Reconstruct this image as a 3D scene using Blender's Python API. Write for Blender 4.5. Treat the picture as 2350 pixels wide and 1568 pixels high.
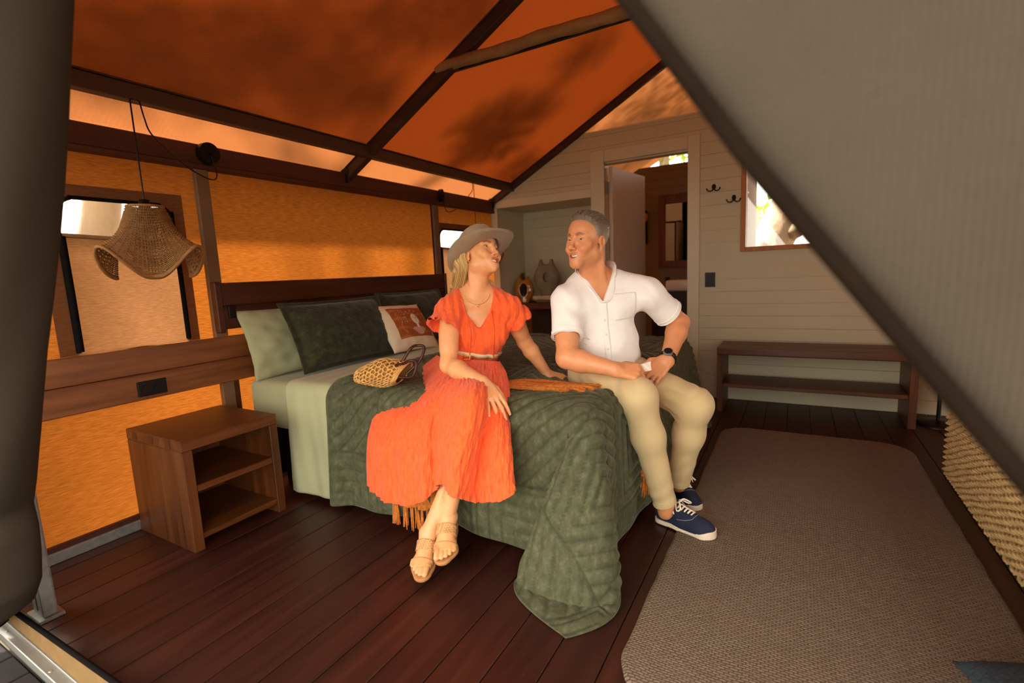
import bpy, bmesh, math, random
import numpy as np
from mathutils import Vector, Matrix, noise

PI = math.pi
rnd = random.Random(7)
scene = bpy.context.scene
for o in list(bpy.data.objects):
    bpy.data.objects.remove(o, do_unlink=True)
COL = scene.collection

# ------------------------------------------------------------------ camera
# world: x along the back wall, y into the tent along the headboard wall, z up
CAM_H = 1.10
F_PX = 1129.445
CM = np.array([[0.867983, 0.4945291, -0.04523801],
               [0.02974625, -0.14270948, -0.98931753],
               [-0.4957022, 0.85736513, -0.13857979]])
CAM_P = np.array([0.0, 0.0, CAM_H])
cam_data = bpy.data.cameras.new('camera')
cam = bpy.data.objects.new('camera', cam_data)
COL.objects.link(cam)
R_ = Matrix(((CM[0][0], -CM[1][0], -CM[2][0]),
             (CM[0][1], -CM[1][1], -CM[2][1]),
             (CM[0][2], -CM[1][2], -CM[2][2])))
cam.matrix_world = Matrix.Translation((0, 0, CAM_H)) @ R_.to_4x4()
cam_data.sensor_width = 36.0
cam_data.sensor_fit = 'HORIZONTAL'
cam_data.lens = 36.0 * F_PX / 2350.0
cam_data.clip_start = 0.02
cam_data.clip_end = 200
cam_data.dof.use_dof = True
cam_data.dof.focus_distance = 2.0
cam_data.dof.aperture_fstop = 2.2
scene.camera = cam

# ------------------------------------------------------------------ light
world = bpy.data.worlds.new('world')
scene.world = world
world.use_nodes = True
wn = world.node_tree
bg = wn.nodes['Background']
bg.inputs['Color'].default_value = (1.0, 0.92, 0.80, 1)
bg.inputs['Strength'].default_value = 6.0
sun_data = bpy.data.lights.new('sun', 'SUN')
sun_data.energy = 52.0
sun_data.angle = math.radians(5.0)
sun_data.color = (1.0, 0.93, 0.83)
sun = bpy.data.objects.new('sun', sun_data)
COL.objects.link(sun)
SUN_DIR = Vector((-0.46, -0.02, 0.89)).normalized()      # towards the sun
sun.rotation_euler = SUN_DIR.to_track_quat('Z', 'Y').to_euler()
sun.location = SUN_DIR * 12
scene.view_settings.view_transform = 'Standard'
scene.view_settings.look = 'None'
scene.view_settings.gamma = 1.0
scene.view_settings.use_curve_mapping = False
scene.view_settings.exposure = 0.0
scene.cycles.use_denoising = True
scene.cycles.max_bounces = 10
scene.cycles.diffuse_bounces = 5
scene.cycles.transmission_bounces = 6
scene.cycles.transparent_max_bounces = 8
scene.cycles.sample_clamp_indirect = 6.0


# a photograph pixel turned into a point on a known plane of the room
def ray(u, v):
    return CM.T @ np.array([(u - 1175.0) / F_PX, (v - 784.0) / F_PX, 1.0])


def onz(u, v, z):
    r = ray(u, v)
    return CAM_P + r * ((z - CAM_H) / r[2])


def onx(u, v, x):
    r = ray(u, v)
    return CAM_P + r * (x / r[0])


def ony(u, v, y):
    r = ray(u, v)
    return CAM_P + r * (y / r[1])


def dep(u, v, t):
    return CAM_P + ray(u, v) * t


# ------------------------------------------------------------------ object helpers
def tag(o, label=None, cat=None, group=None, kind=None):
    if label: o['label'] = label
    if cat: o['category'] = cat
    if group: o['group'] = group
    if kind: o['kind'] = kind
    return o


def thing(name, label, cat, loc=(0, 0, 0), rz=0, group=None, kind=None):
    o = bpy.data.objects.new(name, None)
    COL.objects.link(o)
    o.location = loc
    o.rotation_euler = (0, 0, rz)
    o.empty_display_size = 0.05
    return tag(o, label, cat, group, kind)


def link(name, me, m=None, parent=None, smooth=False):
    o = bpy.data.objects.new(name, me)
    COL.objects.link(o)
    if m is not None:
        for mm in (m if isinstance(m, (list, tuple)) else [m]):
            me.materials.append(mm)
    if parent is not None:
        o.parent = parent
    if smooth:
        me.polygons.foreach_set('use_smooth', [True] * len(me.polygons))
    return o


def wlink(name, me, m, parent, smooth=False):
    """mesh whose vertices are world coordinates, parented to an unrotated Empty: keeps its place"""
    o = link(name, me, m, None, smooth)
    loc = Vector((0, 0, 0))
    p = parent
    while p is not None:
        loc += Vector(p.location)
        p = p.parent
    o.parent = parent
    o.location = -loc
    return o


def bmesh_obj(name, bm, m, parent=None, smooth=False):
    me = bpy.data.meshes.new(name)
    bm.normal_update()
    bm.to_mesh(me)
    bm.free()
    return link(name, me, m, parent, smooth)


def mesh_from(name, V, Fc):
    me = bpy.data.meshes.new(name)
    V = np.asarray(V, dtype=np.float32)
    if isinstance(Fc, np.ndarray) and Fc.ndim == 2:
        n, k = Fc.shape
        me.vertices.add(len(V))
        me.vertices.foreach_set('co', V.ravel())
        me.loops.add(n * k)
        me.loops.foreach_set('vertex_index', Fc.astype(np.int32).ravel())
        me.polygons.add(n)
        me.polygons.foreach_set('loop_start', np.arange(n, dtype=np.int32) * k)
        me.polygons.foreach_set('loop_total', np.full(n, k, dtype=np.int32))
        me.update(calc_edges=True)
    else:
        me.from_pydata([tuple(map(float, v)) for v in V], [], Fc)
        me.update()
    return me


def grid_faces(nu, nv, close_u=False, close_v=False):
    iu = np.arange(nu if close_u else nu - 1)
    iv = np.arange(nv if close_v else nv - 1)
    a, b = np.meshgrid(iu, iv, indexing='ij')
    a = a.ravel(); b = b.ravel()
    a2 = (a + 1) % nu; b2 = (b + 1) % nv
    return np.stack([a * nv + b, a2 * nv + b, a2 * nv + b2, a * nv + b2], 1)


def add_box(bm, c, s, rot=None, bevel=0.0, seg=1):
    """box centred at c with full size s"""
    r = bmesh.ops.create_cube(bm, size=1.0)
    vs = r['verts']
    M = Matrix.Translation(c) @ (rot.to_4x4() if rot is not None else Matrix.Identity(4)) @ Matrix.Diagonal((s[0], s[1], s[2], 1))
    bmesh.ops.transform(bm, matrix=M, verts=vs)
    if bevel > 0:
        es = list({e for v in vs for e in v.link_edges})
        bmesh.ops.bevel(bm, geom=es, offset=bevel, segments=seg, affect='EDGES', profile=0.6)


def box_obj(name, lo, hi, m, parent=None, bevel=0.002, seg=1, rot=None):
    bm = bmesh.new()
    c = [(a + b) / 2 for a, b in zip(lo, hi)]
    s = [abs(b - a) for a, b in zip(lo, hi)]
    add_box(bm, c, s, rot, bevel, seg)
    return bmesh_obj(name, bm, m, parent)


def beam_obj(name, a, b, w, h, m, parent=None, up=(0, 0, 1), bevel=0.003):
    """rectangular bar from a to b, width w (sideways) and height h (along up)"""
    a = Vector(a); b = Vector(b)
    d = (b - a).normalized()
    u = Vector(up)
    s = d.cross(u).normalized()
    u = s.cross(d).normalized()
    rot = Matrix((s, d, u)).transposed()
    bm = bmesh.new()
    add_box(bm, (a + b) / 2, (w, (b - a).length, h), rot, bevel)
    return bmesh_obj(name, bm, m, parent)


def tube_arrays(pts, r, n=6, closed=False, cap=True):
    """tube along a polyline; r scalar or per-point"""
    P = np.asarray(pts, float)
    k = len(P)
    rr = np.full(k, r, float) if np.isscalar(r) else np.asarray(r, float)
    T = np.zeros_like(P)
    if closed:
        T = np.roll(P, -1, 0) - np.roll(P, 1, 0)
    else:
        T[1:-1] = P[2:] - P[:-2]; T[0] = P[1] - P[0]; T[-1] = P[-1] - P[-2]
    T /= np.linalg.norm(T, axis=1)[:, None] + 1e-12
    ref = np.array([0, 0, 1.0]) if abs(T[0][2]) < 0.9 else np.array([1.0, 0, 0])
    N = np.zeros_like(P)
    nrm = np.cross(T[0], ref); nrm /= np.linalg.norm(nrm)
    for i in range(k):
        nrm = nrm - T[i] * (nrm @ T[i])
        nrm /= np.linalg.norm(nrm) + 1e-12
        N[i] = nrm
    B = np.cross(T, N)
    ang = np.arange(n) * 2 * PI / n
    V = P[:, None, :] + rr[:, None, None] * (np.cos(ang)[None, :, None] * N[:, None, :] + np.sin(ang)[None, :, None] * B[:, None, :])
    F = grid_faces(k, n, close_u=closed, close_v=True)
    return V.reshape(-1, 3), F


class Acc:
    """collects quads into one mesh"""
    def __init__(self):
        self.V = []; self.F = []; self.n = 0

    def add(self, V, F):
        self.V.append(np.asarray(V, float)); self.F.append(np.asarray(F) + self.n); self.n += len(V)

    def tube(self, pts, r, n=6, closed=False):
        self.add(*tube_arrays(pts, r, n, closed))

    def mesh(self, name):
        return mesh_from(name, np.concatenate(self.V), np.concatenate(self.F))


def spline(P, n):
    """Catmull-Rom through the points, n samples"""
    P = np.asarray(P, float)
    k = len(P)
    Q = np.concatenate([2 * P[:1] - P[1:2], P, 2 * P[-1:] - P[-2:-1]])
    t = np.linspace(0, k - 1, n)
    i = np.clip(t.astype(int), 0, k - 2)
    f = (t - i)[:, None]
    a, b, c, d = Q[i], Q[i + 1], Q[i + 2], Q[i + 3]
    return 0.5 * (2 * b + (c - a) * f + (2 * a - 5 * b + 4 * c - d) * f ** 2 + (3 * b - a - 3 * c + d) * f ** 3)


def lathe(profile, n=32, axis_c=(0, 0, 0)):
    pr = np.asarray(profile, float)
    ang = np.arange(n) * 2 * PI / n
    V = np.stack([pr[:, 0][:, None] * np.cos(ang), pr[:, 0][:, None] * np.sin(ang), np.repeat(pr[:, 1][:, None], n, 1)], 2)
    V = V.reshape(-1, 3) + np.array(axis_c)
    return V, grid_faces(len(pr), n, close_v=True)


def copy_tree(o, parent=None):
    c = o.copy(); COL.objects.link(c)
    if parent is not None: c.parent = parent
    for ch in list(o.children):
        copy_tree(ch, c)
    return c


def vnoise(P, scale=1.0, seed=0.0):
    """cheap smooth vector-free noise on an N x 3 array: sum of sines, -1..1"""
    P = np.asarray(P) * scale
    x, y, z = P[:, 0], P[:, 1], P[:, 2]
    s = seed
    return (np.sin(1.7 * x + 2.3 * y + 0.9 * z + s) + np.sin(-2.1 * x + 1.3 * y + 1.9 * z + 2.1 * s + 1)
            + np.sin(0.8 * x - 2.7 * y + 1.4 * z + 0.7 * s + 2) + np.sin(2.9 * x + 0.6 * y - 2.2 * z + 1.3 * s + 4)) / 4.0

# ------------------------------------------------------------------ materials
def srgb(r, g, b):
    f = lambda c: (c / 255 / 12.92) if c / 255 <= 0.04045 else ((c / 255 + 0.055) / 1.055) ** 2.4
    return (f(r), f(g), f(b), 1.0)


class NT:
    def __init__(self, name):
        self.m = bpy.data.materials.new(name)
        self.m.use_nodes = True
        self.t = self.m.node_tree
        self.b = self.t.nodes['Principled BSDF']
        self.out = self.t.nodes['Material Output']

    def n(self, typ, **kw):
        nd = self.t.nodes.new(typ)
        for k, v in kw.items():
            setattr(nd, k, v)
        return nd

    def l(self, a, b):
        self.t.links.new(a, b)

    def coord(self, kind='Object', scale=(1, 1, 1), rot=(0, 0, 0)):
        tc = self.n('ShaderNodeTexCoord')
        mp = self.n('ShaderNodeMapping')
        mp.inputs['Scale'].default_value = scale
        mp.inputs['Rotation'].default_value = rot
        self.l(tc.outputs[kind], mp.inputs['Vector'])
        return mp.outputs['Vector']

    def noise(self, vec, scale, detail=3, rough=0.55):
        nd = self.n('ShaderNodeTexNoise')
        nd.inputs['Scale'].default_value = scale
        nd.inputs['Detail'].default_value = detail
        nd.inputs['Roughness'].default_value = rough
        self.l(vec, nd.inputs['Vector'])
        return nd.outputs['Fac']

    def ramp(self, fac, stops):
        r = self.n('ShaderNodeValToRGB')
        el = r.color_ramp.elements
        while len(el) < len(stops): el.new(0.5)
        for e, (p, c) in zip(el, stops):
            e.position = p; e.color = c
        self.l(fac, r.inputs['Fac'])
        return r.outputs['Color']

    def mix(self, fac, a, b, mode='MIX'):
        mx = self.n('ShaderNodeMix', data_type='RGBA', blend_type=mode)
        for s, v in ((mx.inputs[0], fac), (mx.inputs[6], a), (mx.inputs[7], b)):
            if hasattr(v, 'is_linked') or hasattr(v, 'links'):
                self.l(v, s)
            elif isinstance(v, (int, float)):
                s.default_value = v
            else:
                s.default_value = v
        return mx.outputs[2]

    def math(self, op, a, b=0.0):
        nd = self.n('ShaderNodeMath', operation=op)
        for s, v in ((nd.inputs[0], a), (nd.inputs[1], b)):
            if isinstance(v, (int, float)): s.default_value = v
            else: self.l(v, s)
        return nd.outputs[0]

    def bump(self, h, strength=0.3, dist=0.01, chain=None):
        bp = self.n('ShaderNodeBump')
        bp.inputs['Strength'].default_value = strength
        bp.inputs['Distance'].default_value = dist
        self.l(h, bp.inputs['Height'])
        if chain is not None:
            self.l(chain, bp.inputs['Normal'])
        return bp.outputs['Normal']


def scl(c, k):
    return (min(1, c[0] * k), min(1, c[1] * k), min(1, c[2] * k), 1)


def plain(name, c, rough=0.6, metal=0.0, var=0.12, vscale=6.0, bump=0.0, bscale=60.0, bdist=0.003, spec=0.4, sheen=0.0, coat=0.0, stretch=(1, 1, 1)):
    k = NT(name)
    v = k.coord(scale=stretch)
    f = k.noise(v, vscale, 4)
    col = k.ramp(f, [(0.3, scl(c, 1 - var)), (0.7, scl(c, 1 + var))])
    k.l(col, k.b.inputs['Base Color'])
    k.b.inputs['Roughness'].default_value = rough
    k.b.inputs['Metallic'].default_value = metal
    k.b.inputs['Specular IOR Level'].default_value = spec
    if sheen:
        k.b.inputs['Sheen Weight'].default_value = sheen
        k.b.inputs['Sheen Roughness'].default_value = 0.4
    if coat:
        k.b.inputs['Coat Weight'].default_value = coat
        k.b.inputs['Coat Roughness'].default_value = 0.2
    if bump:
        h = k.noise(v, bscale, 3)
        k.l(k.bump(h, bump, bdist), k.b.inputs['Normal'])
    return k.m


def wood(name, dark, mid, light, axis='x', rough=0.45, scale=1.0, coat=0.0, spec=0.35, obj_random=0.0):
    """long-grained timber; axis is the grain direction"""
    k = NT(name)
    st = {'x': (0.9, 14, 14), 'y': (14, 0.9, 14), 'z': (14, 14, 0.9)}[axis]
    v = k.coord(scale=tuple(s * scale for s in st))
    if obj_random:
        oi = k.n('ShaderNodeObjectInfo')
        add = k.n('ShaderNodeVectorMath', operation='ADD')
        cmb = k.n('ShaderNodeCombineXYZ')
        mul = k.math('MULTIPLY', oi.outputs['Random'], 37.0)
        for i in range(3): k.l(mul, cmb.inputs[i])
        k.l(v, add.inputs[0]); k.l(cmb.outputs[0], add.inputs[1])
        v = add.outputs[0]
    n1 = k.noise(v, 1.6, 6, 0.6)
    col = k.ramp(n1, [(0.25, dark), (0.5, mid), (0.78, light)])
    n2 = k.noise(v, 9.0, 3)
    col = k.mix(k.math('MULTIPLY', n2, 0.35), col, dark)
    if obj_random:
        hsv = k.n('ShaderNodeHueSaturation')
        k.l(k.math('ADD', k.math('MULTIPLY', oi.outputs['Random'], obj_random), 1 - obj_random / 2), hsv.inputs['Value'])
        k.l(col, hsv.inputs['Color'])
        col = hsv.outputs['Color']
        spk = k.noise(k.coord(), 70.0, 2)
        col = k.mix(k.math('MULTIPLY', k.math('GREATER_THAN', spk, 0.735), 0.35), col, scl(light, 2.2))
    k.l(col, k.b.inputs['Base Color'])
    k.l(k.math('ADD', k.math('MULTIPLY', n1, 0.25), rough - 0.1), k.b.inputs['Roughness'])
    k.b.inputs['Specular IOR Level'].default_value = spec
    if coat:
        k.b.inputs['Coat Weight'].default_value = coat
        k.b.inputs['Coat Roughness'].default_value = 0.25
    k.l(k.bump(n2, 0.15, 0.002), k.b.inputs['Normal'])
    return k.m


def canvas(name, face, through, fac=0.5, thread=(40, 520, 520), rough_scale=1.0, tvar=0.25, wrinkle=0.0, grid=0.0):
    """tent canvas: reflects its face colour and lets light through tinted"""
    k = NT(name)
    k.t.nodes.remove(k.b)
    v = k.coord(scale=thread)
    f1 = k.noise(v, 1.0, 4, 0.65)
    v2 = k.coord(scale=(1, 1, 1))
    f2 = k.noise(v2, 2.2, 3)
    tcol = k.ramp(f1, [(0.3, scl(through, 1 - tvar)), (0.72, scl(through, 1 + tvar))])
    fcol = k.ramp(f1, [(0.3, scl(face, 1 - tvar)), (0.72, scl(face, 1 + tvar))])
    nrm = k.bump(f1, 0.12, 0.002)
    if wrinkle:
        vw = k.coord(scale=(6, 1.2, 6))
        w = k.noise(vw, 2.5, 4, 0.6)
        nrm = k.bump(w, wrinkle, 0.03, nrm)
    if grid:
        vg = k.coord(scale=(1, 1, 1))
        sep = k.n('ShaderNodeSeparateXYZ'); k.l(vg, sep.inputs[0])
        g1 = k.math('GREATER_THAN', k.math('FRACT', k.math('MULTIPLY', sep.outputs[0], 1 / 0.022)), 0.9)
        g2 = k.math('GREATER_THAN', k.math('FRACT', k.math('MULTIPLY', sep.outputs[1], 1 / 0.022)), 0.9)
        gg = k.math('MULTIPLY', k.math('MAXIMUM', g1, g2), grid)
        tcol = k.mix(gg, tcol, scl(through, 1.6))
    d = k.n('ShaderNodeBsdfDiffuse'); t = k.n('ShaderNodeBsdfTranslucent')
    k.l(fcol, d.inputs['Color']); k.l(tcol, t.inputs['Color'])
    k.l(nrm, d.inputs['Normal']); k.l(nrm, t.inputs['Normal'])
    mx = k.n('ShaderNodeMixShader'); mx.inputs[0].default_value = fac
    k.l(d.outputs[0], mx.inputs[1]); k.l(t.outputs[0], mx.inputs[2])
    k.l(mx.outputs[0], k.out.inputs['Surface'])
    return k.m


M = {}
M['roof'] = canvas('roof_canvas', srgb(150, 100, 62), (0.0265, 0.0040, 0.0005, 1), 0.5, (260, 260, 260), wrinkle=0.0, grid=0.25, tvar=0.12)
M['bounce_pale'] = canvas('bounce_pale_canvas', srgb(176, 128, 90), (0.080, 0.026, 0.0078, 1), 0.5, (260, 260, 260), grid=0.2, tvar=0.12)  # paler copy of the roof canvas, bounce light put into its colours
M['wallc'] = canvas('wall_canvas', srgb(140, 84, 40), (0.128, 0.036, 0.0042, 1), 0.45, (240, 22, 330), tvar=0.35)
M['cover'] = canvas('double_canvas', srgb(112, 76, 48), (0.20, 0.085, 0.03, 1), 0.25, (240, 30, 330), tvar=0.25)
M['taupe'] = canvas('taupe_canvas', srgb(122, 106, 86), (0.10, 0.07, 0.045, 1), 0.12, (200, 200, 200), tvar=0.15)
M['beige'] = canvas('beige_canvas', srgb(132, 106, 72), (0.2, 0.13, 0.06, 1), 0.12, (200, 200, 200), tvar=0.1)
M['beam'] = wood('beam_timber', srgb(50, 22, 12), srgb(78, 36, 20), srgb(96, 48, 28), 'y', rough=0.5)
M['beamx'] = wood('rafter_timber', srgb(44, 26, 18), srgb(66, 40, 28), srgb(84, 54, 38), 'x', rough=0.5)
M['metal_brown'] = plain('brown_steel', srgb(82, 58, 42), 0.45, 0.2, 0.1, 8)
M['sleeve'] = plain('canvas_sleeve', srgb(150, 112, 76), 0.9, 0, 0.15, 14, 0.3, 160, spec=0.1)
M['post'] = plain('post_brown', srgb(112, 82, 54), 0.8, 0, 0.12, 10, 0.2, 200)
M['paint'] = plain('cream_paint', srgb(192, 182, 152), 0.55, 0, 0.03, 3, 0.06, 90, spec=0.3)
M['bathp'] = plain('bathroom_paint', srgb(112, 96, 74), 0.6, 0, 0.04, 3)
M['trimp'] = plain('cream_trim_paint', srgb(200, 189, 160), 0.45, 0, 0.03, 3, spec=0.35)
M['floor'] = wood('floor_board', srgb(32, 13, 8), srgb(56, 24, 15), srgb(78, 36, 23), 'y', rough=0.42, scale=0.7, obj_random=0.35, spec=0.45)
M['deck'] = wood('deck_board', srgb(22, 17, 16), srgb(30, 24, 22), srgb(38, 31, 29), 'x', rough=0.7, obj_random=0.15)
M['gap'] = plain('dark_gap', srgb(26, 14, 9), 0.9)
M['black'] = plain('black_plastic', srgb(16, 16, 16), 0.38, 0, 0.1, 5, spec=0.25)
M['blackmatte'] = plain('black_cloth', srgb(16, 14, 13), 0.9, 0, 0.1, 5, spec=0.05)
M['alu'] = plain('aluminium', srgb(150, 148, 142), 0.4, 0.6, 0.06, 30, 0.05, 120)
M['steel'] = plain('galvanised_steel', srgb(150, 152, 148), 0.5, 0.7, 0.15, 40)
M['teak'] = wood('teak', srgb(48, 22, 8), srgb(92, 50, 20), srgb(124, 74, 34), 'y', rough=0.4, spec=0.4)
M['teakx'] = wood('teak_cross', srgb(48, 22, 8), srgb(92, 50, 20), srgb(124, 74, 34), 'x', rough=0.4, spec=0.4)
M['teakz'] = wood('teak_upright', srgb(48, 22, 8), srgb(92, 50, 20), srgb(124, 74, 34), 'z', rough=0.4, spec=0.4)
M['head'] = wood('headboard_timber', srgb(38, 17, 8), srgb(72, 34, 16), srgb(96, 48, 24), 'y', rough=0.38, spec=0.4)
M['rail'] = wood('rail_timber', srgb(70, 36, 16), srgb(124, 72, 36), srgb(156, 100, 54), 'y', rough=0.42, spec=0.4)

# ------------------------------------------------------------------ the setting
XW = -2.63           # headboard wall
YB = 4.25            # back wall
YF = 0.45            # front of the tent
XR = 1.17            # right wall
XRIDGE = -0.73
SLOPE = 0.537
ZEAVE = 1.81


def roof_z(x):
    return ZEAVE + SLOPE * (x - XW) if x <= XRIDGE else ZEAVE + SLOPE * (XR - x)


def poly_holes(outer, holes, to3, name, m, parent=None):
    """flat sheet: 2-D outline with holes, mapped to 3-D"""
    bm = bmesh.new()
    for lp in [outer] + holes:
        vs = [bm.verts.new(to3(p)) for p in lp]
        for i in range(len(vs)):
            bm.edges.new((vs[i], vs[(i + 1) % len(vs)]))
    bmesh.ops.triangle_fill(bm, use_beauty=True, use_dissolve=False, edges=bm.edges[:])
    return bmesh_obj(name, bm, m, parent)


def rounded_top(y0, y1, z0, z1, r, n=7):
    p = [(y0, z0), (y1, z0)]
    for i in range(n):
        a = i / (n - 1) * PI / 2
        p.append((y1 - r + r * math.cos(a), z1 - r + r * math.sin(a)))
    for i in range(n):
        a = PI / 2 + i / (n - 1) * PI / 2
        p.append((y0 + r + r * math.cos(a), z1 - r + r * math.sin(a)))
    return p


# floor boards, one mesh shared by equal boards
floor = box_obj('floor', (XW - 0.05, YF - 0.02, -0.06), (XR + 0.05, 6.35, -0.012), M['gap'], bevel=0)
tag(floor, 'dark red-brown stained timber floor of long boards running into the tent', 'floor', kind='structure')
PITCH = 0.1387
x = -0.7139 - 14 * PITCH
bm = bmesh.new()
add_box(bm, (0, 0, 0), (PITCH - 0.0035, 6.35 - YF, 0.02), None, 0.0018)
plank_me = bpy.data.meshes.new('plank')
bm.to_mesh(plank_me); bm.free()
plank_me.materials.append(M['floor'])
while x < XR:
    if x > XW - 0.1:
        o = link('plank', plank_me, None, floor)
        o.location = (x + PITCH / 2, (YF + 6.35) / 2, -0.010)
    x += PITCH
# board heads: the cut joints seen between boards
# outside deck
deck = box_obj('ground', (-14, -14, -0.35), (14, 22, -0.25), plain('dry_ground', srgb(84, 74, 52), 0.95, 0, 0.3, 0.8))
tag(deck, 'dry brown earth outside around the tent', 'ground', kind='structure')
deck = box_obj('floor_deck', (-3.6, -2.2, -0.08), (2.2, YF - 0.03, -0.045), M['gap'], bevel=0)
tag(deck, 'grey-brown weathered deck boards outside the tent entrance', 'deck', kind='structure')
x = -3.55
bm = bmesh.new()
add_box(bm, (0, 0, 0), (0.132, 2.6, 0.024), None, 0.003)
deck_me = bpy.data.meshes.new('plank'); bm.to_mesh(deck_me); bm.free(); deck_me.materials.append(M['deck'])
while x < 2.1:
    o = link('plank', deck_me, None, deck)
    o.location = (x, YF - 0.04 - 1.3, -0.034)
    x += 0.138

# left wall of canvas with two window holes
W1 = (0.872, 1.312, 0.842, 1.492)
W2 = (3.388, 3.828, 0.842, 1.492)
hole1 = rounded_top(W1[0], W1[1], W1[2], W1[3], 0.075)
hole2 = rounded_top(W2[0], W2[1], W2[2], W2[3], 0.075)
wl = poly_holes([(YF, 0.05), (6.35, 0.05), (6.35, 1.80), (YF, 1.80)], [hole1, hole2], lambda p: (XW, p[0], p[1]), 'wall_left', M['wallc'])
tag(wl, 'glowing orange canvas wall behind the headboard', 'wall', kind='structure')


def wall_window(idx, W, label):
    t = thing('window_%d' % idx, label, 'window', (XW, (W[0] + W[1]) / 2, 1.2), kind='structure')
    loc = Vector(t.location)
    y0, y1, z0, z1 = W
    fr = poly_holes([(y0 - 0.062, 0.835), (y1 + 0.055, 0.835), (y1 + 0.055, z1 + 0.055), (y0 - 0.062, z1 + 0.055)],
                    [rounded_top(y0 + 0.004, y1 - 0.004, 0.845, z1 - 0.004, 0.075)], lambda p: (XW + 0.006 - loc.x, p[0] - loc.y, p[1] - loc.z), 'frame', M['cover'], t)
    fr['label'] = 'double canvas border, darker brown than the wall'
    # zip tape round the opening
    pts = rounded_top(y0, y1, 0.845, z1, 0.075)[1:] + [(y0, 0.845)]
    a = Acc()
    pp = spline([(XW + 0.010, p[0], p[1]) for p in pts], 80)
    a.tube(pp, 0.0085, 6)
    z = wlink('zip', a.mesh('zip'), M['blackmatte'], t, True)
    z['label'] = 'black zip tape'
    # the canvas blind lowered over the lower part, a little slack
    nu, nv = 20, 24
    V = []
    for i in range(nu):
        for j in range(nv):
            u = i / (nu - 1); v = j / (nv - 1)
            yy = y0 + 0.006 + (y1 - y0 - 0.012) * u
            zz = 0.84 + (1.335 - 0.84) * v - 0.006 * math.sin(u * PI)
            xx = XW + 0.012 + 0.012 * math.sin(u * PI) * math.sin(v * PI * 0.9) + 0.004 * math.sin(u * 9 + v * 5)
            V.append((xx, yy, zz))
    b = wlink('blind', mesh_from('blind', V, grid_faces(nu, nv)), M['cover'], t, True)
    b['label'] = 'brown canvas blind over the lower part of the opening'
    a = Acc()
    a.tube(spline([(XW + 0.016, y0 + 0.006, 1.335), (XW + 0.022, (y0 + y1) / 2, 1.328), (XW + 0.016, y1 - 0.006, 1.335)], 14), 0.009, 8)
    wlink('rolled_edge', a.mesh('rolled_edge'), M['sleeve'], b, True)['label'] = 'pale rolled top edge'
    for yy in (y0 + 0.005, y1 - 0.005):
        a = Acc()
        a.add(*tube_arrays([(XW + 0.021, yy, 1.33), (XW + 0.021, yy + 0.001, 1.1), (XW + 0.021, yy, 0.85)], 0.012, 6))
        wlink('side_zip', a.mesh('side_zip'), M['blackmatte'], b)['label'] = 'black zip strip'
    return t


wall_window(1, W1, 'round-cornered canvas window behind the wicker lampshade, its brown blind half lowered')
wall_window(2, W2, 'round-cornered canvas window behind the brimmed hat, at the far end of the headboard wall')

# base rail and timber frame on the left wall
o = box_obj('baseboard_left', (XW, YF, 0.0), (XW + 0.035, YB, 0.045), M['steel'], bevel=0.003)
tag(o, 'grey metal rail along the foot of the orange canvas wall', 'rail', kind='structure')
o = box_obj('trim_1', (XW + 0.002, YF, 0.045), (XW + 0.02, YB, 0.068), M['beam'], bevel=0.002)
tag(o, 'thin brown timber strip above the grey floor rail', 'trim', kind='structure')
t = thing('trim_2', 'dark timber beam along the top of the orange canvas wall', 'beam', (XW, 2.3, 1.75), kind='structure')
box_obj('bar', (0, -1.85, -0.045), (0.045, 2.03, 0.05), M['beam'], t, 0.004)
box_obj('lip', (0, -1.85, -0.068), (0.05, 2.03, -0.0455), M['beam'], t, 0.004)
t = thing('trim_3', 'brown steel purlin under the orange roof canvas, above the headboard wall', 'beam', (-2.385, 2.4, 1.90), kind='structure')
box_obj('bar', (-0.028, -1.95, -0.035), (0.028, 1.86, 0.03), M['metal_brown'], t, 0.004)
box_obj('flange', (-0.036, -1.95, 0.0305), (0.036, 1.86, 0.037), M['metal_brown'], t, 0.002)
o = beam_obj('trim_4', (2 * XRIDGE + 2.385, YF, 1.90), (2 * XRIDGE + 2.385, 4.26, 1.90), 0.056, 0.065, M['metal_brown'])
tag(o, 'brown steel purlin under the roof on the far side, behind the grey flap', 'beam', kind='structure')
for i, (y, nm) in enumerate(((1.465, 'brown canvas-wrapped post between the lamp window and the headboard'), (3.335, 'brown canvas-wrapped post at the far end of the headboard'))):
    t = thing('trim_%d' % (5 + i), nm, 'post', (XW, y, 0), kind='structure')
    box_obj('bar', (0.004, -0.033, 0.05), (0.034, 0.033, 1.682), M['post'], t, 0.004)
    box_obj('zip_tape', (0.006, 0.0335 if i == 0 else -0.041, 0.05), (0.014, 0.041 if i == 0 else -0.0335, 1.68), M['blackmatte'], t, 0.001)['label'] = 'black tape down the edge'

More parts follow.
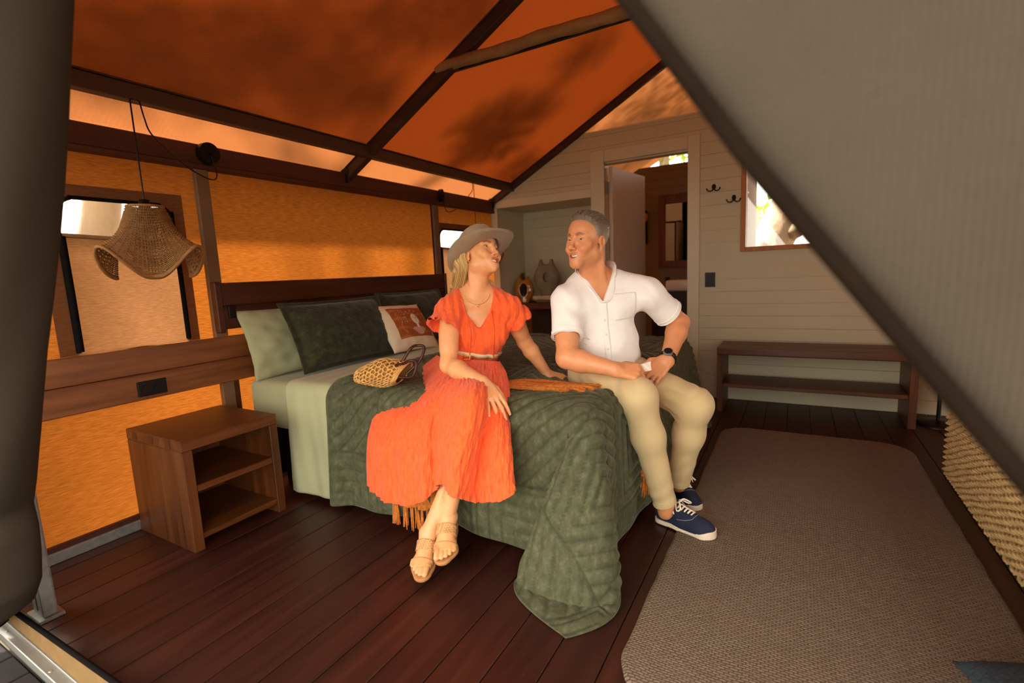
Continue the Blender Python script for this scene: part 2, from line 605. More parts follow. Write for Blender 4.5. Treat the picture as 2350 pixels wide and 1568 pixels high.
# rafters
nt = 7
for y, w, h, nm in ((2.415, 0.048, 0.06, 'dark timber rafter crossing the middle of the orange roof'), (YB - 0.02, 0.04, 0.05, 'dark rafter against the cream gable wall')):
    for side in (0, 1):
        a = Vector((XW, y, ZEAVE - 0.045)); b = Vector((XRIDGE, y, roof_z(XRIDGE) - 0.045))
        if side:
            a = Vector((2 * XRIDGE - a.x, a.y, a.z)); b = Vector((XRIDGE, y, b.z))
        t = thing('trim_%d' % nt, nm if not side else nm + ', on the side hidden by the grey flap', 'rafter', tuple(a), kind='structure')
        beam_obj('bar', (0, 0, 0), b - a, w, h, M['beamx'], t, up=(0, 0, 1))
        bb = beam_obj('cap', Vector((0, 0, 0.0)) + Vector((0, 0, h * 0.5 / 0.88 + 0.004)), (b - a) + Vector((0, 0, h * 0.5 / 0.88 + 0.004)), w + 0.02, 0.006, M['metal_brown'], t)
        box_obj('shoe', (-0.02, -w / 2 - 0.006, -0.035), (0.07, -w / 2, 0.06), M['black'], t)
        nt += 1
o = beam_obj('trim_%d' % nt, (XRIDGE, YF, roof_z(XRIDGE) - 0.03), (XRIDGE, 6.3, roof_z(XRIDGE) - 0.03), 0.06, 0.05, M['metal_brown']); nt += 1
tag(o, 'ridge pole at the top of the orange roof', 'beam', kind='structure')
# collar tie wrapped in a canvas sleeve
t = thing('trim_%d' % nt, 'horizontal collar tie in a tan canvas sleeve, spanning from the middle rafter', 'beam', (-1.78, 2.415, 2.262), kind='structure'); nt += 1
a = Acc()
n = 40
pts = [(-1.80 + i * (2.12 / (n - 1)), 2.405 + 0.002 * math.sin(i * 0.9), 2.262 + 0.003 * math.sin(i * 0.6)) for i in range(n)]
a.tube(pts, [0.030 + 0.002 * math.sin(i * 1.7) for i in range(n)], 12)
wlink('sleeve', a.mesh('sleeve'), M['sleeve'], t, True)
box_obj('inner_bar', (-0.03, 0.028, -0.02), (2.10, 0.05, 0.02), M['black'], t)

# roof canvas: gently sagging between the frame members
def roof_side(name, sgn, label):
    nu, nv = 60, 150
    U = np.linspace(0, 1, nu); Vv = np.linspace(0, 1, nv)
    uu, vv = np.meshgrid(U, Vv, indexing='ij')
    run = XRIDGE - XW + 0.20
    xx = XW - 0.20 + run * uu  # side overhang lengthened to keep sun out of the wall windows
    yy = YF - 1.05 + (6.5 - YF + 1.05) * vv  # front overhang lengthened out of view to shade the deck
    zz = ZEAVE + SLOPE * (xx - XW)
    sag = -0.012 * np.sin(np.clip((xx + 2.385) / (XRIDGE + 2.385), 0, 1) * PI) * np.abs(np.sin((yy - 2.415) * PI / 1.85))
    # pull lines running up the slope from the purlin
    P = np.stack([xx * 0 + 3.0, yy * 9.0, xx * 0], -1).reshape(-1, 3)
    pull = (vnoise(P, 1.3, 1.0) * 0.6 + vnoise(P, 3.1, 2.0) * 0.4).reshape(nu, nv)
    zz = zz + sag + 0.0035 * pull * np.exp(-((xx + 2.36) / 0.28) ** 2)
    if sgn > 0:
        xx = 2 * XRIDGE - xx
    V = np.stack([xx, yy, zz], -1).reshape(-1, 3)
    k_ = int(np.argmin(np.abs(U * run - (0.20 + XRIDGE * 0 + (-2.44 + 2.63)))))
    g_ = np.arange(nu * nv).reshape(nu, nv)
    b_ = int(np.argmin(np.abs(yy[0] - (YB + 0.02))))
    o = link(name, mesh_from(name, V[g_[k_:, :b_ + 1].ravel()], grid_faces(nu - k_, b_ + 1)), M['roof'], None, True)
    tag(o, label, 'roof', kind='structure')
    o = link(name + '_bathroom', mesh_from(name + '_bathroom', V[g_[k_:, b_:].ravel()], grid_faces(nu - k_, nv - b_)), M['bounce_pale'], None, True)
    tag(o, 'roof canvas over the bathroom past the cream wall, paler for painted bounce light' + (', on the hidden slope' if sgn > 0 else ''), 'roof', kind='structure')
    o = link(name + '_eave', mesh_from(name + '_eave', V[g_[:k_ + 1].ravel()], grid_faces(k_ + 1, nv)), M['bounce_pale'], None, True)
    tag(o, 'strip of roof canvas below the purlin, paler for painted bounce light' + (', hidden by the grey flap' if sgn > 0 else ', above the headboard wall'), 'roof', kind='structure')


roof_side('ceiling', -1, 'orange canvas roof glowing with daylight and mottled with leaf shadow')
roof_side('ceiling_far', 1, 'orange canvas roof slope on the side hidden by the grey flap')


# ---------------- lined walls: boards clipped to 2-D outlines
def clip(poly, a, b, c):
    """keep a*x+b*z<=c"""
    out = []
    for i in range(len(poly)):
        p = poly[i]; q = poly[(i + 1) % len(poly)]
        dp = a * p[0] + b * p[1] - c; dq = a * q[0] + b * q[1] - c
        if dp <= 0: out.append(p)
        if dp * dq < 0:
            s = dp / (dp - dq)
            out.append((p[0] + s * (q[0] - p[0]), p[1] + s * (q[1] - p[1])))
    return out


def boards(parent, x0, x1, z0, z1, holes, to3, nrm, m, pitch=0.0969, zj=0.7778, slope_cut=None, th=0.012, gap=0.0022):
    """shiplap boards as separate plank pieces on a plane; to3 maps (x,z); nrm points into the room"""
    nrm = Vector(nrm)
    k = math.floor((z0 - zj) / pitch)
    while zj + k * pitch < z1:
        a = max(z0, zj + k * pitch) ; b = min(z1, zj + (k + 1) * pitch)
        k += 1
        if b - a < 0.008: continue
        cuts = sorted({a, b} | {h[2] for h in holes if a < h[2] < b} | {h[3] for h in holes if a < h[3] < b})
        for lo, hi in zip(cuts[:-1], cuts[1:]):
            if hi - lo < 0.004: continue
            spans = [(x0, x1)]
            for h in holes:
                if h[2] < (lo + hi) / 2 < h[3]:
                    ns = []
                    for s in spans:
                        if h[0] > s[0]: ns.append((s[0], min(s[1], h[0])))
                        if h[1] < s[1]: ns.append((max(s[0], h[1]), s[1]))
                    spans = [s for s in ns if s[1] - s[0] > 0.005]
            for s in spans:
                g0 = gap / 2 if lo == a else 0; g1 = gap / 2 if hi == b else 0
                poly = [(s[0], lo + g0), (s[1], lo + g0), (s[1], hi - g1), (s[0], hi - g1)]
                if slope_cut:
                    for c in slope_cut: poly = clip(poly, *c)
                if len(poly) < 3: continue
                bm = bmesh.new()
                f = [bm.verts.new(Vector(to3(p)) + nrm * th) for p in poly]
                g = [bm.verts.new(to3(p)) for p in poly]
                bm.faces.new(f)
                n = len(poly)
                for i in range(n):
                    bm.faces.new((f[i], g[i], g[(i + 1) % n], f[(i + 1) % n]))
                bmesh.ops.recalc_face_normals(bm, faces=bm.faces[:])
                me = bpy.data.meshes.new('plank'); bm.to_mesh(me); bm.free()
                wlink('plank', me, m, parent)


DOOR = (-1.458, -0.768, 0.0, 2.005)
NICHE = (-2.553, -1.584, 0.0, 1.724)
WIN = (-0.341, 0.62, 1.213, 1.93)
gable = [( -SLOPE, 1.0, ZEAVE - 0.005 - SLOPE * XW), (SLOPE, 1.0, ZEAVE + SLOPE * XR)]
# the structural sheet behind the boards
ow = [(XW, 0), (XR, 0), (XR, 1.80), (0.30, 2.265), (-1.787, 2.265), (XW, 1.812)]
def rc_(h): return [(h[0], h[2] + 0.001), (h[1], h[2] + 0.001), (h[1], h[3]), (h[0], h[3])]
wb = poly_holes(ow, [rc_(DOOR), rc_(NICHE), rc_(WIN)], lambda p: (p[0], YB + 0.012, p[1]), 'wall_back', M['paint'])
tag(wb, 'cream painted wall of horizontal boards with the bathroom doorway', 'wall', kind='structure')
boards(wb, XW, XR, 0.0, 2.265, [DOOR, NICHE, WIN], lambda p: (p[0], YB + 0.012, p[1]), (0, -1, 0), M['paint'], slope_cut=gable)
for nm, lo, hi, lab in (
        ('trim_30', (XW, YB - 0.014, 1.724), (-1.582, YB + 0.012, 1.80), 'cream painted header over the desk niche'),
        ('trim_31', (-2.612, YB - 0.012, 0.0), (-2.553, YB + 0.012, 1.724), 'cream painted edge strip left of the desk niche'),
        ('trim_32', (-1.787, YB - 0.006, 2.255), (0.30, YB + 0.09, 2.272), 'cream capping along the top of the boarded wall')):
    o = box_obj(nm, lo, hi, M['trimp'], bevel=0.003)
    tag(o, lab, 'trim', kind='structure')

# bathroom door: casing, leaf and hinges
t = thing('door_1', 'cream bathroom doorway with its plain door standing open inwards', 'door', (-1.113, YB, 0), kind='structure')
def L_(p): return tuple(Vector(p) - Vector(t.location))
box_obj('casing', L_((-1.584, YB - 0.016, 0)), L_((-1.458, YB + 0.012, 2.106)), M['trimp'], t, 0.004)
box_obj('casing', L_((-0.768, YB - 0.016, 0)), L_((-0.674, YB + 0.012, 2.106)), M['trimp'], t, 0.004)
box_obj('casing', L_((-1.4575, YB - 0.016, 2.005)), L_((-0.7685, YB + 0.012, 2.106)), M['trimp'], t, 0.004)
for lo, hi in (((-1.472, YB + 0.0125, 0), (-1.459, YB + 0.10, 2.005)), ((-0.767, YB + 0.0125, 0), (-0.754, YB + 0.10, 2.005)), ((-1.459, YB + 0.0125, 1.992), (-0.767, YB + 0.10, 2.005))):
    box_obj('jamb', L_(lo), L_(hi), M['trimp'], t, 0.002)
ang = math.atan2(0.10, 0.715)
rot = Matrix.Rotation(-ang, 3, 'Z')
bm = bmesh.new()
add_box(bm, (0.0, 0.36, 0.995), (0.036, 0.72, 1.97), None, 0.003)
leaf = bmesh_obj('door_leaf', bm, plain('door_leaf_paint', srgb(206, 184, 158), 0.35, 0, 0.03, 3), t)
leaf.location = Vector((-1.436, YB + 0.09, 0)) - Vector(t.location); leaf.rotation_euler = (0, 0, -ang)
bm = bmesh.new()
add_box(bm, (0.045, 0.65, 0.98), (0.012, 0.11, 0.018), None, 0.004)
add_box(bm, (0.03, 0.69, 0.98), (0.03, 0.02, 0.02), None, 0.004)
bmesh_obj('handle', bm, M['black'], leaf)
for z in (1.80, 1.05, 0.25):
    bm = bmesh.new()
    bmesh.ops.create_cone(bm, cap_ends=True, segments=10, radius1=0.007, radius2=0.007, depth=0.10, matrix=Matrix.Translation((-1.453, YB + 0.075, z)) @ Matrix.Identity(4))
    add_box(bm, (-1.4535, YB + 0.045, z), (0.006, 0.05, 0.10))
    bmesh.ops.translate(bm, verts=bm.verts[:], vec=-Vector(t.location))
    bmesh_obj('hinge', bm, M['steel'], t)

# right-hand window in the boarded wall
t = thing('window_3', 'timber-framed window in the cream boarded wall above the bench', 'window', (0.14, YB, 1.57), kind='structure')
wx0, wx1, wz0, wz1 = WIN
wood_fr = wood('window_timber', srgb(120, 70, 28), srgb(172, 106, 46), srgb(196, 128, 62), 'z', rough=0.45)
for lo, hi in (((wx0 - 0.035, YB - 0.018, wz0 - 0.035), (wx0, YB + 0.10, wz1 + 0.035)), ((wx1, YB - 0.018, wz0 - 0.035), (wx1 + 0.035, YB + 0.10, wz1 + 0.035)),
               ((wx0, YB - 0.018, wz0 - 0.035), (wx1, YB + 0.10, wz0)), ((wx0, YB - 0.018, wz1), (wx1, YB + 0.10, wz1 + 0.035))):
    box_obj('frame', L_(lo) if False else tuple(Vector(lo) - Vector(t.location)), tuple(Vector(hi) - Vector(t.location)), wood_fr, t, 0.003)
gl = NT('window_glass')
gl.t.nodes.remove(gl.b)
tr = gl.n('ShaderNodeBsdfTransparent'); gg = gl.n('ShaderNodeBsdfGlossy'); gg.inputs['Roughness'].default_value = 0.02
mx = gl.n('ShaderNodeMixShader'); mx.inputs[0].default_value = 0.06
gl.l(tr.outputs[0], mx.inputs[1]); gl.l(gg.outputs[0], mx.inputs[2]); gl.l(mx.outputs[0], gl.out.inputs['Surface'])
box_obj('pane', tuple(Vector((wx0, YB + 0.05, wz0)) - Vector(t.location)), tuple(Vector((wx1, YB + 0.054, wz1)) - Vector(t.location)), gl.m, t, 0)

# desk niche
o = box_obj('wall_niche_left', (-2.575, YB + 0.012, 0), (-2.553, 4.80, 1.745), M['paint'], bevel=0)
tag(o, 'left side panel of the desk niche', 'wall', kind='structure')
o = box_obj('wall_niche_right', (-1.584, YB + 0.012, 0), (-1.562, 4.80, 1.745), M['paint'], bevel=0)
tag(o, 'right side panel of the desk niche beside the doorway', 'wall', kind='structure')
o = box_obj('ceiling_niche', (-2.553, YB + 0.012, 1.724), (-1.584, 4.80, 1.745), M['paint'], bevel=0)
tag(o, 'top panel of the desk niche', 'ceiling', kind='structure')
o = box_obj('wall_niche_back', (-2.575, 4.785, 0), (-1.562, 4.80, 1.745), M['paint'], bevel=0)
tag(o, 'boarded rear wall of the desk niche', 'wall', kind='structure')
boards(o, -2.553, -1.584, 0.0, 1.724, [], lambda p: (p[0], 4.785, p[1]), (0, -1, 0), M['paint'])

# bathroom shell
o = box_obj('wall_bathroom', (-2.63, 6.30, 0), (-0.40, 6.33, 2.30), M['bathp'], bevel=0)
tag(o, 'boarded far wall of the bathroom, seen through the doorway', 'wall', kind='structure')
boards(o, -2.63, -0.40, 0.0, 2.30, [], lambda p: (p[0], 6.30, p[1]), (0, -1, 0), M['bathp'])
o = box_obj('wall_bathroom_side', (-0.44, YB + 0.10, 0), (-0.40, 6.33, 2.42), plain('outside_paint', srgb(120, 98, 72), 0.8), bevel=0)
tag(o, 'side wall of the bathroom, its outside seen through the bench window', 'wall', kind='structure')

# right wall and the front gable
wr = poly_holes([(YF, 0.05), (6.35, 0.05), (6.35, 1.80), (YF, 1.80)], [[(1.2, 0.7), (2.2, 0.7), (2.2, 1.5), (1.2, 1.5)]], lambda p: (XR, p[0], p[1]), 'wall_right', M['wallc'])
tag(wr, 'orange canvas wall on the side behind the grey flap', 'wall', kind='structure')
# triangle of canvas over the entrance opening
zap = 2.15
fr = poly_holes([(XW, 1.70), (-1.16, 1.70), (XRIDGE, zap + 0.1), (-0.33, 1.70), (XR, 1.70), (XR, ZEAVE), (XRIDGE, roof_z(XRIDGE) - 0.01), (XW, ZEAVE)], [],
                lambda p: (p[0], YF + 0.03, p[1]), 'wall_front', M['taupe'])
tag(fr, 'canvas gable over the tent entrance', 'wall', kind='structure')

# ------------------------------------------------------------------ soft shapes: signed distances, blended and meshed
def f32(a): return np.asarray(a, np.float32)


def s_sph(P, c, r):
    d = P - f32(c)
    return np.sqrt((d * d).sum(1)) - r


def s_ell(P, c, r, R=None):
    d = P - f32(c)
    if R is not None: d = d @ f32(R)
    r = f32(r)
    k0 = np.sqrt(((d / r) ** 2).sum(1)); k1 = np.sqrt(((d / (r * r)) ** 2).sum(1))
    return k0 * (k0 - 1) / np.maximum(k1, 1e-6)


def s_rc(P, a, b, ra, rb):
    a = f32(a); b = f32(b)
    ab = b - a; L2 = float(ab @ ab) + 1e-12
    ap = P - a
    t = np.clip((ap @ ab) / L2, 0, 1)
    d = ap - t[:, None] * ab
    return np.sqrt((d * d).sum(1)) - (ra + (rb - ra) * t)


def s_cap2(P, a, b, ra, rb, flat, axis):
    """tapered limb with an oval section: squashed by FLAT along AXIS"""
    a = f32(a); b = f32(b); ax = f32(axis) / np.linalg.norm(axis)
    ab = b - a; L2 = float(ab @ ab) + 1e-12
    ap = P - a
    t = np.clip((ap @ ab) / L2, 0, 1)
    d = ap - t[:, None] * ab
    q = d @ ax
    dd = np.sqrt(np.maximum((d * d).sum(1) - q * q, 0) + (q / flat) ** 2)
    return (dd - (ra + (rb - ra) * t)) * min(1.0, flat if flat < 1 else 1.0)


def s_box(P, c, h, R=None, rnd_=0.0):
    d = P - f32(c)
    if R is not None: d = d @ f32(R)
    q = np.abs(d) - (f32(h) - rnd_)
    return np.sqrt((np.maximum(q, 0) ** 2).sum(1)) + np.minimum(q.max(1), 0) - rnd_


def s_chain(P, pts, rr, k=0.0):
    d = None
    for i in range(len(pts) - 1):
        e = s_rc(P, pts[i], pts[i + 1], rr[i], rr[i + 1])
        d = e if d is None else (np.minimum(d, e) if k == 0 else smin(d, e, k))
    return d


def smin(a, b, k):
    h = np.clip(0.5 + 0.5 * (b - a) / k, 0, 1)
    return b + (a - b) * h - k * h * (1 - h)


def smax(a, b, k):
    return -smin(-a, -b, k)


def plane(P, p, n):
    n = f32(n); n = n / np.linalg.norm(n)
    return (P - f32(p)) @ n


def polygonize(sdf, lo, hi, h, bs=8, lip=1.25):
    lo = np.asarray(lo, float); hi = np.asarray(hi, float)
    nb = np.maximum(1, np.ceil((hi - lo) / (h * bs)).astype(int))
    n = nb * bs
    # block centres
    g = [lo[i] + (np.arange(nb[i]) * bs + (bs - 1) / 2) * h for i in range(3)]
    C = np.stack(np.meshgrid(*g, indexing='ij'), -1).reshape(-1, 3).astype(np.float32)
    dc = sdf(C)
    act = np.abs(dc) < bs * h * 0.87 * lip + h
    D = np.repeat(np.repeat(np.repeat(dc.reshape(nb), bs, 0), bs, 1), bs, 2).astype(np.float32)
    off = np.stack(np.meshgrid(*[np.arange(bs)] * 3, indexing='ij'), -1).reshape(-1, 3)
    ids = np.argwhere(act.reshape(nb))
    step = 700
    for s in range(0, len(ids), step):
        I = ids[s:s + step]
        vox = (I[:, None, :] * bs + off[None]).reshape(-1, 3)
        val = sdf((lo + vox * h).astype(np.float32))
        D[vox[:, 0], vox[:, 1], vox[:, 2]] = val
    S = D < 0
    cnt = np.zeros(n - 1, np.int8)
    for dx in (0, 1):
        for dy in (0, 1):
            for dz in (0, 1):
                cnt += S[dx:n[0] - 1 + dx, dy:n[1] - 1 + dy, dz:n[2] - 1 + dz]
    cells = np.argwhere((cnt > 0) & (cnt < 8))
    if len(cells) == 0:
        return np.zeros((0, 3)), np.zeros((0, 4), int)
    acc = np.zeros((len(cells), 3)); num = np.zeros(len(cells))
    cs = [(0, 0, 0), (1, 0, 0), (0, 1, 0), (1, 1, 0), (0, 0, 1), (1, 0, 1), (0, 1, 1), (1, 1, 1)]
    cv = [D[cells[:, 0] + c[0], cells[:, 1] + c[1], cells[:, 2] + c[2]] for c in cs]
    for a in range(8):
        for b in range(a + 1, 8):
            if sum(abs(p - q) for p, q in zip(cs[a], cs[b])) != 1: continue
            m = (cv[a] < 0) != (cv[b] < 0)
            den = cv[a] - cv[b]
            t = np.where(m, cv[a] / np.where(np.abs(den) < 1e-12, 1, den), 0)
            ca = np.array(cs[a], float); cb = np.array(cs[b], float)
            acc += np.where(m[:, None], ca + t[:, None] * (cb - ca), 0); num += m
    V = lo + (cells + acc / num[:, None]) * h
    idx = np.full(n - 1, -1, np.int32)
    idx[cells[:, 0], cells[:, 1], cells[:, 2]] = np.arange(len(cells))
    Q = []
    for ax in range(3):
        u, v = (ax + 1) % 3, (ax + 2) % 3
        sl0 = [slice(None)] * 3; sl1 = [slice(None)] * 3
        sl0[ax] = slice(0, n[ax] - 1); sl1[ax] = slice(1, n[ax])
        ch = S[tuple(sl0)] != S[tuple(sl1)]
        e = np.argwhere(ch)
        e = e[(e[:, u] > 0) & (e[:, v] > 0) & (e[:, u] < n[u] - 1) & (e[:, v] < n[v] - 1)]
        if len(e) == 0: continue
        du = np.zeros(3, int); du[u] = 1
        dv = np.zeros(3, int); dv[v] = 1
        q = [e - du - dv, e - dv, e, e - du]
        q = np.stack([idx[p[:, 0], p[:, 1], p[:, 2]] for p in q], 1)
        flip = ~S[e[:, 0], e[:, 1], e[:, 2]]
        q[flip] = q[flip][:, ::-1]
        q = q[(q >= 0).all(1)]
        Q.append(q)
    return V, np.concatenate(Q)


def sdf_obj(name, sdf, lo, hi, h, m, parent, smooth=True, extra=None):
    V, F = polygonize(sdf, lo, hi, h)
    if extra is not None:
        n0 = len(V); V2, F2 = extra
        V = np.concatenate([V, V2]); F = np.concatenate([F, F2 + n0])
    return wlink(name, mesh_from(name, V, F), m, parent, smooth)


def frame(fwd, up):
    """rows x (to the figure's left), y forward, z up"""
    f = np.asarray(fwd, float); f /= np.linalg.norm(f)
    u = np.asarray(up, float); u -= f * (u @ f); u /= np.linalg.norm(u)
    return np.stack([np.cross(u, f) * 1.0, f, u])

# ------------------------------------------------------------------ headboard wall fittings
t = thing('headboard', 'wide dark timber headboard panel mounted above the pillows', 'headboard', (-2.57, 2.42, 0.87))
box_obj('panel', (-0.035, -0.95, 0.125), (0.0, 0.93, 0.245), M['head'], t, 0.004)
box_obj('panel', (-0.035, -0.95, 0.003), (-0.002, 0.93, 0.124), M['head'], t, 0.004)
box_obj('end_cap', (-0.06, -0.985, -0.012), (0.012, -0.951, 0.250), M['head'], t, 0.004)
box_obj('end_cap', (-0.06, 0.931, -0.012), (0.012, 0.955, 0.250), M['head'], t, 0.004)
sw = box_obj('switch', (0.0, -0.925, 0.06), (0.010, -0.885, 0.125), M['black'], t, 0.003)
sw['label'] = 'black reading light switch'
box_obj('rocker', (0.0101, -0.917, 0.072), (0.014, -0.893, 0.112), M['black'], sw, 0.001)

t = thing('wall_rail', 'long medium-brown timber rail fixed low along the orange canvas wall', 'rail', (-2.585, 2.0, 0.595))
box_obj('board', (-0.035, -1.54, 0.0), (0.0, 2.23, 0.120), M['rail'], t, 0.004)
box_obj('board', (-0.035, -1.54, 0.1212), (-0.001, 2.23, 0.240), M['rail'], t, 0.004)
box_obj('support', (-0.045, -0.565, -0.595), (-0.02, -0.535, -0.001), M['beam'], t, 0.003)
box_obj('support', (-0.045, -0.50, -0.595), (-0.02, -0.47, -0.001), M['beam'], t, 0.003)
t = thing('power_outlet', 'black double power outlet on the timber rail above the bedside table', 'power outlet', (-2.585, 1.105, 0.648))
box_obj('plate', (0, -0.06, -0.035), (0.010, 0.06, 0.035), M['black'], t, 0.004, 2)
for yy in (-0.033, 0.02):
    bm = bmesh.new()
    bmesh.ops.create_cone(bm, cap_ends=True, segments=18, radius1=0.017, radius2=0.016, depth=0.006, matrix=Matrix.Translation((0.012, yy, -0.006)) @ Matrix.Rotation(PI / 2, 4, 'Y'))
    bmesh_obj('socket', bm, M['black'], t)
    box_obj('rocker', (0.0101, yy - 0.006, 0.016), (0.0145, yy + 0.006, 0.028), M['black'], t, 0.001)

# bedside table
t = thing('bedside_table', 'open-fronted teak bedside table with two shelves, left of the bed', 'bedside table', (-2.365, 1.192, 0))
TW = (-0.225, 0.232)      # x range
box_obj('top', (TW[0], -0.212, 0.437), (TW[1], 0.215, 0.485), M['teak'], t, 0.003)
box_obj('side_panel', (TW[0], -0.212, 0.0), (TW[1], -0.170, 0.4365), M['teakz'], t, 0.003)
box_obj('side_panel', (TW[0], 0.175, 0.0), (TW[1], 0.215, 0.4365), M['teakz'], t, 0.003)
box_obj('back_panel', (TW[0], -0.1695, 0.05), (TW[0] + 0.018, 0.1745, 0.4365), M['teakz'], t, 0.001)
box_obj('shelf', (TW[0] + 0.0185, -0.1695, 0.252), (TW[1] - 0.006, 0.1745, 0.280), M['teak'], t, 0.002)
box_obj('shelf', (TW[0] + 0.0185, -0.1695, 0.045), (TW[1] - 0.006, 0.1745, 0.070), M['teak'], t, 0.002)
for xx in (-0.17, -0.03, 0.11):
    box_obj('joint_key', (xx, -0.2135, 0.444), (xx + 0.04, -0.2121, 0.478), M['head'], t, 0.0005)

# bench
t = thing('bench', 'low teak bench with a lower shelf against the cream boarded wall', 'bench', (0.10, 4.03, 0))
box_obj('top_slat', (-0.585, -0.185, 0.432), (0.59, 0.0, 0.486), M['teakx'], t, 0.008, 2)
box_obj('top_slat', (-0.585, 0.0015, 0.432), (0.59, 0.175, 0.486), M['teakx'], t, 0.008, 2)
box_obj('side_panel', (-0.583, -0.18, 0.0), (-0.543, 0.17, 0.4315), M['teakz'], t, 0.003)
box_obj('side_panel', (0.545, -0.18, 0.0), (0.588, 0.17, 0.4315), M['teakz'], t, 0.003)
box_obj('shelf', (-0.5425, -0.175, 0.19), (0.5445, 0.165, 0.219), M['teakx'], t, 0.003)

# rug
nu, nv = 130, 300
rx0, rx1, ry0, ry1, rr = -0.40, 0.605, 1.09, 3.49, 0.17
V = []
uu, vv = np.meshgrid(np.linspace(-1, 1, nu), np.linspace(-1, 1, nv), indexing='ij')
hx, hy = (rx1 - rx0) / 2, (ry1 - ry0) / 2
X = uu * hx; Y = vv * hy
# squeeze the corners to a rounded outline
def round_rect(X, Y, hx, hy, r):
    ax = np.abs(X); ay = np.abs(Y)
    ox = np.maximum(ax - (hx - r), 0); oy = np.maximum(ay - (hy - r), 0)
    m = np.maximum(ox, oy); d = np.hypot(ox, oy)
    k = np.where(d > 1e-9, m / np.maximum(d, 1e-9), 1.0)
    return np.sign(X) * np.where((ox > 0) & (oy > 0), hx - r + ox * k, ax), np.sign(Y) * np.where((ox > 0) & (oy > 0), hy - r + oy * k, ay)
X, Y = round_rect(X, Y, hx, hy, rr)
edge = np.minimum(1 - np.abs(uu), (1 - np.abs(vv)) * hy / hx)
Z = 0.012 * np.clip(edge / 0.02, 0, 1) ** 0.5 + 0.001
wob = 0.0015 * np.sin(vv * 40 + np.sin(vv * 13) * 2) * (np.abs(uu) > 0.97)
Vr = np.stack([X + wob + (rx0 + rx1) / 2, Y + (ry0 + ry1) / 2, Z], -1).reshape(-1, 3)
k = NT('rug_weave')
v = k.coord()
w1 = k.n('ShaderNodeTexBrick')
w1.offset = 0.5
for nm, val in (('Scale', 1.0), ('Brick Width', 0.019), ('Row Height', 0.0085), ('Mortar Size', 0.0022), ('Mortar Smooth', 1.0), ('Bias', 0.0)):
    w1.inputs[nm].default_value = val
ns = k.n('ShaderNodeTexNoise'); ns.inputs['Scale'].default_value = 9.0
k.l(v, ns.inputs['Vector'])
addv = k.n('ShaderNodeVectorMath', operation='MULTIPLY_ADD')
addv.inputs[1].default_value = (0.02, 0.02, 0.0)
k.l(ns.outputs['Color'], addv.inputs[0]); k.l(v, addv.inputs[2])
k.l(addv.outputs[0], w1.inputs['Vector'])
w1.inputs['Color1'].default_value = srgb(136, 124, 110); w1.inputs['Color2'].default_value = srgb(112, 99, 88); w1.inputs['Mortar'].default_value = srgb(88, 72, 61)
patch = k.noise(v, 2.3, 3)
patch2 = k.noise(v, 160.0, 2)
col = k.mix(k.math('MULTIPLY', patch, 0.75), w1.outputs['Color'], srgb(124, 104, 84))
col = k.mix(k.math('MULTIPLY', patch2, 0.4), col, srgb(158, 138, 114))
k.l(col, k.b.inputs['Base Color']); k.b.inputs['Roughness'].default_value = 0.95
k.b.inputs['Specular IOR Level'].default_value = 0.1
h = k.math('ADD', k.math('MULTIPLY', w1.outputs['Fac'], -1.0), k.math('MULTIPLY', patch2, 0.5))
k.l(k.bump(h, 0.9, 0.006), k.b.inputs['Normal'])
rug = link('rug', mesh_from('rug', Vr, grid_faces(nu, nv)), k.m, None, True)
tag(rug, 'brown-grey chunky woven rug with rounded corners on the timber floor', 'rug')

# wicker sofa, only its near side shows under the grey flap
t = thing('wicker_sofa', 'pale woven wicker sofa beside the rug, mostly behind the grey flap', 'sofa', (0.98, 2.0, 0))
wick = plain('wicker_strand', srgb(190, 160, 108), 0.6, 0, 0.3, 30, 0.2, 200)
wickd = plain('wicker_core', srgb(78, 58, 36), 0.9)
box_obj('core', (-0.285, -0.985, 0.02), (0.16, 1.025, 0.44), wickd, t, 0.02, 2)
a = Acc()
rows = 30
pitch = 0.034
ys = np.arange(0.97, 3.085, pitch / 4)
for r in range(rows):
    z = 0.022 + r * 0.0146
    ph = 0.0 if r % 2 else PI
    amp = 0.0075
    zz = z + 0.002 * np.sin(ys * 7 + r)
    xx = 0.68 - amp * np.sin(2 * PI * ys / (pitch * 2) + ph) - 0.004
    a.tube(np.stack([xx, ys, zz], 1), 0.0068, 5)
    xs = np.arange(0.68, 1.15, pitch / 4)
    yy = 3.035 + amp * np.sin(2 * PI * xs / (pitch * 2) + ph)
    a.tube(np.stack([xs, yy, 0 * xs + z], 1), 0.0068, 5)
w = wlink('weave', a.mesh('weave'), wick, t, True)
w['kind'] = 'stuff'
a = Acc()
for y in np.arange(0.97 + pitch / 2, 3.08, pitch):
    a.tube([(0.681, y, 0.0), (0.681, y, 0.46)], 0.005, 5)
o = wlink('stakes', a.mesh('stakes'), wick, t, True); o['kind'] = 'stuff'
a = Acc()
a.tube(spline([(0.678, 0.95, 0.455), (0.678, 2, 0.455), (0.678, 3.0, 0.455), (0.72, 3.045, 0.455), (1.14, 3.04, 0.455)], 60), 0.016, 8)
wlink('top_rim', a.mesh('top_rim'), wick, t, True)
bm = bmesh.new(); add_box(bm, (-0.06, 0.02, 0.51), (0.43, 1.9, 0.13), None, 0.04, 3)
bmesh_obj('seat_cushion', bm, plain('sofa_cushion', srgb(170, 160, 140), 0.9), t, True)
box_obj('backrest', (0.085, -0.985, 0.44), (0.16, 1.025, 0.78), wick, t, 0.02, 2)

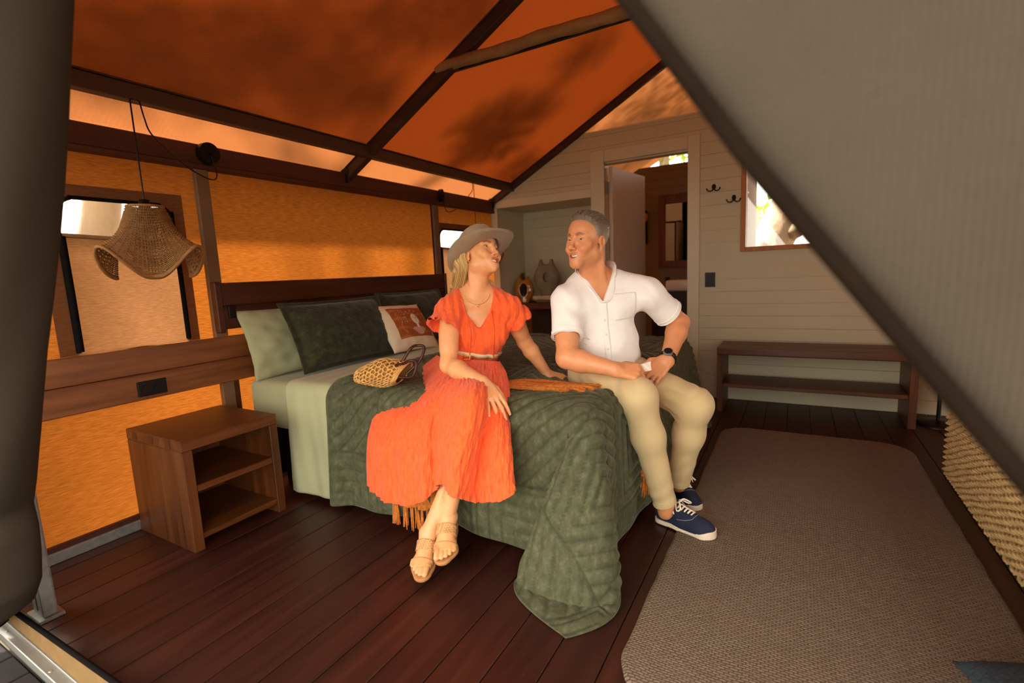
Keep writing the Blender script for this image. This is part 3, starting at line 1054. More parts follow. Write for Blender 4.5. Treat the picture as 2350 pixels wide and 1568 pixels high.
# floor cushion at the rug corner: only its edge comes into the frame
def pillow_arrays(W, H, T, n=40, pinch=0.07, pw=0.5, flange=0.0, ends=True):
    u, v = np.meshgrid(np.linspace(-1, 1, n), np.linspace(-1, 1, n), indexing='ij')
    x = W / 2 * u * (1 - pinch * (1 - v ** 2)); y = H / 2 * v * (1 - pinch * (1 - u ** 2))
    e = 1 - flange
    uu = np.clip(np.abs(u) / e, 0, 1); vv = np.clip(np.abs(v) / e, 0, 1)
    z = T / 2 * ((1 - uu ** 2.2) * (1 - vv ** 2.2)) ** pw
    return u, v, x, y, z


def pillow_obj(name, W, H, T, loc, right, up, m, n=40, pinch=0.07, pw=0.5, flange=0.0, disp=None, crumple=0.006, parent=None, seed=0.0):
    u, v, x, y, z = pillow_arrays(W, H, T, n, pinch, pw, flange)
    P2 = np.stack([u.ravel() * 2.1, v.ravel() * 2.1, u.ravel() * 0 + seed], 1)
    cr = (vnoise(P2, 1.4, seed) + 0.6 * vnoise(P2, 3.3, seed + 3)).reshape(u.shape) * crumple
    zf = z + cr * (z > 0) + (disp(u, v) if disp is not None else 0)
    zb = -z * 0.8 + cr * (z > 0)
    edge_w = cr * 0.5
    zf = np.where(z <= 0, edge_w + 0.003, zf); zb = np.where(z <= 0, edge_w - 0.003, zb)
    F = grid_faces(n, n)
    V = np.concatenate([np.stack([x, y, zf], -1).reshape(-1, 3), np.stack([x, y, zb], -1).reshape(-1, 3)])
    Fb = F[:, ::-1] + n * n
    idx = np.arange(n * n).reshape(n, n)
    ring = np.concatenate([idx[:-1, 0], idx[-1, :-1], idx[:0:-1, -1], idx[0, :0:-1]])
    r2 = np.roll(ring, -1)
    Fs = np.stack([ring, ring + n * n, r2 + n * n, r2], 1)
    me = mesh_from(name, V, np.concatenate([F, Fb, Fs]))
    o = link(name, me, m, parent, True)
    R = Vector(right).normalized(); U = Vector(up); U = (U - R * U.dot(R)).normalized(); N = R.cross(U)
    o.matrix_world = Matrix.Translation(loc) @ Matrix((R, U, N)).transposed().to_4x4()
    return o, (u, v, x, y, zf)


k = NT('denim_weave')
v = k.coord()
f = k.noise(k.coord(scale=(120, 260, 120)), 1.0, 3)
k.l(k.ramp(f, [(0.3, srgb(18, 26, 34)), (0.7, srgb(48, 62, 70))]), k.b.inputs['Base Color'])
k.b.inputs['Roughness'].default_value = 0.95
k.l(k.bump(f, 0.6, 0.004), k.b.inputs['Normal'])
o, _ = pillow_obj('floor_cushion', 0.40, 0.40, 0.12, (0.63, 1.385, 0.075), (0.94, 0.34, 0), (-0.34, 0.94, 0), k.m, 30, 0.04, 0.4, crumple=0.002)
tag(o, 'blue woven floor cushion at the near corner of the rug', 'cushion')

t = thing('pedestal', 'dark round pedestal base on the floor between the bench and the wicker sofa', 'stand', (0.83, 4.02, 0))
V, F = lathe([(0.0, 0.03), (0.03, 0.03), (0.05, 0.024), (0.10, 0.020), (0.118, 0.012), (0.12, 0.0)], 36)
link('base', mesh_from('base', V, F), M['black'], t, True)
a = Acc(); a.tube([(0, 0, 0.02), (0, 0, 0.4), (0, 0, 0.75)], 0.012, 12)
link('stem', a.mesh('stem'), M['black'], t, True)

# ------------------------------------------------------------------ bed
BX0, BX1, BY0, BY1, BZ = -2.555, -0.615, 1.545, 3.335, 0.595
k = NT('crushed_velvet')
v = k.coord()
n1 = k.noise(k.coord(scale=(1, 1, 0.7)), 44.0, 5, 0.65)
n2 = k.noise(v, 5.0, 3)
col = k.ramp(n1, [(0.28, srgb(62, 62, 44)), (0.52, srgb(83, 85, 62)), (0.74, srgb(108, 108, 86))])
col = k.mix(k.math('MULTIPLY', n2, 0.5), col, srgb(60, 65, 42))
at_ = k.n('ShaderNodeAttribute', attribute_name='stitch')  # holds the painted shade of the quilting grooves
col = k.mix(k.math('MULTIPLY', at_.outputs['Fac'], 0.5), col, srgb(34, 38, 22))  # groove shade mixed into the velvet colour
k.l(col, k.b.inputs['Base Color'])
k.b.inputs['Roughness'].default_value = 0.85
k.b.inputs['Specular IOR Level'].default_value = 0.2
k.b.inputs['Sheen Weight'].default_value = 0.45
k.b.inputs['Sheen Roughness'].default_value = 0.35
k.b.inputs['Sheen Tint'].default_value = srgb(168, 172, 146)
k.l(k.bump(n1, 0.35, 0.004), k.b.inputs['Normal'])
M['velvet'] = k.m
M['sage'] = plain('sage_cotton', srgb(158, 160, 122), 0.9, 0, 0.06, 4, 0.12, 300, sheen=0.15)
M['sheet'] = plain('pale_sage_sheet', srgb(176, 178, 138), 0.9, 0, 0.05, 4, 0.12, 320, sheen=0.15)

t = thing('bed', 'low double bed with a sage fitted mattress on a black base', 'bed', (-1.58, 2.44, 0))
base = box_obj('base', (-0.93, -0.84, 0.07), (0.90, 0.84, 0.335), M['blackmatte'], t, 0.01)
for sx in (-0.85, 0.82):
    for sy in (-0.76, 0.76):
        box_obj('leg', (sx - 0.03, sy - 0.03, 0.0), (sx + 0.03, sy + 0.03, 0.0695), M['black'], t, 0.003)
bm = bmesh.new()
add_box(bm, (BX0 / 2 + BX1 / 2 + 1.58, 0, 0.465), (BX1 - BX0, BY1 - BY0, 0.255), None, 0.05, 5)
mt = bmesh_obj('mattress', bm, M['sage'], t, True)


def edge_drop(d, R):
    """fabric d past the start of a rounded edge: horizontal travel and fall"""
    d = np.asarray(d, float)
    q = R * PI / 2
    a = np.clip(d / R, 0, PI / 2)
    h = np.where(d <= 0, d, np.where(d < q, R * np.sin(a), R))
    v = np.where(d <= 0, 0, np.where(d < q, R * (1 - np.cos(a)), R + (d - q)))
    return h, v


def grooves(a, b, line=False):
    """stitched geometric quilting: stripes that change direction from patch to patch"""
    S = 0.48
    i = np.floor(a / S); j = np.floor(b / S)
    x = a / S - i - 0.5; y = b / S - j - 0.5
    kind = np.mod(i * 2 + j * 3, 4)
    p = 9.0
    s1 = (x + y) * p / 1.41; s2 = (x - y) * p / 1.41; s3 = np.maximum(np.abs(x), np.abs(y)) * p; s4 = np.abs(x) * p + np.where(y > 0, y, -y) * p * 0.6
    s = np.where(kind == 0, s1, np.where(kind == 1, s2, np.where(kind == 2, s3, s4)))
    fr = np.abs(s - np.round(s))
    g = np.minimum(1.0, (fr / 0.5)) ** 0.55
    e = np.minimum(0.5 - np.abs(x), 0.5 - np.abs(y))
    if line:
        return np.maximum(np.exp(-(fr / 0.075) ** 2), np.exp(-(e / 0.012) ** 2))
    return g * np.minimum(1, e / 0.035) ** 0.5


def drape(fa, fb, zt, R, foot, near, far, thick, hem_wave=0.014, corner=True):
    """a, b flat coordinates (world x and y on the bed top) -> 3-D drape over the mattress"""
    xe, yn, yf = foot - R, near + R, far - R
    da = fa - xe
    dn = yn - fb
    df = fb - yf
    db = np.maximum(dn, df)
    sgn = np.where(dn > df, -1.0, 1.0)
    both = (da > 0) & (db > 0)
    ha, va = edge_drop(da, R); hb, vb = edge_drop(db, R)
    r = np.hypot(np.maximum(da, 0), np.maximum(db, 0)); phi = np.arctan2(np.maximum(db, 0), np.maximum(da, 0) + 1e-9)
    hr, vr = edge_drop(r, R)
    zmin = 0.014
    X = np.where(both, xe + hr * np.cos(phi), xe + ha)
    yb_edge = np.where(sgn < 0, yn, yf)
    Y = np.where(both, yb_edge + sgn * hr * np.sin(phi), np.where(db > 0, yb_edge + sgn * hb, fb))
    X = np.where((~both) & (da <= 0), fa, X)
    V = np.where(both, vr, np.maximum(va, vb))
    # the spare fabric at the corner stands out as a cone that trails on the floor
    s2 = np.sin(2 * phi)
    fl = np.where(both, np.maximum(r - R, 0) * np.abs(s2) ** 1.3, 0)
    X = X - fl * 0.03 + np.where(both, np.sin(4 * phi) * np.maximum(r - R, 0) * np.where(phi < PI / 4, 0.20, 0.34), 0)
    Y = Y + sgn * fl * 0.33
    over = np.maximum(V - (zt - zmin), 0)
    V = V - over * 0.96
    X = X + np.where(both, over * 0.30 * np.cos(phi * 1.1), over * (da > 0) * 0.8)
    Y = Y + sgn * np.where(both, over * 0.25, over * 0.8 * (db > 0))
    # gentle upright folds down the hanging sides
    fallf = np.clip(V / 0.5, 0, 1)
    wv = hem_wave * fallf * (np.sin(fa * 11.0) + 0.6 * np.sin(fa * 23.0 + 1.0))
    Y = Y + np.where((db > 0) & ~both, sgn * (0.012 * fallf + wv), 0)
    wx = hem_wave * fallf * (np.sin(fb * 9.0 + 1.0) + 0.6 * np.sin(fb * 21.0))
    X = X + np.where((da > 0) & ~both, 0.02 * fallf + wx, 0)
    Z = zt - V
    return np.stack([X, Y, Z], -1)


def sheet_mesh(name, fa, fb, zt, R, foot, near, far, relief, thick, hem_wave=0.014, extra=None):
    A, B = np.meshgrid(fa, fb, indexing='ij')
    P = drape(A, B, zt, R, foot, near, far, thick, hem_wave)
    if extra is not None:
        P = P + extra(A, B, P)
    du = np.gradient(P, axis=0); dv = np.gradient(P, axis=1)
    N = np.cross(du, dv); N /= np.linalg.norm(N, axis=-1)[..., None] + 1e-12
    P = P + N * relief(A, B)[..., None]
    P[..., 2] = np.maximum(P[..., 2], 0.006)
    na, nb = A.shape
    V = np.concatenate([P.reshape(-1, 3), (P - N * thick).reshape(-1, 3)])
    V[:, 2] = np.maximum(V[:, 2], 0.003)
    F = grid_faces(na, nb)
    idx = np.arange(na * nb).reshape(na, nb)
    ring = np.concatenate([idx[:-1, 0], idx[-1, :-1], idx[:0:-1, -1], idx[0, :0:-1]])
    r2 = np.roll(ring, -1)
    n = na * nb
    return mesh_from(name, V, np.concatenate([F, F[:, ::-1] + n, np.stack([ring, ring + n, r2 + n, r2], 1)]))


# top sheet turned down in front of the pillows
fa = np.linspace(-2.225, -1.72, 60)
fb = np.concatenate([np.arange(0.985, 1.60, 0.012), np.arange(1.60, 3.2, 0.04), np.arange(3.2, 3.86, 0.02)])
me = sheet_mesh('bed_sheet', fa, fb, BZ + 0.014, 0.055, 5.0, BY0 - 0.012, BY1 + 0.012,
                lambda A, B: 0.004 * np.sin(A * 31 + np.sin(B * 3) * 1.2) * np.clip((1.62 - B) / 0.3, 0.15, 1) + 0.0015 * np.sin(A * 70 + B * 9), 0.003, 0.006)
tag(link('bed_sheet', me, M['sheet'], None, True), 'pale sage top sheet folded down and hanging over the near side of the bed', 'sheet')

# quilt
fa = np.arange(-1.885, -0.02, 0.0075)
fb = np.concatenate([np.arange(0.985, 2.3, 0.0075), np.arange(2.3, 3.90, 0.011)])


def quilt_extra(A, B, P):
    E = np.zeros_like(P)
    roll = np.exp(-((A + 1.84) / 0.05) ** 2)          # doubled edge by the turned-down sheet
    side = np.clip((1.62 - B) / 0.2, 0, 1)
    E[..., 2] += 0.020 * roll * (1 - side)
    E[..., 1] -= 0.036 * roll * side
    # dips where people sit
    E[..., 2] -= 0.045 * np.exp(-(((A + 0.76) / 0.24) ** 2 + ((B - 2.12) / 0.26) ** 2)) * (P[..., 2] > 0.45)
    E[..., 2] -= 0.035 * np.exp(-(((A + 1.33) / 0.26) ** 2 + ((B - 1.80) / 0.22) ** 2)) * (P[..., 2] > 0.45)
    # hem not level along the near side
    low = np.clip((0.45 - P[..., 2]) / 0.4, 0, 1) * (B < 1.6)
    E[..., 2] += 0.03 * low * np.exp(-((A + 1.15) / 0.22) ** 2)
    E[..., 1] -= 0.035 * low * np.exp(-((A + 1.82) / 0.10) ** 2)
    # soft creases on top
    cr = np.sin(A * 17 + B * 9 + 2 * np.sin(B * 4)) * np.sin(B * 13 - A * 6)
    E[..., 2] += 0.004 * cr * (P[..., 2] > 0.5)
    return E


me = sheet_mesh('quilt', fa, fb, BZ + 0.030, 0.085, BX1 + 0.04, BY0 - 0.032, BY1 + 0.03,
                lambda A, B: 0.0135 * grooves(A + 3.0, B + 0.2) * np.clip((A + 1.86) / 0.06, 0, 1) * np.clip((B - 1.0) / 0.04, 0, 1) * np.clip((-0.035 - A) / 0.04, 0, 1), 0.008, 0.012, quilt_extra)
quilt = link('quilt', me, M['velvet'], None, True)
A_, B_ = np.meshgrid(fa, fb, indexing='ij')
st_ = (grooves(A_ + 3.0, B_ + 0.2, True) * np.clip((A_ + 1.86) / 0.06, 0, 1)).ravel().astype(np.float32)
at_ = me.attributes.new('stitch', 'FLOAT', 'POINT')          # shade of the quilting grooves, painted dark
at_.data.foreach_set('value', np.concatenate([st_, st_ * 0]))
tag(quilt, 'dark green crushed velvet quilt spread over the bed, its corner trailing on the floor', 'quilt')

# orange throw lying across the foot of the bed and down both sides
k = NT('burnt_orange_knit')
v = k.coord()
f = k.noise(k.coord(scale=(90, 90, 90)), 1.0, 3)
k.l(k.ramp(f, [(0.3, srgb(168, 88, 24)), (0.7, srgb(214, 128, 50))]), k.b.inputs['Base Color'])
k.b.inputs['Roughness'].default_value = 0.95
k.l(k.bump(f, 0.4, 0.004), k.b.inputs['Normal'])
M['throw'] = k.m
t = thing('throw_blanket', 'burnt orange throw with a knotted fringe, bunched under the seated couple', 'blanket', (-1.0, 1.8, 0.6))
cl = spline([(-1.36, 1.452, 0.130), (-1.31, 1.455, 0.38), (-1.21, 1.488, 0.55), (-1.12, 1.585, 0.622), (-1.0, 1.76, 0.632), (-0.82, 1.77, 0.632), (-0.66, 1.88, 0.622), (-0.535, 2.08, 0.53), (-0.512, 2.13, 0.36), (-0.505, 2.15, 0.20)], 110)
wd = spline([(-1, 0.05, 0), (-1, 0.02, 0), (-0.75, -0.55, 0), (-0.6, -0.8, 0), (-0.25, -1, 0), (0.1, -1, 0), (0.5, -0.85, 0), (0.5, 0.85, 0), (0.2, 1, 0), (0.1, 1, 0)], 110)
wd = spline([(1, -0.1, 0), (1, -0.1, 0), (0.9, -0.4, 0), (0.6, -0.8, 0), (0.2, -1, 0), (-0.1, -1, 0), (-0.7, -0.7, 0), (-0.5, -0.85, 0), (-0.3, -1, 0), (-0.2, -1, 0)], 110)
hw = np.interp(np.linspace(0, 1, 110), [0, 0.2, 0.4, 0.7, 1], [0.13, 0.12, 0.10, 0.10, 0.14])
nw = 40
sv = np.linspace(-1, 1, nw)
P = np.zeros((110, nw, 3))
from mathutils.bvhtree import BVHTree
qv = [tuple(v.co) for v in quilt.data.vertices]
q_bvh = BVHTree.FromPolygons(qv, [tuple(p_.vertices) for p_ in quilt.data.polygons])
for i in range(110):
    d = wd[i] / np.linalg.norm(wd[i])
    T = cl[min(i + 1, 109)] - cl[max(i - 1, 0)]; T /= np.linalg.norm(T)
    nn = np.cross(d, T); nn /= np.linalg.norm(nn)
    if nn[2] < 0 and abs(nn[2]) > 0.3: nn = -nn
    if abs(nn[2]) <= 0.3 and (nn[1] > 0 if i < 50 else nn[0] < 0): nn = -nn
    fold = 0.007 * np.sin(sv * 13 + 1.5 * np.sin(i * 0.05)) + 0.005 * np.sin(sv * 29 + i * 0.07)
    row_ = cl[i] + sv[:, None] * hw[i] * d
    for jj in range(nw):
        hit_ = q_bvh.ray_cast(Vector(row_[jj] + nn * 0.30), Vector(-nn), 0.55)
        base_ = np.array(hit_[0]) if hit_[0] is not None else row_[jj]
        P[i, jj] = base_ + nn * (0.009 + fold[jj])
# smooth along the length so folds stay continuous
for _ in range(3):
    P[1:-1] = (P[:-2] + 2 * P[1:-1] + P[2:]) / 4
wlink('cloth', mesh_from('cloth', np.concatenate([P.reshape(-1, 3)]), grid_faces(110, nw)), M['throw'], t, True)
a = Acc()
for row in (0, 109):
    for q in range(26):
        p0 = P[row, int(q / 25 * (nw - 1))]
        L = 0.085 + 0.02 * rnd.random()
        for s in range(2):
            jx = (rnd.random() - 0.5) * 0.02; jy = (rnd.random() - 0.5) * 0.015
            a.tube(spline([p0, p0 + np.array([jx * 0.3, jy * 0.3, -L * 0.35]), p0 + np.array([jx, jy - 0.003, -L])], 6), [0.0035, 0.004, 0.0042, 0.0036, 0.0032, 0.0022], 5)
fr = wlink('fringe', a.mesh('fringe'), M['throw'], t, True)
fr['kind'] = 'stuff'

# pillows and cushion
def sham(u, v):
    s = np.abs(u * 9 + v * 0 - np.round(u * 9)); g1 = np.minimum(1, np.abs((u + v) * 8 - np.round((u + v) * 8)) / 0.25)
    ins = (np.abs(u) < 0.86) & (np.abs(v) < 0.8)
    return np.where(ins, 0.0035 * g1, 0)


k = NT('dark_green_velvet')
n1 = k.noise(k.coord(), 24.0, 5, 0.65)
k.l(k.ramp(n1, [(0.3, srgb(34, 36, 20)), (0.55, srgb(52, 55, 32)), (0.78, srgb(76, 79, 50))]), k.b.inputs['Base Color'])
k.b.inputs['Roughness'].default_value = 0.9; k.b.inputs['Sheen Weight'].default_value = 0.2; k.b.inputs['Specular IOR Level'].default_value = 0.2
k.l(k.bump(n1, 0.3, 0.004), k.b.inputs['Normal'])
M['dkvelvet'] = k.m
o, _ = pillow_obj('pillow', 0.66, 0.39, 0.11, (-2.505, 1.86, 0.782), (0.03, 1, 0.02), (-0.28, 0, 0.96), M['sage'], 44, 0.06, 0.5, crumple=0.010, seed=2.0)
tag(o, 'plain sage pillow tucked behind the dark green velvet pillow', 'pillow')
o, _ = pillow_obj('pillow', 0.74, 0.42, 0.18, (-2.345, 2.055, 0.80), (0.02, 1, 0.0), (-0.42, 0, 0.91), M['dkvelvet'], 90, 0.05, 0.45, flange=0.10, disp=sham, crumple=0.008, seed=1.0)
tag(o, 'dark green quilted velvet pillow leaning on the headboard beside the sage pillow', 'pillow', 'velvet pillows')
o, _ = pillow_obj('pillow', 0.72, 0.42, 0.16, (-2.455, 2.86, 0.805), (0.0, 1, 0.0), (-0.36, 0, 0.93), M['dkvelvet'], 90, 0.05, 0.45, flange=0.10, disp=sham, crumple=0.008, seed=5.0)
tag(o, 'dark green quilted velvet pillow behind the printed cushion', 'pillow', 'velvet pillows')

# printed cushion: print held in a colour attribute on a fine grid
k = NT('printed_cotton')
at = k.n('ShaderNodeAttribute', attribute_name='print')
k.l(at.outputs['Color'], k.b.inputs['Base Color'])
k.b.inputs['Roughness'].default_value = 0.9
k.l(k.bump(k.noise(k.coord(), 300.0, 2), 0.15, 0.002), k.b.inputs['Normal'])
N_ = 130
o, (u, v, x, y, z) = pillow_obj('cushion', 0.44, 0.36, 0.13, (-2.275, 2.515, 0.765), (0.02, 1, -0.05), (-0.56, 0.0, 0.83), k.m, N_, 0.05, 0.5, crumple=0.004, seed=3.0)
tag(o, 'white cushion printed with a pale face on a rust-brown square', 'cushion')
cream, rust, rust2, pale, pink, ink = [np.array(srgb(*c)) for c in ((226, 210, 176), (158, 84, 36), (178, 104, 52), (232, 214, 190), (206, 158, 132), (70, 34, 18))]
Cc = np.zeros(u.shape + (4,)); Cc[...] = cream
inb = (u > -0.68) & (u < 0.84) & (v > -0.60) & (v < 0.74)
wavy = np.sin(v * 16 + 2.2 * np.sin(u * 3.5)) > 0.72
Cc[inb] = rust
Cc[inb & wavy] = rust2
fx, fy = u - 0.22, v - 0.16
halo = (np.abs(np.hypot(fx, fy * 0.95) - 0.36) < 0.02) & inb
Cc[halo] = rust2 * 0.7
angs = np.arctan2(fy, fx)
rays = (np.hypot(fx, fy) > 0.38) & (np.hypot(fx, fy) < 0.46) & (np.abs(np.sin(angs * 7)) > 0.93) & (fy > -0.1)
Cc[rays & inb] = pink
face = (fx / 0.16) ** 2 + (fy / 0.24) ** 2 < 1
neck = (np.abs(fx) < 0.05) & (fy < -0.15) & (fy > -0.40)
sh = (np.abs(fx) < 0.30 - np.abs(v + 0.30) * 0.9) & (v < -0.20) & (v > -0.52)
Cc[sh & inb] = pink
Cc[face | neck] = pale
for ex in (-0.07, 0.07):
    Cc[((fx - ex) / 0.035) ** 2 + ((fy - 0.05) / 0.014) ** 2 < 1] = ink
Cc[(np.abs(fx - 0.005) < 0.008) & (fy < 0.03) & (fy > -0.07)] = ink
Cc[(np.abs(fy + 0.12) < 0.012) & (np.abs(fx) < 0.035)] = ink
vine = (np.abs(u + 0.42 - 0.05 * np.sin(v * 11)) < 0.02) & inb & (v > -0.45) & (v < 0.5)
Cc[vine] = rust2 * 1.3
dots = (np.hypot((u * 9) % 1 - 0.5, (v * 9) % 1 - 0.5) < 0.17) & inb & (np.abs(u + 0.3) < 0.2) & (v > 0.0)
Cc[dots] = pink
att = o.data.attributes.new('print', 'FLOAT_COLOR', 'POINT')
full = np.zeros((len(o.data.vertices), 4), np.float32); full[:] = cream
full[:N_ * N_] = Cc.reshape(-1, 4)
att.data.foreach_set('color', full.ravel())

# raffia bag lying on the quilt
raf = plain('raffia', srgb(206, 160, 92), 0.8, 0, 0.2, 40, 0.2, 220)
rafd = plain('raffia_lining', srgb(170, 122, 58), 0.9, 0, 0.2, 20)
lea = plain('dark_leather', srgb(58, 26, 16), 0.4, 0, 0.15, 12, 0.1, 120, spec=0.5)
t = thing('raffia_bag', 'open-knotted raffia bag with dark leather handles lying on the quilt', 'bag', (-1.595, 1.575, 0.618))
def bag_pt(u, v, off=0.0):
    """u round the mouth axis 0..2pi, v from bottom (0) to mouth (1); the bag lies on its side"""
    L = 0.215
    r = 0.085 * np.sin(np.clip(v * 0.8 + 0.05, 0, 1) * PI) ** 0.5 + off
    r = r * (1 + 0.10 * np.sin(2 * u + 5 * v + 1) + 0.06 * np.sin(3 * u - 7 * v))
    ax = -0.11 + L * v + 0.03 * np.sin(u + 0.6) * v
    c, s = np.cos(u), np.sin(u)
    squash = np.where(s < 0, 0.50, 0.80)
    return np.stack([ax, r * c * 1.05, 0.052 + r * s * squash], -1)
uu, vv = np.meshgrid(np.linspace(0, 2 * PI, 49)[:-1], np.linspace(0.0, 0.97, 24), indexing='ij')
ROT = np.array([[0.86, -0.51, 0], [0.51, 0.86, 0], [0, 0, 1.0]])
me = mesh_from('lining', bag_pt(uu, vv, -0.006).reshape(-1, 3) @ ROT.T, grid_faces(48, 24, close_u=True))
link('lining', me, rafd, t, True)
a = Acc()
for i in range(13):
    vv1 = 0.04 + 0.93 * i / 12
    us = np.linspace(0, 2 * PI, 97)[:-1]
    pts = bag_pt(us, vv1 + 0.012 * np.sin(us * 22 + i * PI) + 0.007 * np.sin(us * 5 + i * 2.1), 0.002)
    a.tube(pts @ ROT.T, 0.0034, 5, True)
for jx in range(22):
    vs_ = np.linspace(0.02, 0.97, 40)
    pts = bag_pt(jx / 22 * 2 * PI + 0.10 * np.sin(vs_ * 12 * PI * 1.0), vs_, 0.003)
    a.tube(pts @ ROT.T, 0.0034, 5)
for q in (0.93, 0.955, 0.98):
    us = np.linspace(0, 2 * PI, 97)[:-1]
    a.tube(bag_pt(us, q + 0 * us, 0.004) @ ROT.T, 0.0045, 5, True)
nt_ = link('netting', a.mesh('netting'), raf, t, True)
nt_['kind'] = 'stuff'
def strap(name, pts, w, th, m, parent, sideways):
    a_ = Acc(); P_ = spline(pts, 40)
    a_.tube(P_, w * 0.36, 8)
    return link(name, a_.mesh(name), m, parent, True)
for dy, up in ((-0.03, 0.03), (0.03, 0.09)):
    strap('handle', [(0.02, dy + 0.0, 0.105), (0.075, dy + 0.02, 0.105), (0.105, dy + 0.06, up + 0.075), (0.120, dy + 0.09, up + 0.085), (0.150, dy + 0.10, up + 0.075), (0.145, dy + 0.07, up + 0.02), (0.105, dy + 0.02, 0.055)], 0.018, 0.005, lea, t, (0.5, -0.85, 0.1))

# ------------------------------------------------------------------ wicker pendant lamps
wk = plain('rattan', srgb(140, 98, 52), 0.55, 0, 0.22, 40, 0.15, 200)


def make_lamp(label):
    t = thing('pendant_lamp', label, 'lamp', (-2.36, 1.082, 1.44), group='woven pendant lamps')
    loc = np.array(t.location)
    NL = 4

    def shade_pt(th, s):
        R = 0.064 + 0.112 * s ** 1.2
        ruffle = s ** 2.2
        r = R - 0.050 * ruffle * np.cos(NL * th + 1.72)
        cc = np.cos(NL * th + 1.72)
        z = -0.232 * s - 0.060 * ruffle * (1 - 2 * ((1 - cc) / 2) ** 1.9)
        return np.stack([r * np.cos(th), r * np.sin(th), z], -1)
    a = Acc()
    ns = 75
    sv = np.linspace(0, 1, 30)
    for i in range(ns):
        a.tube(shade_pt(i / ns * 2 * PI + 0 * sv, sv), 0.0021, 4)
    o = link('spokes', a.mesh('spokes'), wk, t, True); o['kind'] = 'stuff'
    a = Acc()
    rows = 46
    th = np.linspace(0, 2 * PI, ns * 2 + 1)[:-1]
    for r in range(rows):
        s = (r + 0.5) / rows
        if r in (1, 3): continue
        p = shade_pt(th, s + 0 * th)
        nrm = np.stack([np.cos(th), np.sin(th), 0.5 + 0 * th], -1)
        p = p + nrm * (0.0028 * np.cos(th * ns / 1.0 + (PI if r % 2 else 0)))[:, None]
        a.tube(p, 0.00265, 4, True)
    o = link('weave', a.mesh('weave'), wk, t, True); o['kind'] = 'stuff'
    a = Acc()
    for s, rr in ((0.0, 0.005), (1.0, 0.0065), (0.985, 0.005)):
        a.tube(shade_pt(th, s + 0 * th), rr, 6, True)
    link('rim', a.mesh('rim'), wk, t, True)
    V, F = lathe([(0.0, 0.03), (0.02, 0.028), (0.022, -0.045), (0.016, -0.05), (0.0, -0.05)], 16)
    link('lamp_holder', mesh_from('lamp_holder', V, F), M['black'], t, True)
    V, F = lathe([(0.0, -0.05), (0.014, -0.055), (0.03, -0.085), (0.034, -0.105), (0.026, -0.13), (0.0, -0.142)], 18)
    bulb = plain('bulb_glass', srgb(235, 228, 214), 0.15)
    link('bulb', mesh_from('bulb', V, F), bulb, t, True)
    a = Acc()
    a.tube([(0, 0, 0.02), (0.001, 0.0, 0.2), (0.0, 0.001, 0.425)], 0.0032, 6)
    pts = [(0, 0.035, 0.425), (0.0, 0.045, 0.36), (-0.03, 0.075, 0.315), (-0.06, 0.14, 0.27), (-0.10, 0.24, 0.215), (-0.13, 0.33, 0.185), (-0.15, 0.385, 0.180), (-0.165, 0.415, 0.20), (-0.175, 0.42, 0.24), (-0.185, 0.412, 0.30)]
    a.tube(spline(pts, 60), 0.0032, 6)
    a.tube([(0, 0.0, 0.425), (0.0, 0.018, 0.431), (0, 0.035, 0.425)], 0.0032, 6)
    link('cord', a.mesh('cord'), M['black'], t, True)['label'] = 'black flex'
    bm = bmesh.new()
    bmesh.ops.create_cone(bm, cap_ends=True, segments=28, radius1=0.052, radius2=0.050, depth=0.034, matrix=Matrix.Translation((-0.205, 0.41, 0.318)) @ Matrix.Rotation(PI / 2, 4, 'Y'))
    bmesh.ops.create_cone(bm, cap_ends=True, segments=12, radius1=0.007, radius2=0.006, depth=0.02, matrix=Matrix.Translation((-0.182, 0.41, 0.312)) @ Matrix.Rotation(PI / 2, 4, 'Y'))
    link('ceiling_rose', bmesh_to(bm), M['black'], t)['label'] = 'round black flex mount on the beam'
    return t


def bmesh_to(bm):
    me = bpy.data.meshes.new('part'); bm.normal_update(); bm.to_mesh(me); bm.free()
    return me


lamp = make_lamp('scalloped wicker pendant lamp hanging in front of the bedside window')
l2 = copy_tree(lamp)
l2['label'] = 'wicker pendant lamp on the far side of the bed, its shade hidden behind the hat'
l2.location = (-2.36, 3.56, 1.44)
l2.scale = (1, -0.5, 1)
l2.scale = (1, 1, 1)
for ch in l2.children:
    if ch.name.startswith('cord') or ch.name.startswith('ceiling_rose'):
        ch.scale = (1, -0.45, 1)

# ------------------------------------------------------------------ coat hooks and switch on the boarded wall
def coat_hook(x, z, label):
    t = thing('coat_hook', label, 'hook', (x, YB - 0.0, z), group='black double coat hooks')
    hk = M['black']
    V, F = lathe([(0.0, 0.010), (0.010, 0.009), (0.0155, 0.004), (0.016, 0.0)], 18)
    V = V @ np.array([[1, 0, 0], [0, 0, 1.35], [0, -1, 0]])
    link('backplate', mesh_from('backplate', V, F), hk, t, True)
    a = Acc()
    for s in (-1, 1):
        a.tube(spline([(0, -0.008, 0.0), (s * 0.006, -0.012, -0.022), (s * 0.022, -0.022, -0.034), (s * 0.040, -0.032, -0.030), (s * 0.050, -0.038, -0.012)], 16),
               np.concatenate([np.linspace(0.006, 0.004, 13), [0.005, 0.006, 0.004]]), 7)
    link('prongs', a.mesh('prongs'), hk, t, True)
    return t


coat_hook(-0.573, 1.692, 'upper black double coat hook, nearer the doorway')
coat_hook(-0.428, 1.594, 'lower black double coat hook, beside the window frame')
t = thing('light_switch', 'black light switch plate beside the bathroom doorway', 'light switch', (-0.593, YB - 0.0, 0.971))
box_obj('plate', (-0.038, -0.010, -0.058), (0.038, 0.0, 0.058), M['black'], t, 0.003, 2)
box_obj('rocker', (-0.012, -0.0135, 0.005), (0.012, -0.0101, 0.035), M['black'], t, 0.001)
box_obj('rocker', (-0.012, -0.0135, -0.038), (0.012, -0.0101, -0.008), M['black'], t, 0.001)

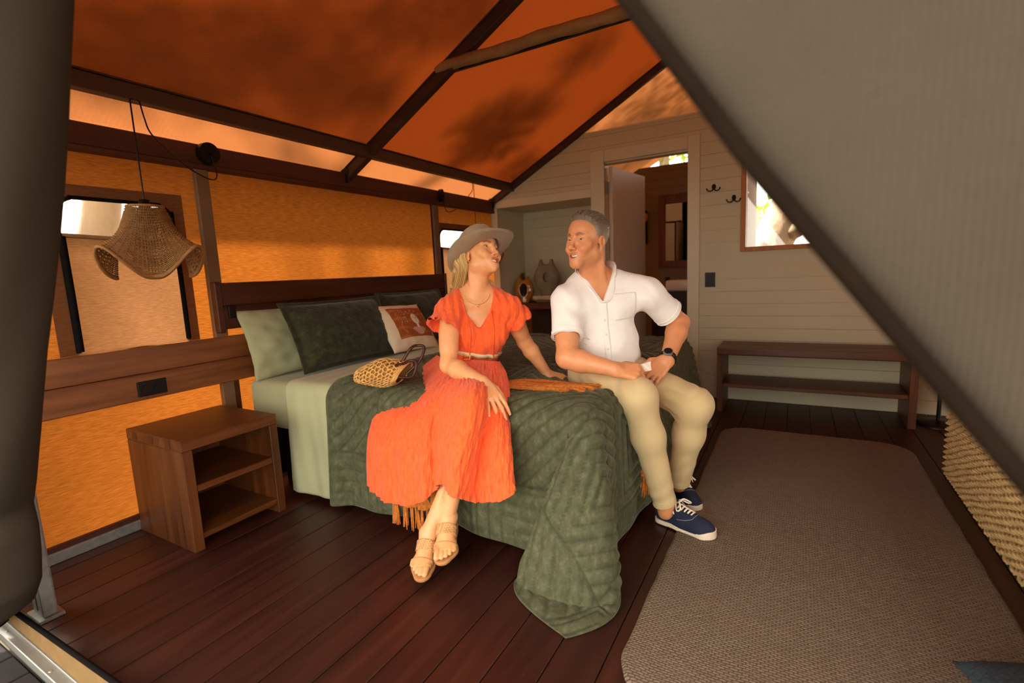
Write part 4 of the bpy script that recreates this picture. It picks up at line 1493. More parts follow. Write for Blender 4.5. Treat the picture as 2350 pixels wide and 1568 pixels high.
# ------------------------------------------------------------------ desk and ornaments in the niche
dk = wood('dark_desk_timber', srgb(44, 20, 8), srgb(84, 42, 18), srgb(112, 62, 28), 'x', rough=0.4)
t = thing('desk', 'dark timber desk built into the niche behind the couple', 'desk', (-2.07, 4.5, 0))
box_obj('top', (-0.475, -0.225, 0.735), (0.48, 0.262, 0.785), dk, t, 0.004)
box_obj('leg_panel', (-0.235, -0.20, 0.0), (-0.18, 0.255, 0.7345), dk, t, 0.003)
box_obj('leg_panel', (0.42, -0.20, 0.0), (0.475, 0.255, 0.7345), dk, t, 0.003)
t = thing('power_outlet', 'black power outlet on the niche wall under the desk top', 'power outlet', (-2.368, 4.773, 0.600))
box_obj('plate', (-0.056, -0.010, -0.034), (0.056, 0.0, 0.034), M['black'], t, 0.003)
box_obj('rocker', (-0.03, -0.0135, 0.012), (-0.018, -0.0101, 0.024), M['black'], t, 0.001)
box_obj('rocker', (0.018, -0.0135, 0.012), (0.03, -0.0101, 0.024), M['black'], t, 0.001)


def ring_vase(name, label, loc, W, Hh, hole, depth_, m, cat='vase', foot=0.05):
    """bottle with an open hole through its belly and two short necks"""
    hx, hz = W / 2, Hh

    def sdf(P):
        q = P.copy()
        zc = hz * 0.46
        b = s_ell(q, (0, 0, zc), (hx, depth_, hz * 0.40))
        b = smin(b, s_rc(q, (-hx * 0.42, 0, zc + hz * 0.2), (-hx * 0.40, 0, hz - 0.012), hx * 0.30, 0.016), 0.03)
        b = smin(b, s_rc(q, (hx * 0.42, 0, zc + hz * 0.2), (hx * 0.40, 0, hz - 0.012), hx * 0.30, 0.016), 0.03)
        b = smin(b, s_rc(q, (0, 0, 0.015), (0, 0, hz * 0.22), foot, foot * 0.8), 0.03)
        b = np.maximum(b, -q[:, 2])
        d = P / f32((hole[0], 1, hole[1])) - f32((0, 0, (zc + hz * 0.04) / hole[1]))
        hcut = (np.sqrt(d[:, 0] ** 2 + d[:, 2] ** 2) - 1) * min(hole)
        b = smax(b, -hcut, 0.012)
        for s in (-1, 1):
            b = np.maximum(b, -s_rc(P, (s * hx * 0.40, 0, hz - 0.02), (s * hx * 0.40, 0, hz + 0.03), 0.009, 0.009))
        return b
    V, F = polygonize(sdf, (-hx - 0.03, -depth_ - 0.02, -0.02), (hx + 0.03, depth_ + 0.02, hz + 0.03), 0.004)
    o = link(name, mesh_from(name, V, F), m, None, True)
    o.location = loc
    o.rotation_euler = (0, 0, 0.35)
    return tag(o, label, cat)


glaze = plain('amber_glaze', srgb(150, 96, 34), 0.12, 0, 0.3, 14, coat=1.0)
stone = plain('grey_stoneware', srgb(120, 106, 78), 0.8, 0, 0.22, 12, 0.4, 90)
ring_vase('ring_vase', 'glossy amber ring-shaped vase with two necks on the desk', (-2.415, 4.47, 0.786), 0.21, 0.27, (0.036, 0.062), 0.045, glaze)
t = thing('stone_tray', 'pale stone pedestal tray on the desk under the tall grey vase', 'tray', (-2.185, 4.55, 0.786))
bm = bmesh.new(); add_box(bm, (0, 0, 0.050), (0.26, 0.2, 0.044), None, 0.012, 2)
bmesh_obj('slab', bm, plain('pale_stone', srgb(176, 156, 122), 0.7, 0, 0.15, 18, 0.2, 80), t, True)
box_obj('foot', (-0.10, -0.07, 0), (0.10, 0.07, 0.0275), M['post'], t, 0.004)
ring_vase('ring_vase', 'tall matt grey vase with a round hole and two necks, on the stone tray', (-2.19, 4.55, 0.8585), 0.265, 0.36, (0.030, 0.045), 0.06, stone, foot=0.062)
V, F = lathe([(0.0, 0.0), (0.03, 0.0), (0.036, 0.02), (0.036, 0.20), (0.03, 0.25), (0.018, 0.275), (0.018, 0.30), (0.012, 0.30), (0.012, 0.27)], 22)
o = link('bottle_vase', mesh_from('bottle_vase', V, F), plain('dark_stoneware', srgb(60, 50, 36), 0.6, 0, 0.2, 12), None, True)
o.location = (-2.505, 4.62, 0.786); tag(o, 'slim dark bottle vase in the shadow behind the amber ring vase', 'vase')

# ------------------------------------------------------------------ bathroom seen through the doorway
t = thing('mirror', 'mirror in a broad timber frame on the bathroom wall', 'mirror', (-1.20, 6.288, 1.07))
mw = wood('mirror_timber', srgb(60, 30, 14), srgb(96, 52, 26), srgb(120, 70, 36), 'z', rough=0.45)
for lo, hi in (((-0.275, -0.035, 0.0), (-0.19, 0.0, 0.875)), ((0.19, -0.035, 0.0), (0.275, 0.0, 0.875)), ((-0.1895, -0.035, 0.0), (0.1895, 0.0, 0.085)), ((-0.1895, -0.035, 0.765), (0.1895, 0.0, 0.875))):
    box_obj('frame', lo, hi, mw, t, 0.004)
mm = NT('mirror_glass'); mm.b.inputs['Metallic'].default_value = 1.0; mm.b.inputs['Roughness'].default_value = 0.03; mm.b.inputs['Base Color'].default_value = (0.8, 0.8, 0.78, 1)
box_obj('glass', (-0.189, -0.02, 0.0855), (0.189, -0.012, 0.7645), mm.m, t, 0)
t = thing('wall_sconce', 'black wall sconce with a round amber globe, at the edge of the open door', 'lamp', (-1.665, 6.288, 1.57))
box_obj('backplate', (-0.05, -0.03, -0.19), (0.05, 0.0, 0.22), M['black'], t, 0.02, 3)
bm = bmesh.new(); bmesh.ops.create_uvsphere(bm, u_segments=24, v_segments=14, radius=0.062, matrix=Matrix.Translation((0.02, -0.095, 0.125)))
bmesh_obj('globe', bm, plain('amber_globe', srgb(206, 140, 84), 0.3), t, True)
box_obj('stem', (-0.012, -0.045, 0.113), (0.03, -0.0301, 0.137), M['black'], t, 0.003)
t = thing('vanity', 'white basin on a dark timber vanity under the mirror', 'vanity', (-1.12, 6.04, 0))
box_obj('cabinet', (-0.34, -0.20, 0.05), (0.40, 0.245, 0.80), plain('dark_cabinet', srgb(40, 30, 26), 0.5), t, 0.004)
bas = NT('basin_white'); bas.b.inputs['Base Color'].default_value = srgb(225, 218, 205); bas.b.inputs['Roughness'].default_value = 0.15
bm = bmesh.new(); add_box(bm, (0.06, 0.02, 0.865), (0.50, 0.36, 0.128), None, 0.03, 3)
bmesh_obj('basin', bm, bas.m, t, True)
a = Acc(); a.tube(spline([(0.06, 0.225, 0.801), (0.06, 0.225, 1.02), (0.06, 0.19, 1.05), (0.06, 0.08, 1.045), (0.06, 0.07, 1.02)], 24), 0.011, 8)
link('tap', a.mesh('tap'), M['black'], t, True)['label'] = 'black swan-neck tap'
box_obj('soap_pump', (-0.25, 0.10, 0.801), (-0.20, 0.15, 0.96), M['black'], t, 0.006)

# ------------------------------------------------------------------ tent entrance: flaps, sill strip, pole
def ribbed(name, c, c2, per, strength):
    k = NT(name)
    v = k.coord()
    sep = k.n('ShaderNodeSeparateXYZ'); k.l(v, sep.inputs[0])
    s = k.math('SINE', k.math('MULTIPLY', sep.outputs[0], 2 * PI / per))
    n = k.noise(v, 420.0, 2); n2 = k.noise(v, 5.0, 3)
    f = k.math('ADD', k.math('MULTIPLY', s, 0.12), k.math('ADD', k.math('MULTIPLY', n, 0.45), k.math('MULTIPLY', n2, 0.35)))
    k.l(k.ramp(f, [(0.2, c), (0.75, c2)]), k.b.inputs['Base Color'])
    k.b.inputs['Roughness'].default_value = 0.95
    k.b.inputs['Specular IOR Level'].default_value = 0.1
    k.l(k.bump(f, strength, 0.002), k.b.inputs['Normal'])
    return k.m


M['flap'] = ribbed('flap_canvas', srgb(60, 53, 45), srgb(82, 73, 61), 0.0052, 0.3)
M['flapl'] = plain('flap_canvas_inner', srgb(56, 50, 40), 0.95, 0, 0.10, 300, 0.25, 600, 0.002, spec=0.1)
# right flap: drawn aside from the apex, its free edge running diagonally down to the right
t = thing('door_flap', 'large grey-brown canvas door flap drawn diagonally across the right of the entrance', 'tent flap', (0.5, YF, 0))
e0 = np.array([-0.66, 2.06]); e1 = np.array([0.78, 0.02])          # free edge (x, z) in the entrance plane
n1_, n2_ = 120, 90
s = np.linspace(0, 1, n1_); q = np.linspace(0, 1, n2_) ** 1.4
S, Q = np.meshgrid(s, q, indexing='ij')
ex = np.interp(S, [0, 0.359, 0.431, 0.552, 1.0], [-0.66, -0.139, -0.041, 0.141, 0.80]); ez = np.interp(S, [0, 0.359, 0.431, 0.552, 1.0], [2.07, 1.328, 1.180, 0.934, 0.02])
tx = np.where(S < 0.25, -0.3 + 1.47 * S / 0.25, 1.16); tz = np.where(S < 0.25, 2.30 - 0.55 * S / 0.25, 1.75 - 1.73 * (S - 0.25) / 0.75)
X = ex + (tx - ex) * Q; Z = ez + (tz - ez) * Q
dist = np.hypot(X - ex, Z - ez)
fold = 0.010 * np.sin(X * 9 + Z * 5) + 0.006 * np.sin(X * 4 - Z * 17 + 1)
Y = YF + 0.016 - 0.022 * (1 - np.exp(-dist / 0.03)) + fold * np.clip(dist / 0.3, 0, 1)
wlink('panel', mesh_from('panel', np.stack([X, Y, Z], -1).reshape(-1, 3), grid_faces(n1_, n2_)), M['flap'], t, True)
tape = plain('zip_tape', srgb(34, 26, 19), 0.95, 0, 0.1, 30, 0.2, 300, spec=0.03)
V = []
for i in range(n1_):
    d_ = np.array([tx[i, 0] - ex[i, 0], 0, tz[i, 0] - ez[i, 0]]); d_ /= np.linalg.norm(d_)
    k_ = min(max(i, 1), n1_ - 2)
    tg = np.array([ex[k_ + 1, 0] - ex[k_ - 1, 0], 0, ez[k_ + 1, 0] - ez[k_ - 1, 0]]); tg /= np.linalg.norm(tg)
    pr_ = np.array([-tg[2], 0, tg[0]]); pr_ = pr_ if pr_ @ d_ > 0 else -pr_
    for w_, yo in ((-0.002, 0.012), (-0.002, -0.001), (0.005, -0.006), (0.012, -0.011)):
        V.append(np.array([ex[i, 0], YF + 0.002 + yo, ez[i, 0]]) + pr_ * w_)
wlink('zip_tape', mesh_from('zip_tape', V, grid_faces(n1_, 4)), tape, t, True)['label'] = 'dark zip tape along the free edge'

# left flap: gathered back into a tall soft roll
t = thing('door_flap', 'dark canvas door flap gathered back in a tall roll at the left of the entrance', 'tent flap', (-1.6, YF, 0))
sil = [(172, -150), (172, 0), (166, 150), (160, 300), (150, 430), (137, 560), (110, 800), (97, 980), (85, 1100), (77, 1152), (89, 1200), (95, 1260), (97, 1320), (84, 1362), (36, 1397)]
W_ = np.array([ony(u, v, YF + 0.02) for u, v in sil])
zs = W_[::-1, 2]; xs = W_[::-1, 0]
nz, nth = 140, 60
zz = np.linspace(max(0.066, zs[0]), 2.05, nz)
xe = np.interp(zz, zs, xs)
xe = np.where(zz > zs[-1], xs[-1] + (zz - zs[-1]) * 0.72, xe)
U = np.linspace(0, 1, nth)
V = np.zeros((nz, nth, 3))
for i, z in enumerate(zz):
    R_l = 0.080 + 0.008 * math.sin(z * 5)
    if z < 0.30: R_l *= 0.72 + 0.28 * math.sqrt(max(0, (z - 0.06) / 0.24))
    th = 2.6 - U * 4.6
    cx, cy = xe[i] - 0.26 * R_l, YF + 0.02 - 0.966 * R_l
    px = cx + R_l * np.cos(th); py = cy + R_l * np.sin(th)
    tail = np.clip((U - 0.80) / 0.20, 0, 1)
    px = px - tail * 0.45; py = py - tail * 0.02
    V[i, :, 0] = px + 0.004 * np.sin(z * 9 + U * 14); V[i, :, 1] = py; V[i, :, 2] = z - 0.030 * np.clip((0.5 - z) / 0.43, 0, 1) * np.clip((U - 0.45) / 0.3, 0, 1)
wlink('roll', mesh_from('roll', V.reshape(-1, 3), grid_faces(nz, nth)), M['flapl'], t, True)
a = Acc()
a.tube(V[0], 0.006, 8)
wlink('hem', a.mesh('hem'), M['blackmatte'], t, True)['label'] = 'black stitched hem'

# tent leg beside the rolled flap
t = thing('tent_pole', 'galvanised steel tent leg standing behind the rolled flap at the entrance', 'pole', (-2.215, 0.53, 0))
box_obj('post', (-0.045, -0.02, 0.012), (0.045, 0.02, 1.80), M['steel'], t, 0.006, 2)
box_obj('slot', (-0.004, -0.0215, 0.03), (0.004, -0.0201, 1.75), M['metal_brown'], t, 0.0005)
box_obj('foot_plate', (-0.06, -0.035, 0.0), (0.055, 0.035, 0.0115), M['steel'], t, 0.002)

# sill: canvas strip zipped along its top edge, clamped in an aluminium track
t = thing('entrance_sill', 'beige canvas sill strip in an aluminium track across the tent entrance', 'sill', (-1.6, 0.44, 0))
nu, nv = 220, 12
xs = np.linspace(-2.62, -0.45, nu); V = []
for x in xs:
    for j in range(nv):
        q = j / (nv - 1)
        rip = 0.007 * math.sin(x * 62 + 1.5 * math.sin(x * 9)) * math.sin(q * PI) * (0.4 + 0.6 * (0.5 + 0.5 * math.sin(x * 5)))
        V.append((x + 0.25 * (q * 0.04), 0.449 - 0.018 * q + 0.02 * q * (x + 2.22) / 0.74 - rip, 0.012 + 0.088 * q))
wlink('strip', mesh_from('strip', V, grid_faces(nu, nv)), M['beige'], t, True)
a = Acc()
P = np.array([V[i * nv + nv - 1] for i in range(nu)])
a.tube(P + np.array([0, 0.004, 0.004]), 0.0075, 8)
wlink('zip', a.mesh('zip'), M['blackmatte'], t, True)['label'] = 'black zip along the top edge'
box_obj('track', (-1.02, -0.022, -0.03), (1.15, 0.010, 0.004), M['alu'], t, 0.002)
box_obj('track_lip', (-1.02, 0.0035, 0.0045), (1.15, 0.010, 0.013), M['alu'], t, 0.001)
for xx in (-0.62, -0.26, 0.10, 0.46):
    bm = bmesh.new()
    bmesh.ops.create_uvsphere(bm, u_segments=12, v_segments=6, radius=0.0055, matrix=Matrix.Translation((xx, -0.010, 0.004)) @ Matrix.Diagonal((1, 1, 0.45, 1)))
    bmesh_obj('screw', bm, M['steel'], t, True)
zp = np.array([-2.199, 0.437, 0.098])
a = Acc()
a.tube([zp + np.array([-0.008, -0.004, 0.006]), zp + np.array([0.008, -0.004, 0.006])], 0.006, 8)
a.tube(spline([zp + np.array(p) for p in ((-0.004, -0.010, 0.004), (-0.007, -0.014, -0.015), (-0.006, -0.016, -0.032), (0, -0.016, -0.036), (0.006, -0.016, -0.032), (0.007, -0.014, -0.015), (0.004, -0.010, 0.004))], 28), 0.0014, 6)
wlink('zip_pull', a.mesh('zip_pull'), M['alu'], t, True)

# ------------------------------------------------------------------ trees outside
bark = plain('pale_bark', srgb(126, 104, 80), 0.9, 0, 0.3, 3.0, 0.5, 14, 0.03, stretch=(1, 1, 0.3))
leafm = NT('leaf_green')
leafm.t.nodes.remove(leafm.b)
d_ = leafm.n('ShaderNodeBsdfDiffuse'); t_ = leafm.n('ShaderNodeBsdfTranslucent')
d_.inputs['Color'].default_value = srgb(96, 120, 52); t_.inputs['Color'].default_value = srgb(176, 196, 70)
mx = leafm.n('ShaderNodeMixShader'); mx.inputs[0].default_value = 0.45
leafm.l(d_.outputs[0], mx.inputs[1]); leafm.l(t_.outputs[0], mx.inputs[2]); leafm.l(mx.outputs[0], leafm.out.inputs['Surface'])


def leaf_cloud(centres, n, r, size, seed):
    rg = np.random.RandomState(seed)
    V = []; F = []
    k = 0
    for (c, rad) in centres:
        m = int(n * (rad / r) ** 2)
        d = rg.normal(size=(m, 3)); d /= np.linalg.norm(d, axis=1)[:, None]
        p = np.array(c) + d * (rad * rg.rand(m) ** 0.5)[:, None] * np.array([1, 1, 0.55])
        a1 = rg.normal(size=(m, 3)); a1 /= np.linalg.norm(a1, axis=1)[:, None]
        b1 = np.cross(a1, rg.normal(size=(m, 3))); b1 /= np.linalg.norm(b1, axis=1)[:, None]
        s = size * (0.6 + 0.8 * rg.rand(m))[:, None]
        V.append(np.stack([p - a1 * s, p + b1 * s * 0.4, p + a1 * s, p - b1 * s * 0.4], 1).reshape(-1, 3))
        F.append(np.arange(m * 4).reshape(m, 4) + k); k += m * 4
    return np.concatenate(V), np.concatenate(F)


def tree(label, base, top, r0, r1, limbs, clouds, n, size, seed, flare=0.0):
    t = thing('tree', label, 'tree', tuple(base), group='trees around the tent')
    a = Acc()
    B = np.array(base); T = np.array(top)
    mid = (B + T) / 2 + np.array([0.12, 0.1, 0])
    pts = spline([B, B + (T - B) * 0.25 + np.array([0.05, -0.05, 0]), mid, T], 24)
    rr = np.linspace(r0, r1, 24); rr[:6] += flare * (1 - np.arange(6) / 6) ** 2
    a.tube(pts, rr, 14)
    if flare:
        for i in range(7):
            an = i * 0.9
            e = B + np.array([math.cos(an), math.sin(an), 0]) * (r0 + flare * 2.2)
            a.tube(spline([B + (T - B) * 0.3 + np.array([math.cos(an), math.sin(an), 0]) * r0 * 0.6, B + np.array([math.cos(an) * (r0 + flare * 0.6), math.sin(an) * (r0 + flare * 0.6), 0.5]), e], 10), np.linspace(0.14, 0.12, 10), 8)
    for l in limbs:
        a.tube(spline(l, 14), np.linspace(r1 * 0.7, 0.012, 14), 7)
    wlink('trunk', a.mesh('trunk'), bark, t, True)
    V, F = leaf_cloud(clouds, n, 0.5, size, seed)
    o = wlink('leaves', mesh_from('leaves', V, F), leafm.m, t); o['kind'] = 'stuff'
    return t


# the overhanging tree whose leaves dapple the roof
S_ = np.array(SUN_DIR)
shade = [((-2.24, 1.2, 2.03), 0.42), ((-2.05, 1.62, 2.12), 0.5), ((-2.08, 2.05, 2.1), 0.36), ((-1.72, 1.96, 2.3), 0.30), ((-1.5, 2.2, 2.42), 0.34), ((-2.0, 1.5, 2.2), 0.25),
         ((-2.0, 3.15, 2.15), 0.30), ((-1.85, 3.32, 2.23), 0.34), ((-1.68, 3.5, 2.31), 0.26), ((-2.06, 3.55, 2.12), 0.32), ((-1.25, 3.34, 2.55), 0.28), ((-2.2, 3.3, 2.05), 0.22), ((-2.3, 0.95, 2.0), 0.4), ((-2.2, 4.1, 2.05), 0.3), ((-1.0, 1.2, 2.7), 0.4), ((-2.3, 0.4, 0.2), 0.75), ((-2.7, 0.2, 0.0), 0.6), ((-2.0, 5.2, 2.1), 0.9), ((-1.2, 5.0, 2.5), 0.9), ((-1.5, 6.0, 2.3), 0.9), ((-0.8, 5.9, 2.6), 0.8), ((-2.3, 4.7, 2.0), 0.6)]  # clumps over the bathroom and sill are added, unseen, to block the sun
cl_ = [(np.array(c) + S_ * ((1.5 + 0.5 * (i % 3)) if c[2] > 1 else 4.2), r) for i, (c, r) in enumerate(shade)]
limbs = [[(-6.2, 2.2, 4.2), (-5.0, 2.1, 4.6), (-3.9, 1.8, 4.4), tuple(cl_[0][0])], [(-5.8, 2.3, 4.4), (-4.2, 2.4, 4.5), (-3.2, 2.2, 4.2), tuple(cl_[4][0])],
         [(-5.6, 2.5, 4.4), (-4.4, 3.0, 4.4), (-3.4, 3.3, 4.1), tuple(cl_[7][0])], [(-4.4, 3.0, 4.4), (-3.0, 3.4, 4.3), tuple(cl_[10][0])], [(-4.2, 2.4, 4.5), (-3.6, 1.9, 4.0), tuple(cl_[2][0])]]
tree('leafy tree overhanging the orange roof outside the headboard wall, some leaves added for shade', (-6.6, 2.2, -0.25), (-5.6, 2.4, 4.6), 0.22, 0.12, limbs, cl_, 430, 0.055, 3)
# pale trunk outside the bench window and the bush behind the bathroom
tree('pale buttressed tree outside the timber-framed window', (-0.95, 7.5, -0.25), (1.0, 7.9, 5.0), 0.30, 0.20, [[(0.45, 7.75, 3.4), (0.9, 7.6, 3.9), (1.4, 7.4, 5.0)], [(-0.2, 7.6, 1.4), (0.15, 7.4, 1.6), (0.6, 7.3, 2.3)], [(-0.5, 7.55, 0.8), (0.2, 7.3, 1.1), (0.9, 7.2, 1.3)]], [((1.3, 7.3, 5.2), 0.9), ((2.2, 7.0, 5.0), 1.0)], 160, 0.10, 5, flare=0.35)
tree('bright green tree behind the bathroom', (-2.4, 9.6, -0.25), (-2.2, 9.8, 3.2), 0.16, 0.09, [[(-2.3, 9.7, 2.4), (-2.0, 9.6, 3.4), (-1.7, 9.6, 4.0)]], [((-2.2, 9.6, 3.6), 1.1), ((-1.6, 9.6, 3.8), 0.9), ((-3.2, 9.8, 4.2), 1.1), ((-2.4, 9.9, 5.2), 1.2)], 170, 0.10, 6)

tree('low spreading tree further off outside the timber-framed window', (0.9, 11.5, -0.25), (0.8, 11.6, 2.4), 0.14, 0.08, [[(0.8, 11.6, 1.6), (0.2, 11.4, 2.3), (-0.4, 11.3, 2.6)]], [((0.3, 11.5, 2.2), 0.9), ((-0.8, 11.4, 1.8), 0.8), ((1.3, 11.6, 2.6), 0.9), ((-0.2, 11.8, 3.2), 0.9)], 150, 0.10, 8)

# ------------------------------------------------------------------ people: shared anatomy
def skin_mat(name, c):
    k = NT(name)
    at = k.n('ShaderNodeAttribute', attribute_name='tint')
    n = k.noise(k.coord(), 60.0, 3)
    n2 = k.noise(k.coord(), 9.0, 3)
    base = k.ramp(k.math('ADD', k.math('MULTIPLY', n, 0.5), k.math('MULTIPLY', n2, 0.5)), [(0.3, scl(c, 0.90)), (0.7, scl(c, 1.06))])
    col = k.mix(1.0, base, at.outputs['Color'], 'MULTIPLY')
    k.l(col, k.b.inputs['Base Color'])
    k.b.inputs['Roughness'].default_value = 0.40
    k.b.inputs['Specular IOR Level'].default_value = 0.4
    k.b.inputs['Subsurface Weight'].default_value = 0.12
    k.b.inputs['Subsurface Radius'].default_value = (0.012, 0.005, 0.003)
    k.b.inputs['Subsurface Scale'].default_value = 0.6
    k.l(k.bump(k.noise(k.coord(), 420.0, 2), 0.12, 0.001), k.b.inputs['Normal'])
    return k.m


def set_tint(o, C):
    a = o.data.attributes.new('tint', 'FLOAT_COLOR', 'POINT')
    full = np.ones((len(o.data.vertices), 4), np.float32)
    full[:, :3] = C
    a.data.foreach_set('color', full.ravel())


def gauss(Q, c, r):
    d = (Q - f32(c)) / f32(r)
    return np.exp(-(d * d).sum(1))


def mouth_geo(male):
    xs = np.linspace(-1, 1, 11)
    wid = 0.0305 if male else 0.0300
    cy = lambda x: 0.1000 - 0.022 * x * x
    zu = lambda x: -0.0545 + 0.0055 * x * x - 0.0010 * (abs(x) < 0.12)
    zl = lambda x: (-0.0735 if male else -0.0750) + 0.0245 * abs(x) ** 2.3
    return xs, wid, cy, zu, zl


def head_sdf(Q, male, smile=1.0, ear=True):
    jw = 1.0 if male else 0.90
    d = s_ell(Q, (0, -0.014, 0.045), (0.074, 0.096, 0.080))
    d = smin(d, s_ell(Q, (0, 0.028, 0.040), (0.062, 0.060, 0.068)), 0.03)
    d = smin(d, s_ell(Q, (0, 0.026, -0.020), (0.060 * (0.5 + jw / 2), 0.062, 0.072)), 0.03)
    d = smin(d, s_ell(Q, (0, 0.034, -0.064), (0.046 * jw, 0.052, 0.042)), 0.03)
    d = smin(d, s_sph(Q, (0, 0.078, -0.094), 0.018 * jw), 0.025)
    if male: d = smin(d, s_rc(Q, (-0.012, 0.078, -0.095), (0.012, 0.078, -0.095), 0.016, 0.016), 0.018)
    for s in (-1, 1):
        d = smin(d, s_sph(Q, (s * 0.050 * jw, 0.004, -0.056), 0.018), 0.035)
        d = smin(d, s_sph(Q, (s * 0.044, 0.058, -0.012), 0.021), 0.022)
        d = smin(d, s_ell(Q, (s * 0.035, 0.070, -0.034), (0.019, 0.017, 0.018)), 0.014)
        # brow
        d = smin(d, s_rc(Q, (s * 0.046, 0.066, 0.030), (s * 0.014, 0.086, 0.028), 0.007, 0.008 if male else 0.006), 0.014)
        # socket
        d = smax(d, -s_ell(Q, (s * 0.0315, 0.098, 0.011), (0.019, 0.018, 0.012)), 0.012)
        # lids around the eyeball
        d = smin(d, s_sph(Q, (s * 0.0315, 0.0705, 0.010), 0.0148), 0.004)
        op = s_ell(Q, (s * 0.0315, 0.090, 0.0095), (0.0132, 0.0135, 0.0028 if male else 0.0032))
        d = smax(d, -op, 0.002)
        d = smin(d, s_rc(Q, (s * 0.043, 0.076, 0.0125), (s * 0.021, 0.083, 0.0155), 0.0018, 0.0018), 0.003)
    # muzzle
    d = smin(d, s_ell(Q, (0, 0.074, -0.062), (0.032, 0.024, 0.028)), 0.02)
    # nose
    nt_y = 0.1120 if male else 0.1070
    d = smin(d, s_rc(Q, (0, 0.0875, 0.022), (0, nt_y - 0.002, -0.022), 0.0080, 0.0095 if male else 0.0082), 0.012)
    d = smin(d, s_sph(Q, (0, nt_y, -0.0265), 0.0112 if male else 0.0092), 0.008)
    for s in (-1, 1):
        d = smin(d, s_ell(Q, (s * 0.0125, 0.1005, -0.0320), (0.0072, 0.0095, 0.0062)), 0.006)
        d = smax(d, -s_ell(Q, (s * 0.0062, 0.106, -0.0385), (0.0034, 0.0055, 0.0034)), 0.003)
        # cheek pushed up by the smile, and its fold
        d = smin(d, s_ell(Q, (s * 0.0370, 0.0735, -0.0290), (0.0190, 0.0165, 0.0170)), 0.012)
        d = smax(d, -s_chain(Q, [(s * 0.0185, 0.0990, -0.0330), (s * 0.0340, 0.0910, -0.0480), (s * 0.0400, 0.0830, -0.0640)], [0.0022, 0.0036, 0.0018]), 0.005)
    # lips round an open smile
    xs, wid, cy, zu, zl = mouth_geo(male)
    up = [(x * wid, cy(x), zu(x)) for x in xs]
    lo = [(x * wid, cy(x) - 0.003, zl(x)) for x in xs]
    rl = [0.0017 + 0.0026 * (1 - x * x) for x in xs]
    d = smin(d, s_chain(Q, up, rl), 0.004)
    d = smin(d, s_chain(Q, lo, [r * 1.2 for r in rl]), 0.004)
    hh = [max(0.0006, (zu(x) - zl(x)) / 2 - 0.0030 * (1 - 0.5 * x * x)) for x in xs]
    d = smax(d, -s_chain(Q, [(x * wid * 0.95, cy(x), (zu(x) + zl(x)) / 2) for x in xs], hh), 0.002)
    d = smax(d, -s_chain(Q, [(x * wid * 0.92, cy(x) - 0.010, (zu(x) + zl(x)) / 2) for x in xs], hh), 0.002)
    d = smax(d, -s_chain(Q, [(x * wid * 0.85, cy(x) - 0.018, (zu(x) + zl(x)) / 2) for x in xs], hh), 0.002)
    if ear:
        for s in (-1, 1):
            c = f32((s * 0.0750, -0.010, -0.002))
            e = s_ell(Q, c, (0.0080, 0.0175, 0.0290))
            e = smax(e, -s_ell(Q, c + f32((s * 0.0075, 0.002, 0.004)), (0.0062, 0.0108, 0.0190)), 0.004)
            e = smin(e, s_ell(Q, c + f32((0, 0.006, -0.028)), (0.006, 0.009, 0.010)), 0.006)
            e = smin(e, s_sph(Q, c + f32((s * 0.001, 0.015, -0.004)), 0.0055), 0.005)
            d = smin(d, e, 0.006)
    return d


def face_tint(Q, male):
    C = np.ones((len(Q), 3), np.float32)
    def blend(w, col):
        nonlocal C
        C = C * (1 - w[:, None]) + f32(col) * w[:, None]
    for s in (-1, 1):
        blend(0.28 * gauss(Q, (s * 0.042, 0.066, -0.026), (0.024, 0.04, 0.020)), (1.0, 0.74, 0.66))
        blend(0.30 * gauss(Q, (s * 0.0315, 0.08, 0.0), (0.016, 0.03, 0.008)), (0.80, 0.66, 0.58))
    blend(0.30 * gauss(Q, (0, 0.116, -0.032), (0.014, 0.02, 0.012)), (1.0, 0.74, 0.66))
    xs, wid, cy, zu, zl = mouth_geo(male)
    dl = np.minimum(s_chain(Q, [(x * wid, cy(x), zu(x)) for x in xs], [0.0018 + 0.0030 * (1 - x * x) for x in xs]),
                    s_chain(Q, [(x * wid, cy(x) - 0.003, zl(x)) for x in xs], [0.0020 + 0.0032 * (1 - x * x) for x in xs]))
    blend(np.clip(1 - dl / 0.0016, 0, 1) * (0.55 if male else 0.85), (0.80, 0.46, 0.42) if male else (0.74, 0.30, 0.28))
    lipy = 0.1000 - 0.022 * (Q[:, 0] / wid) ** 2
    inside = np.clip((lipy - 0.0055 - Q[:, 1]) / 0.003, 0, 1) * (np.abs(Q[:, 0]) < wid) * (Q[:, 2] < -0.047) * (Q[:, 2] > -0.080) * (Q[:, 1] > 0.05)
    blend(inside * 0.92, (0.22, 0.06, 0.05))
    for s in (-1, 1):
        br = s_chain(Q, [(s * 0.015, 0.092, 0.0285), (s * 0.030, 0.090, 0.0335), (s * 0.046, 0.076, 0.0290)], [0.0042, 0.0042, 0.002])
        blend(np.clip(1 - br / 0.0028, 0, 1) * (0.92 if male else 0.85), (0.36, 0.27, 0.20) if male else (0.34, 0.22, 0.14))
        lid = s_chain(Q, [(s * 0.0195, 0.086, 0.0125), (s * 0.0315, 0.0885, 0.0145), (s * 0.0445, 0.078, 0.0118)], [0.001, 0.0016, 0.001])
        blend(np.clip(1 - lid / 0.0018, 0, 1) * (0.6 if male else 0.9), (0.22, 0.13, 0.09))
    if male:
        beard = np.clip((-0.035 - Q[:, 2]) / 0.03, 0, 1) * (Q[:, 1] > 0.0)
        blend(0.16 * beard, (0.72, 0.62, 0.56))
    return C


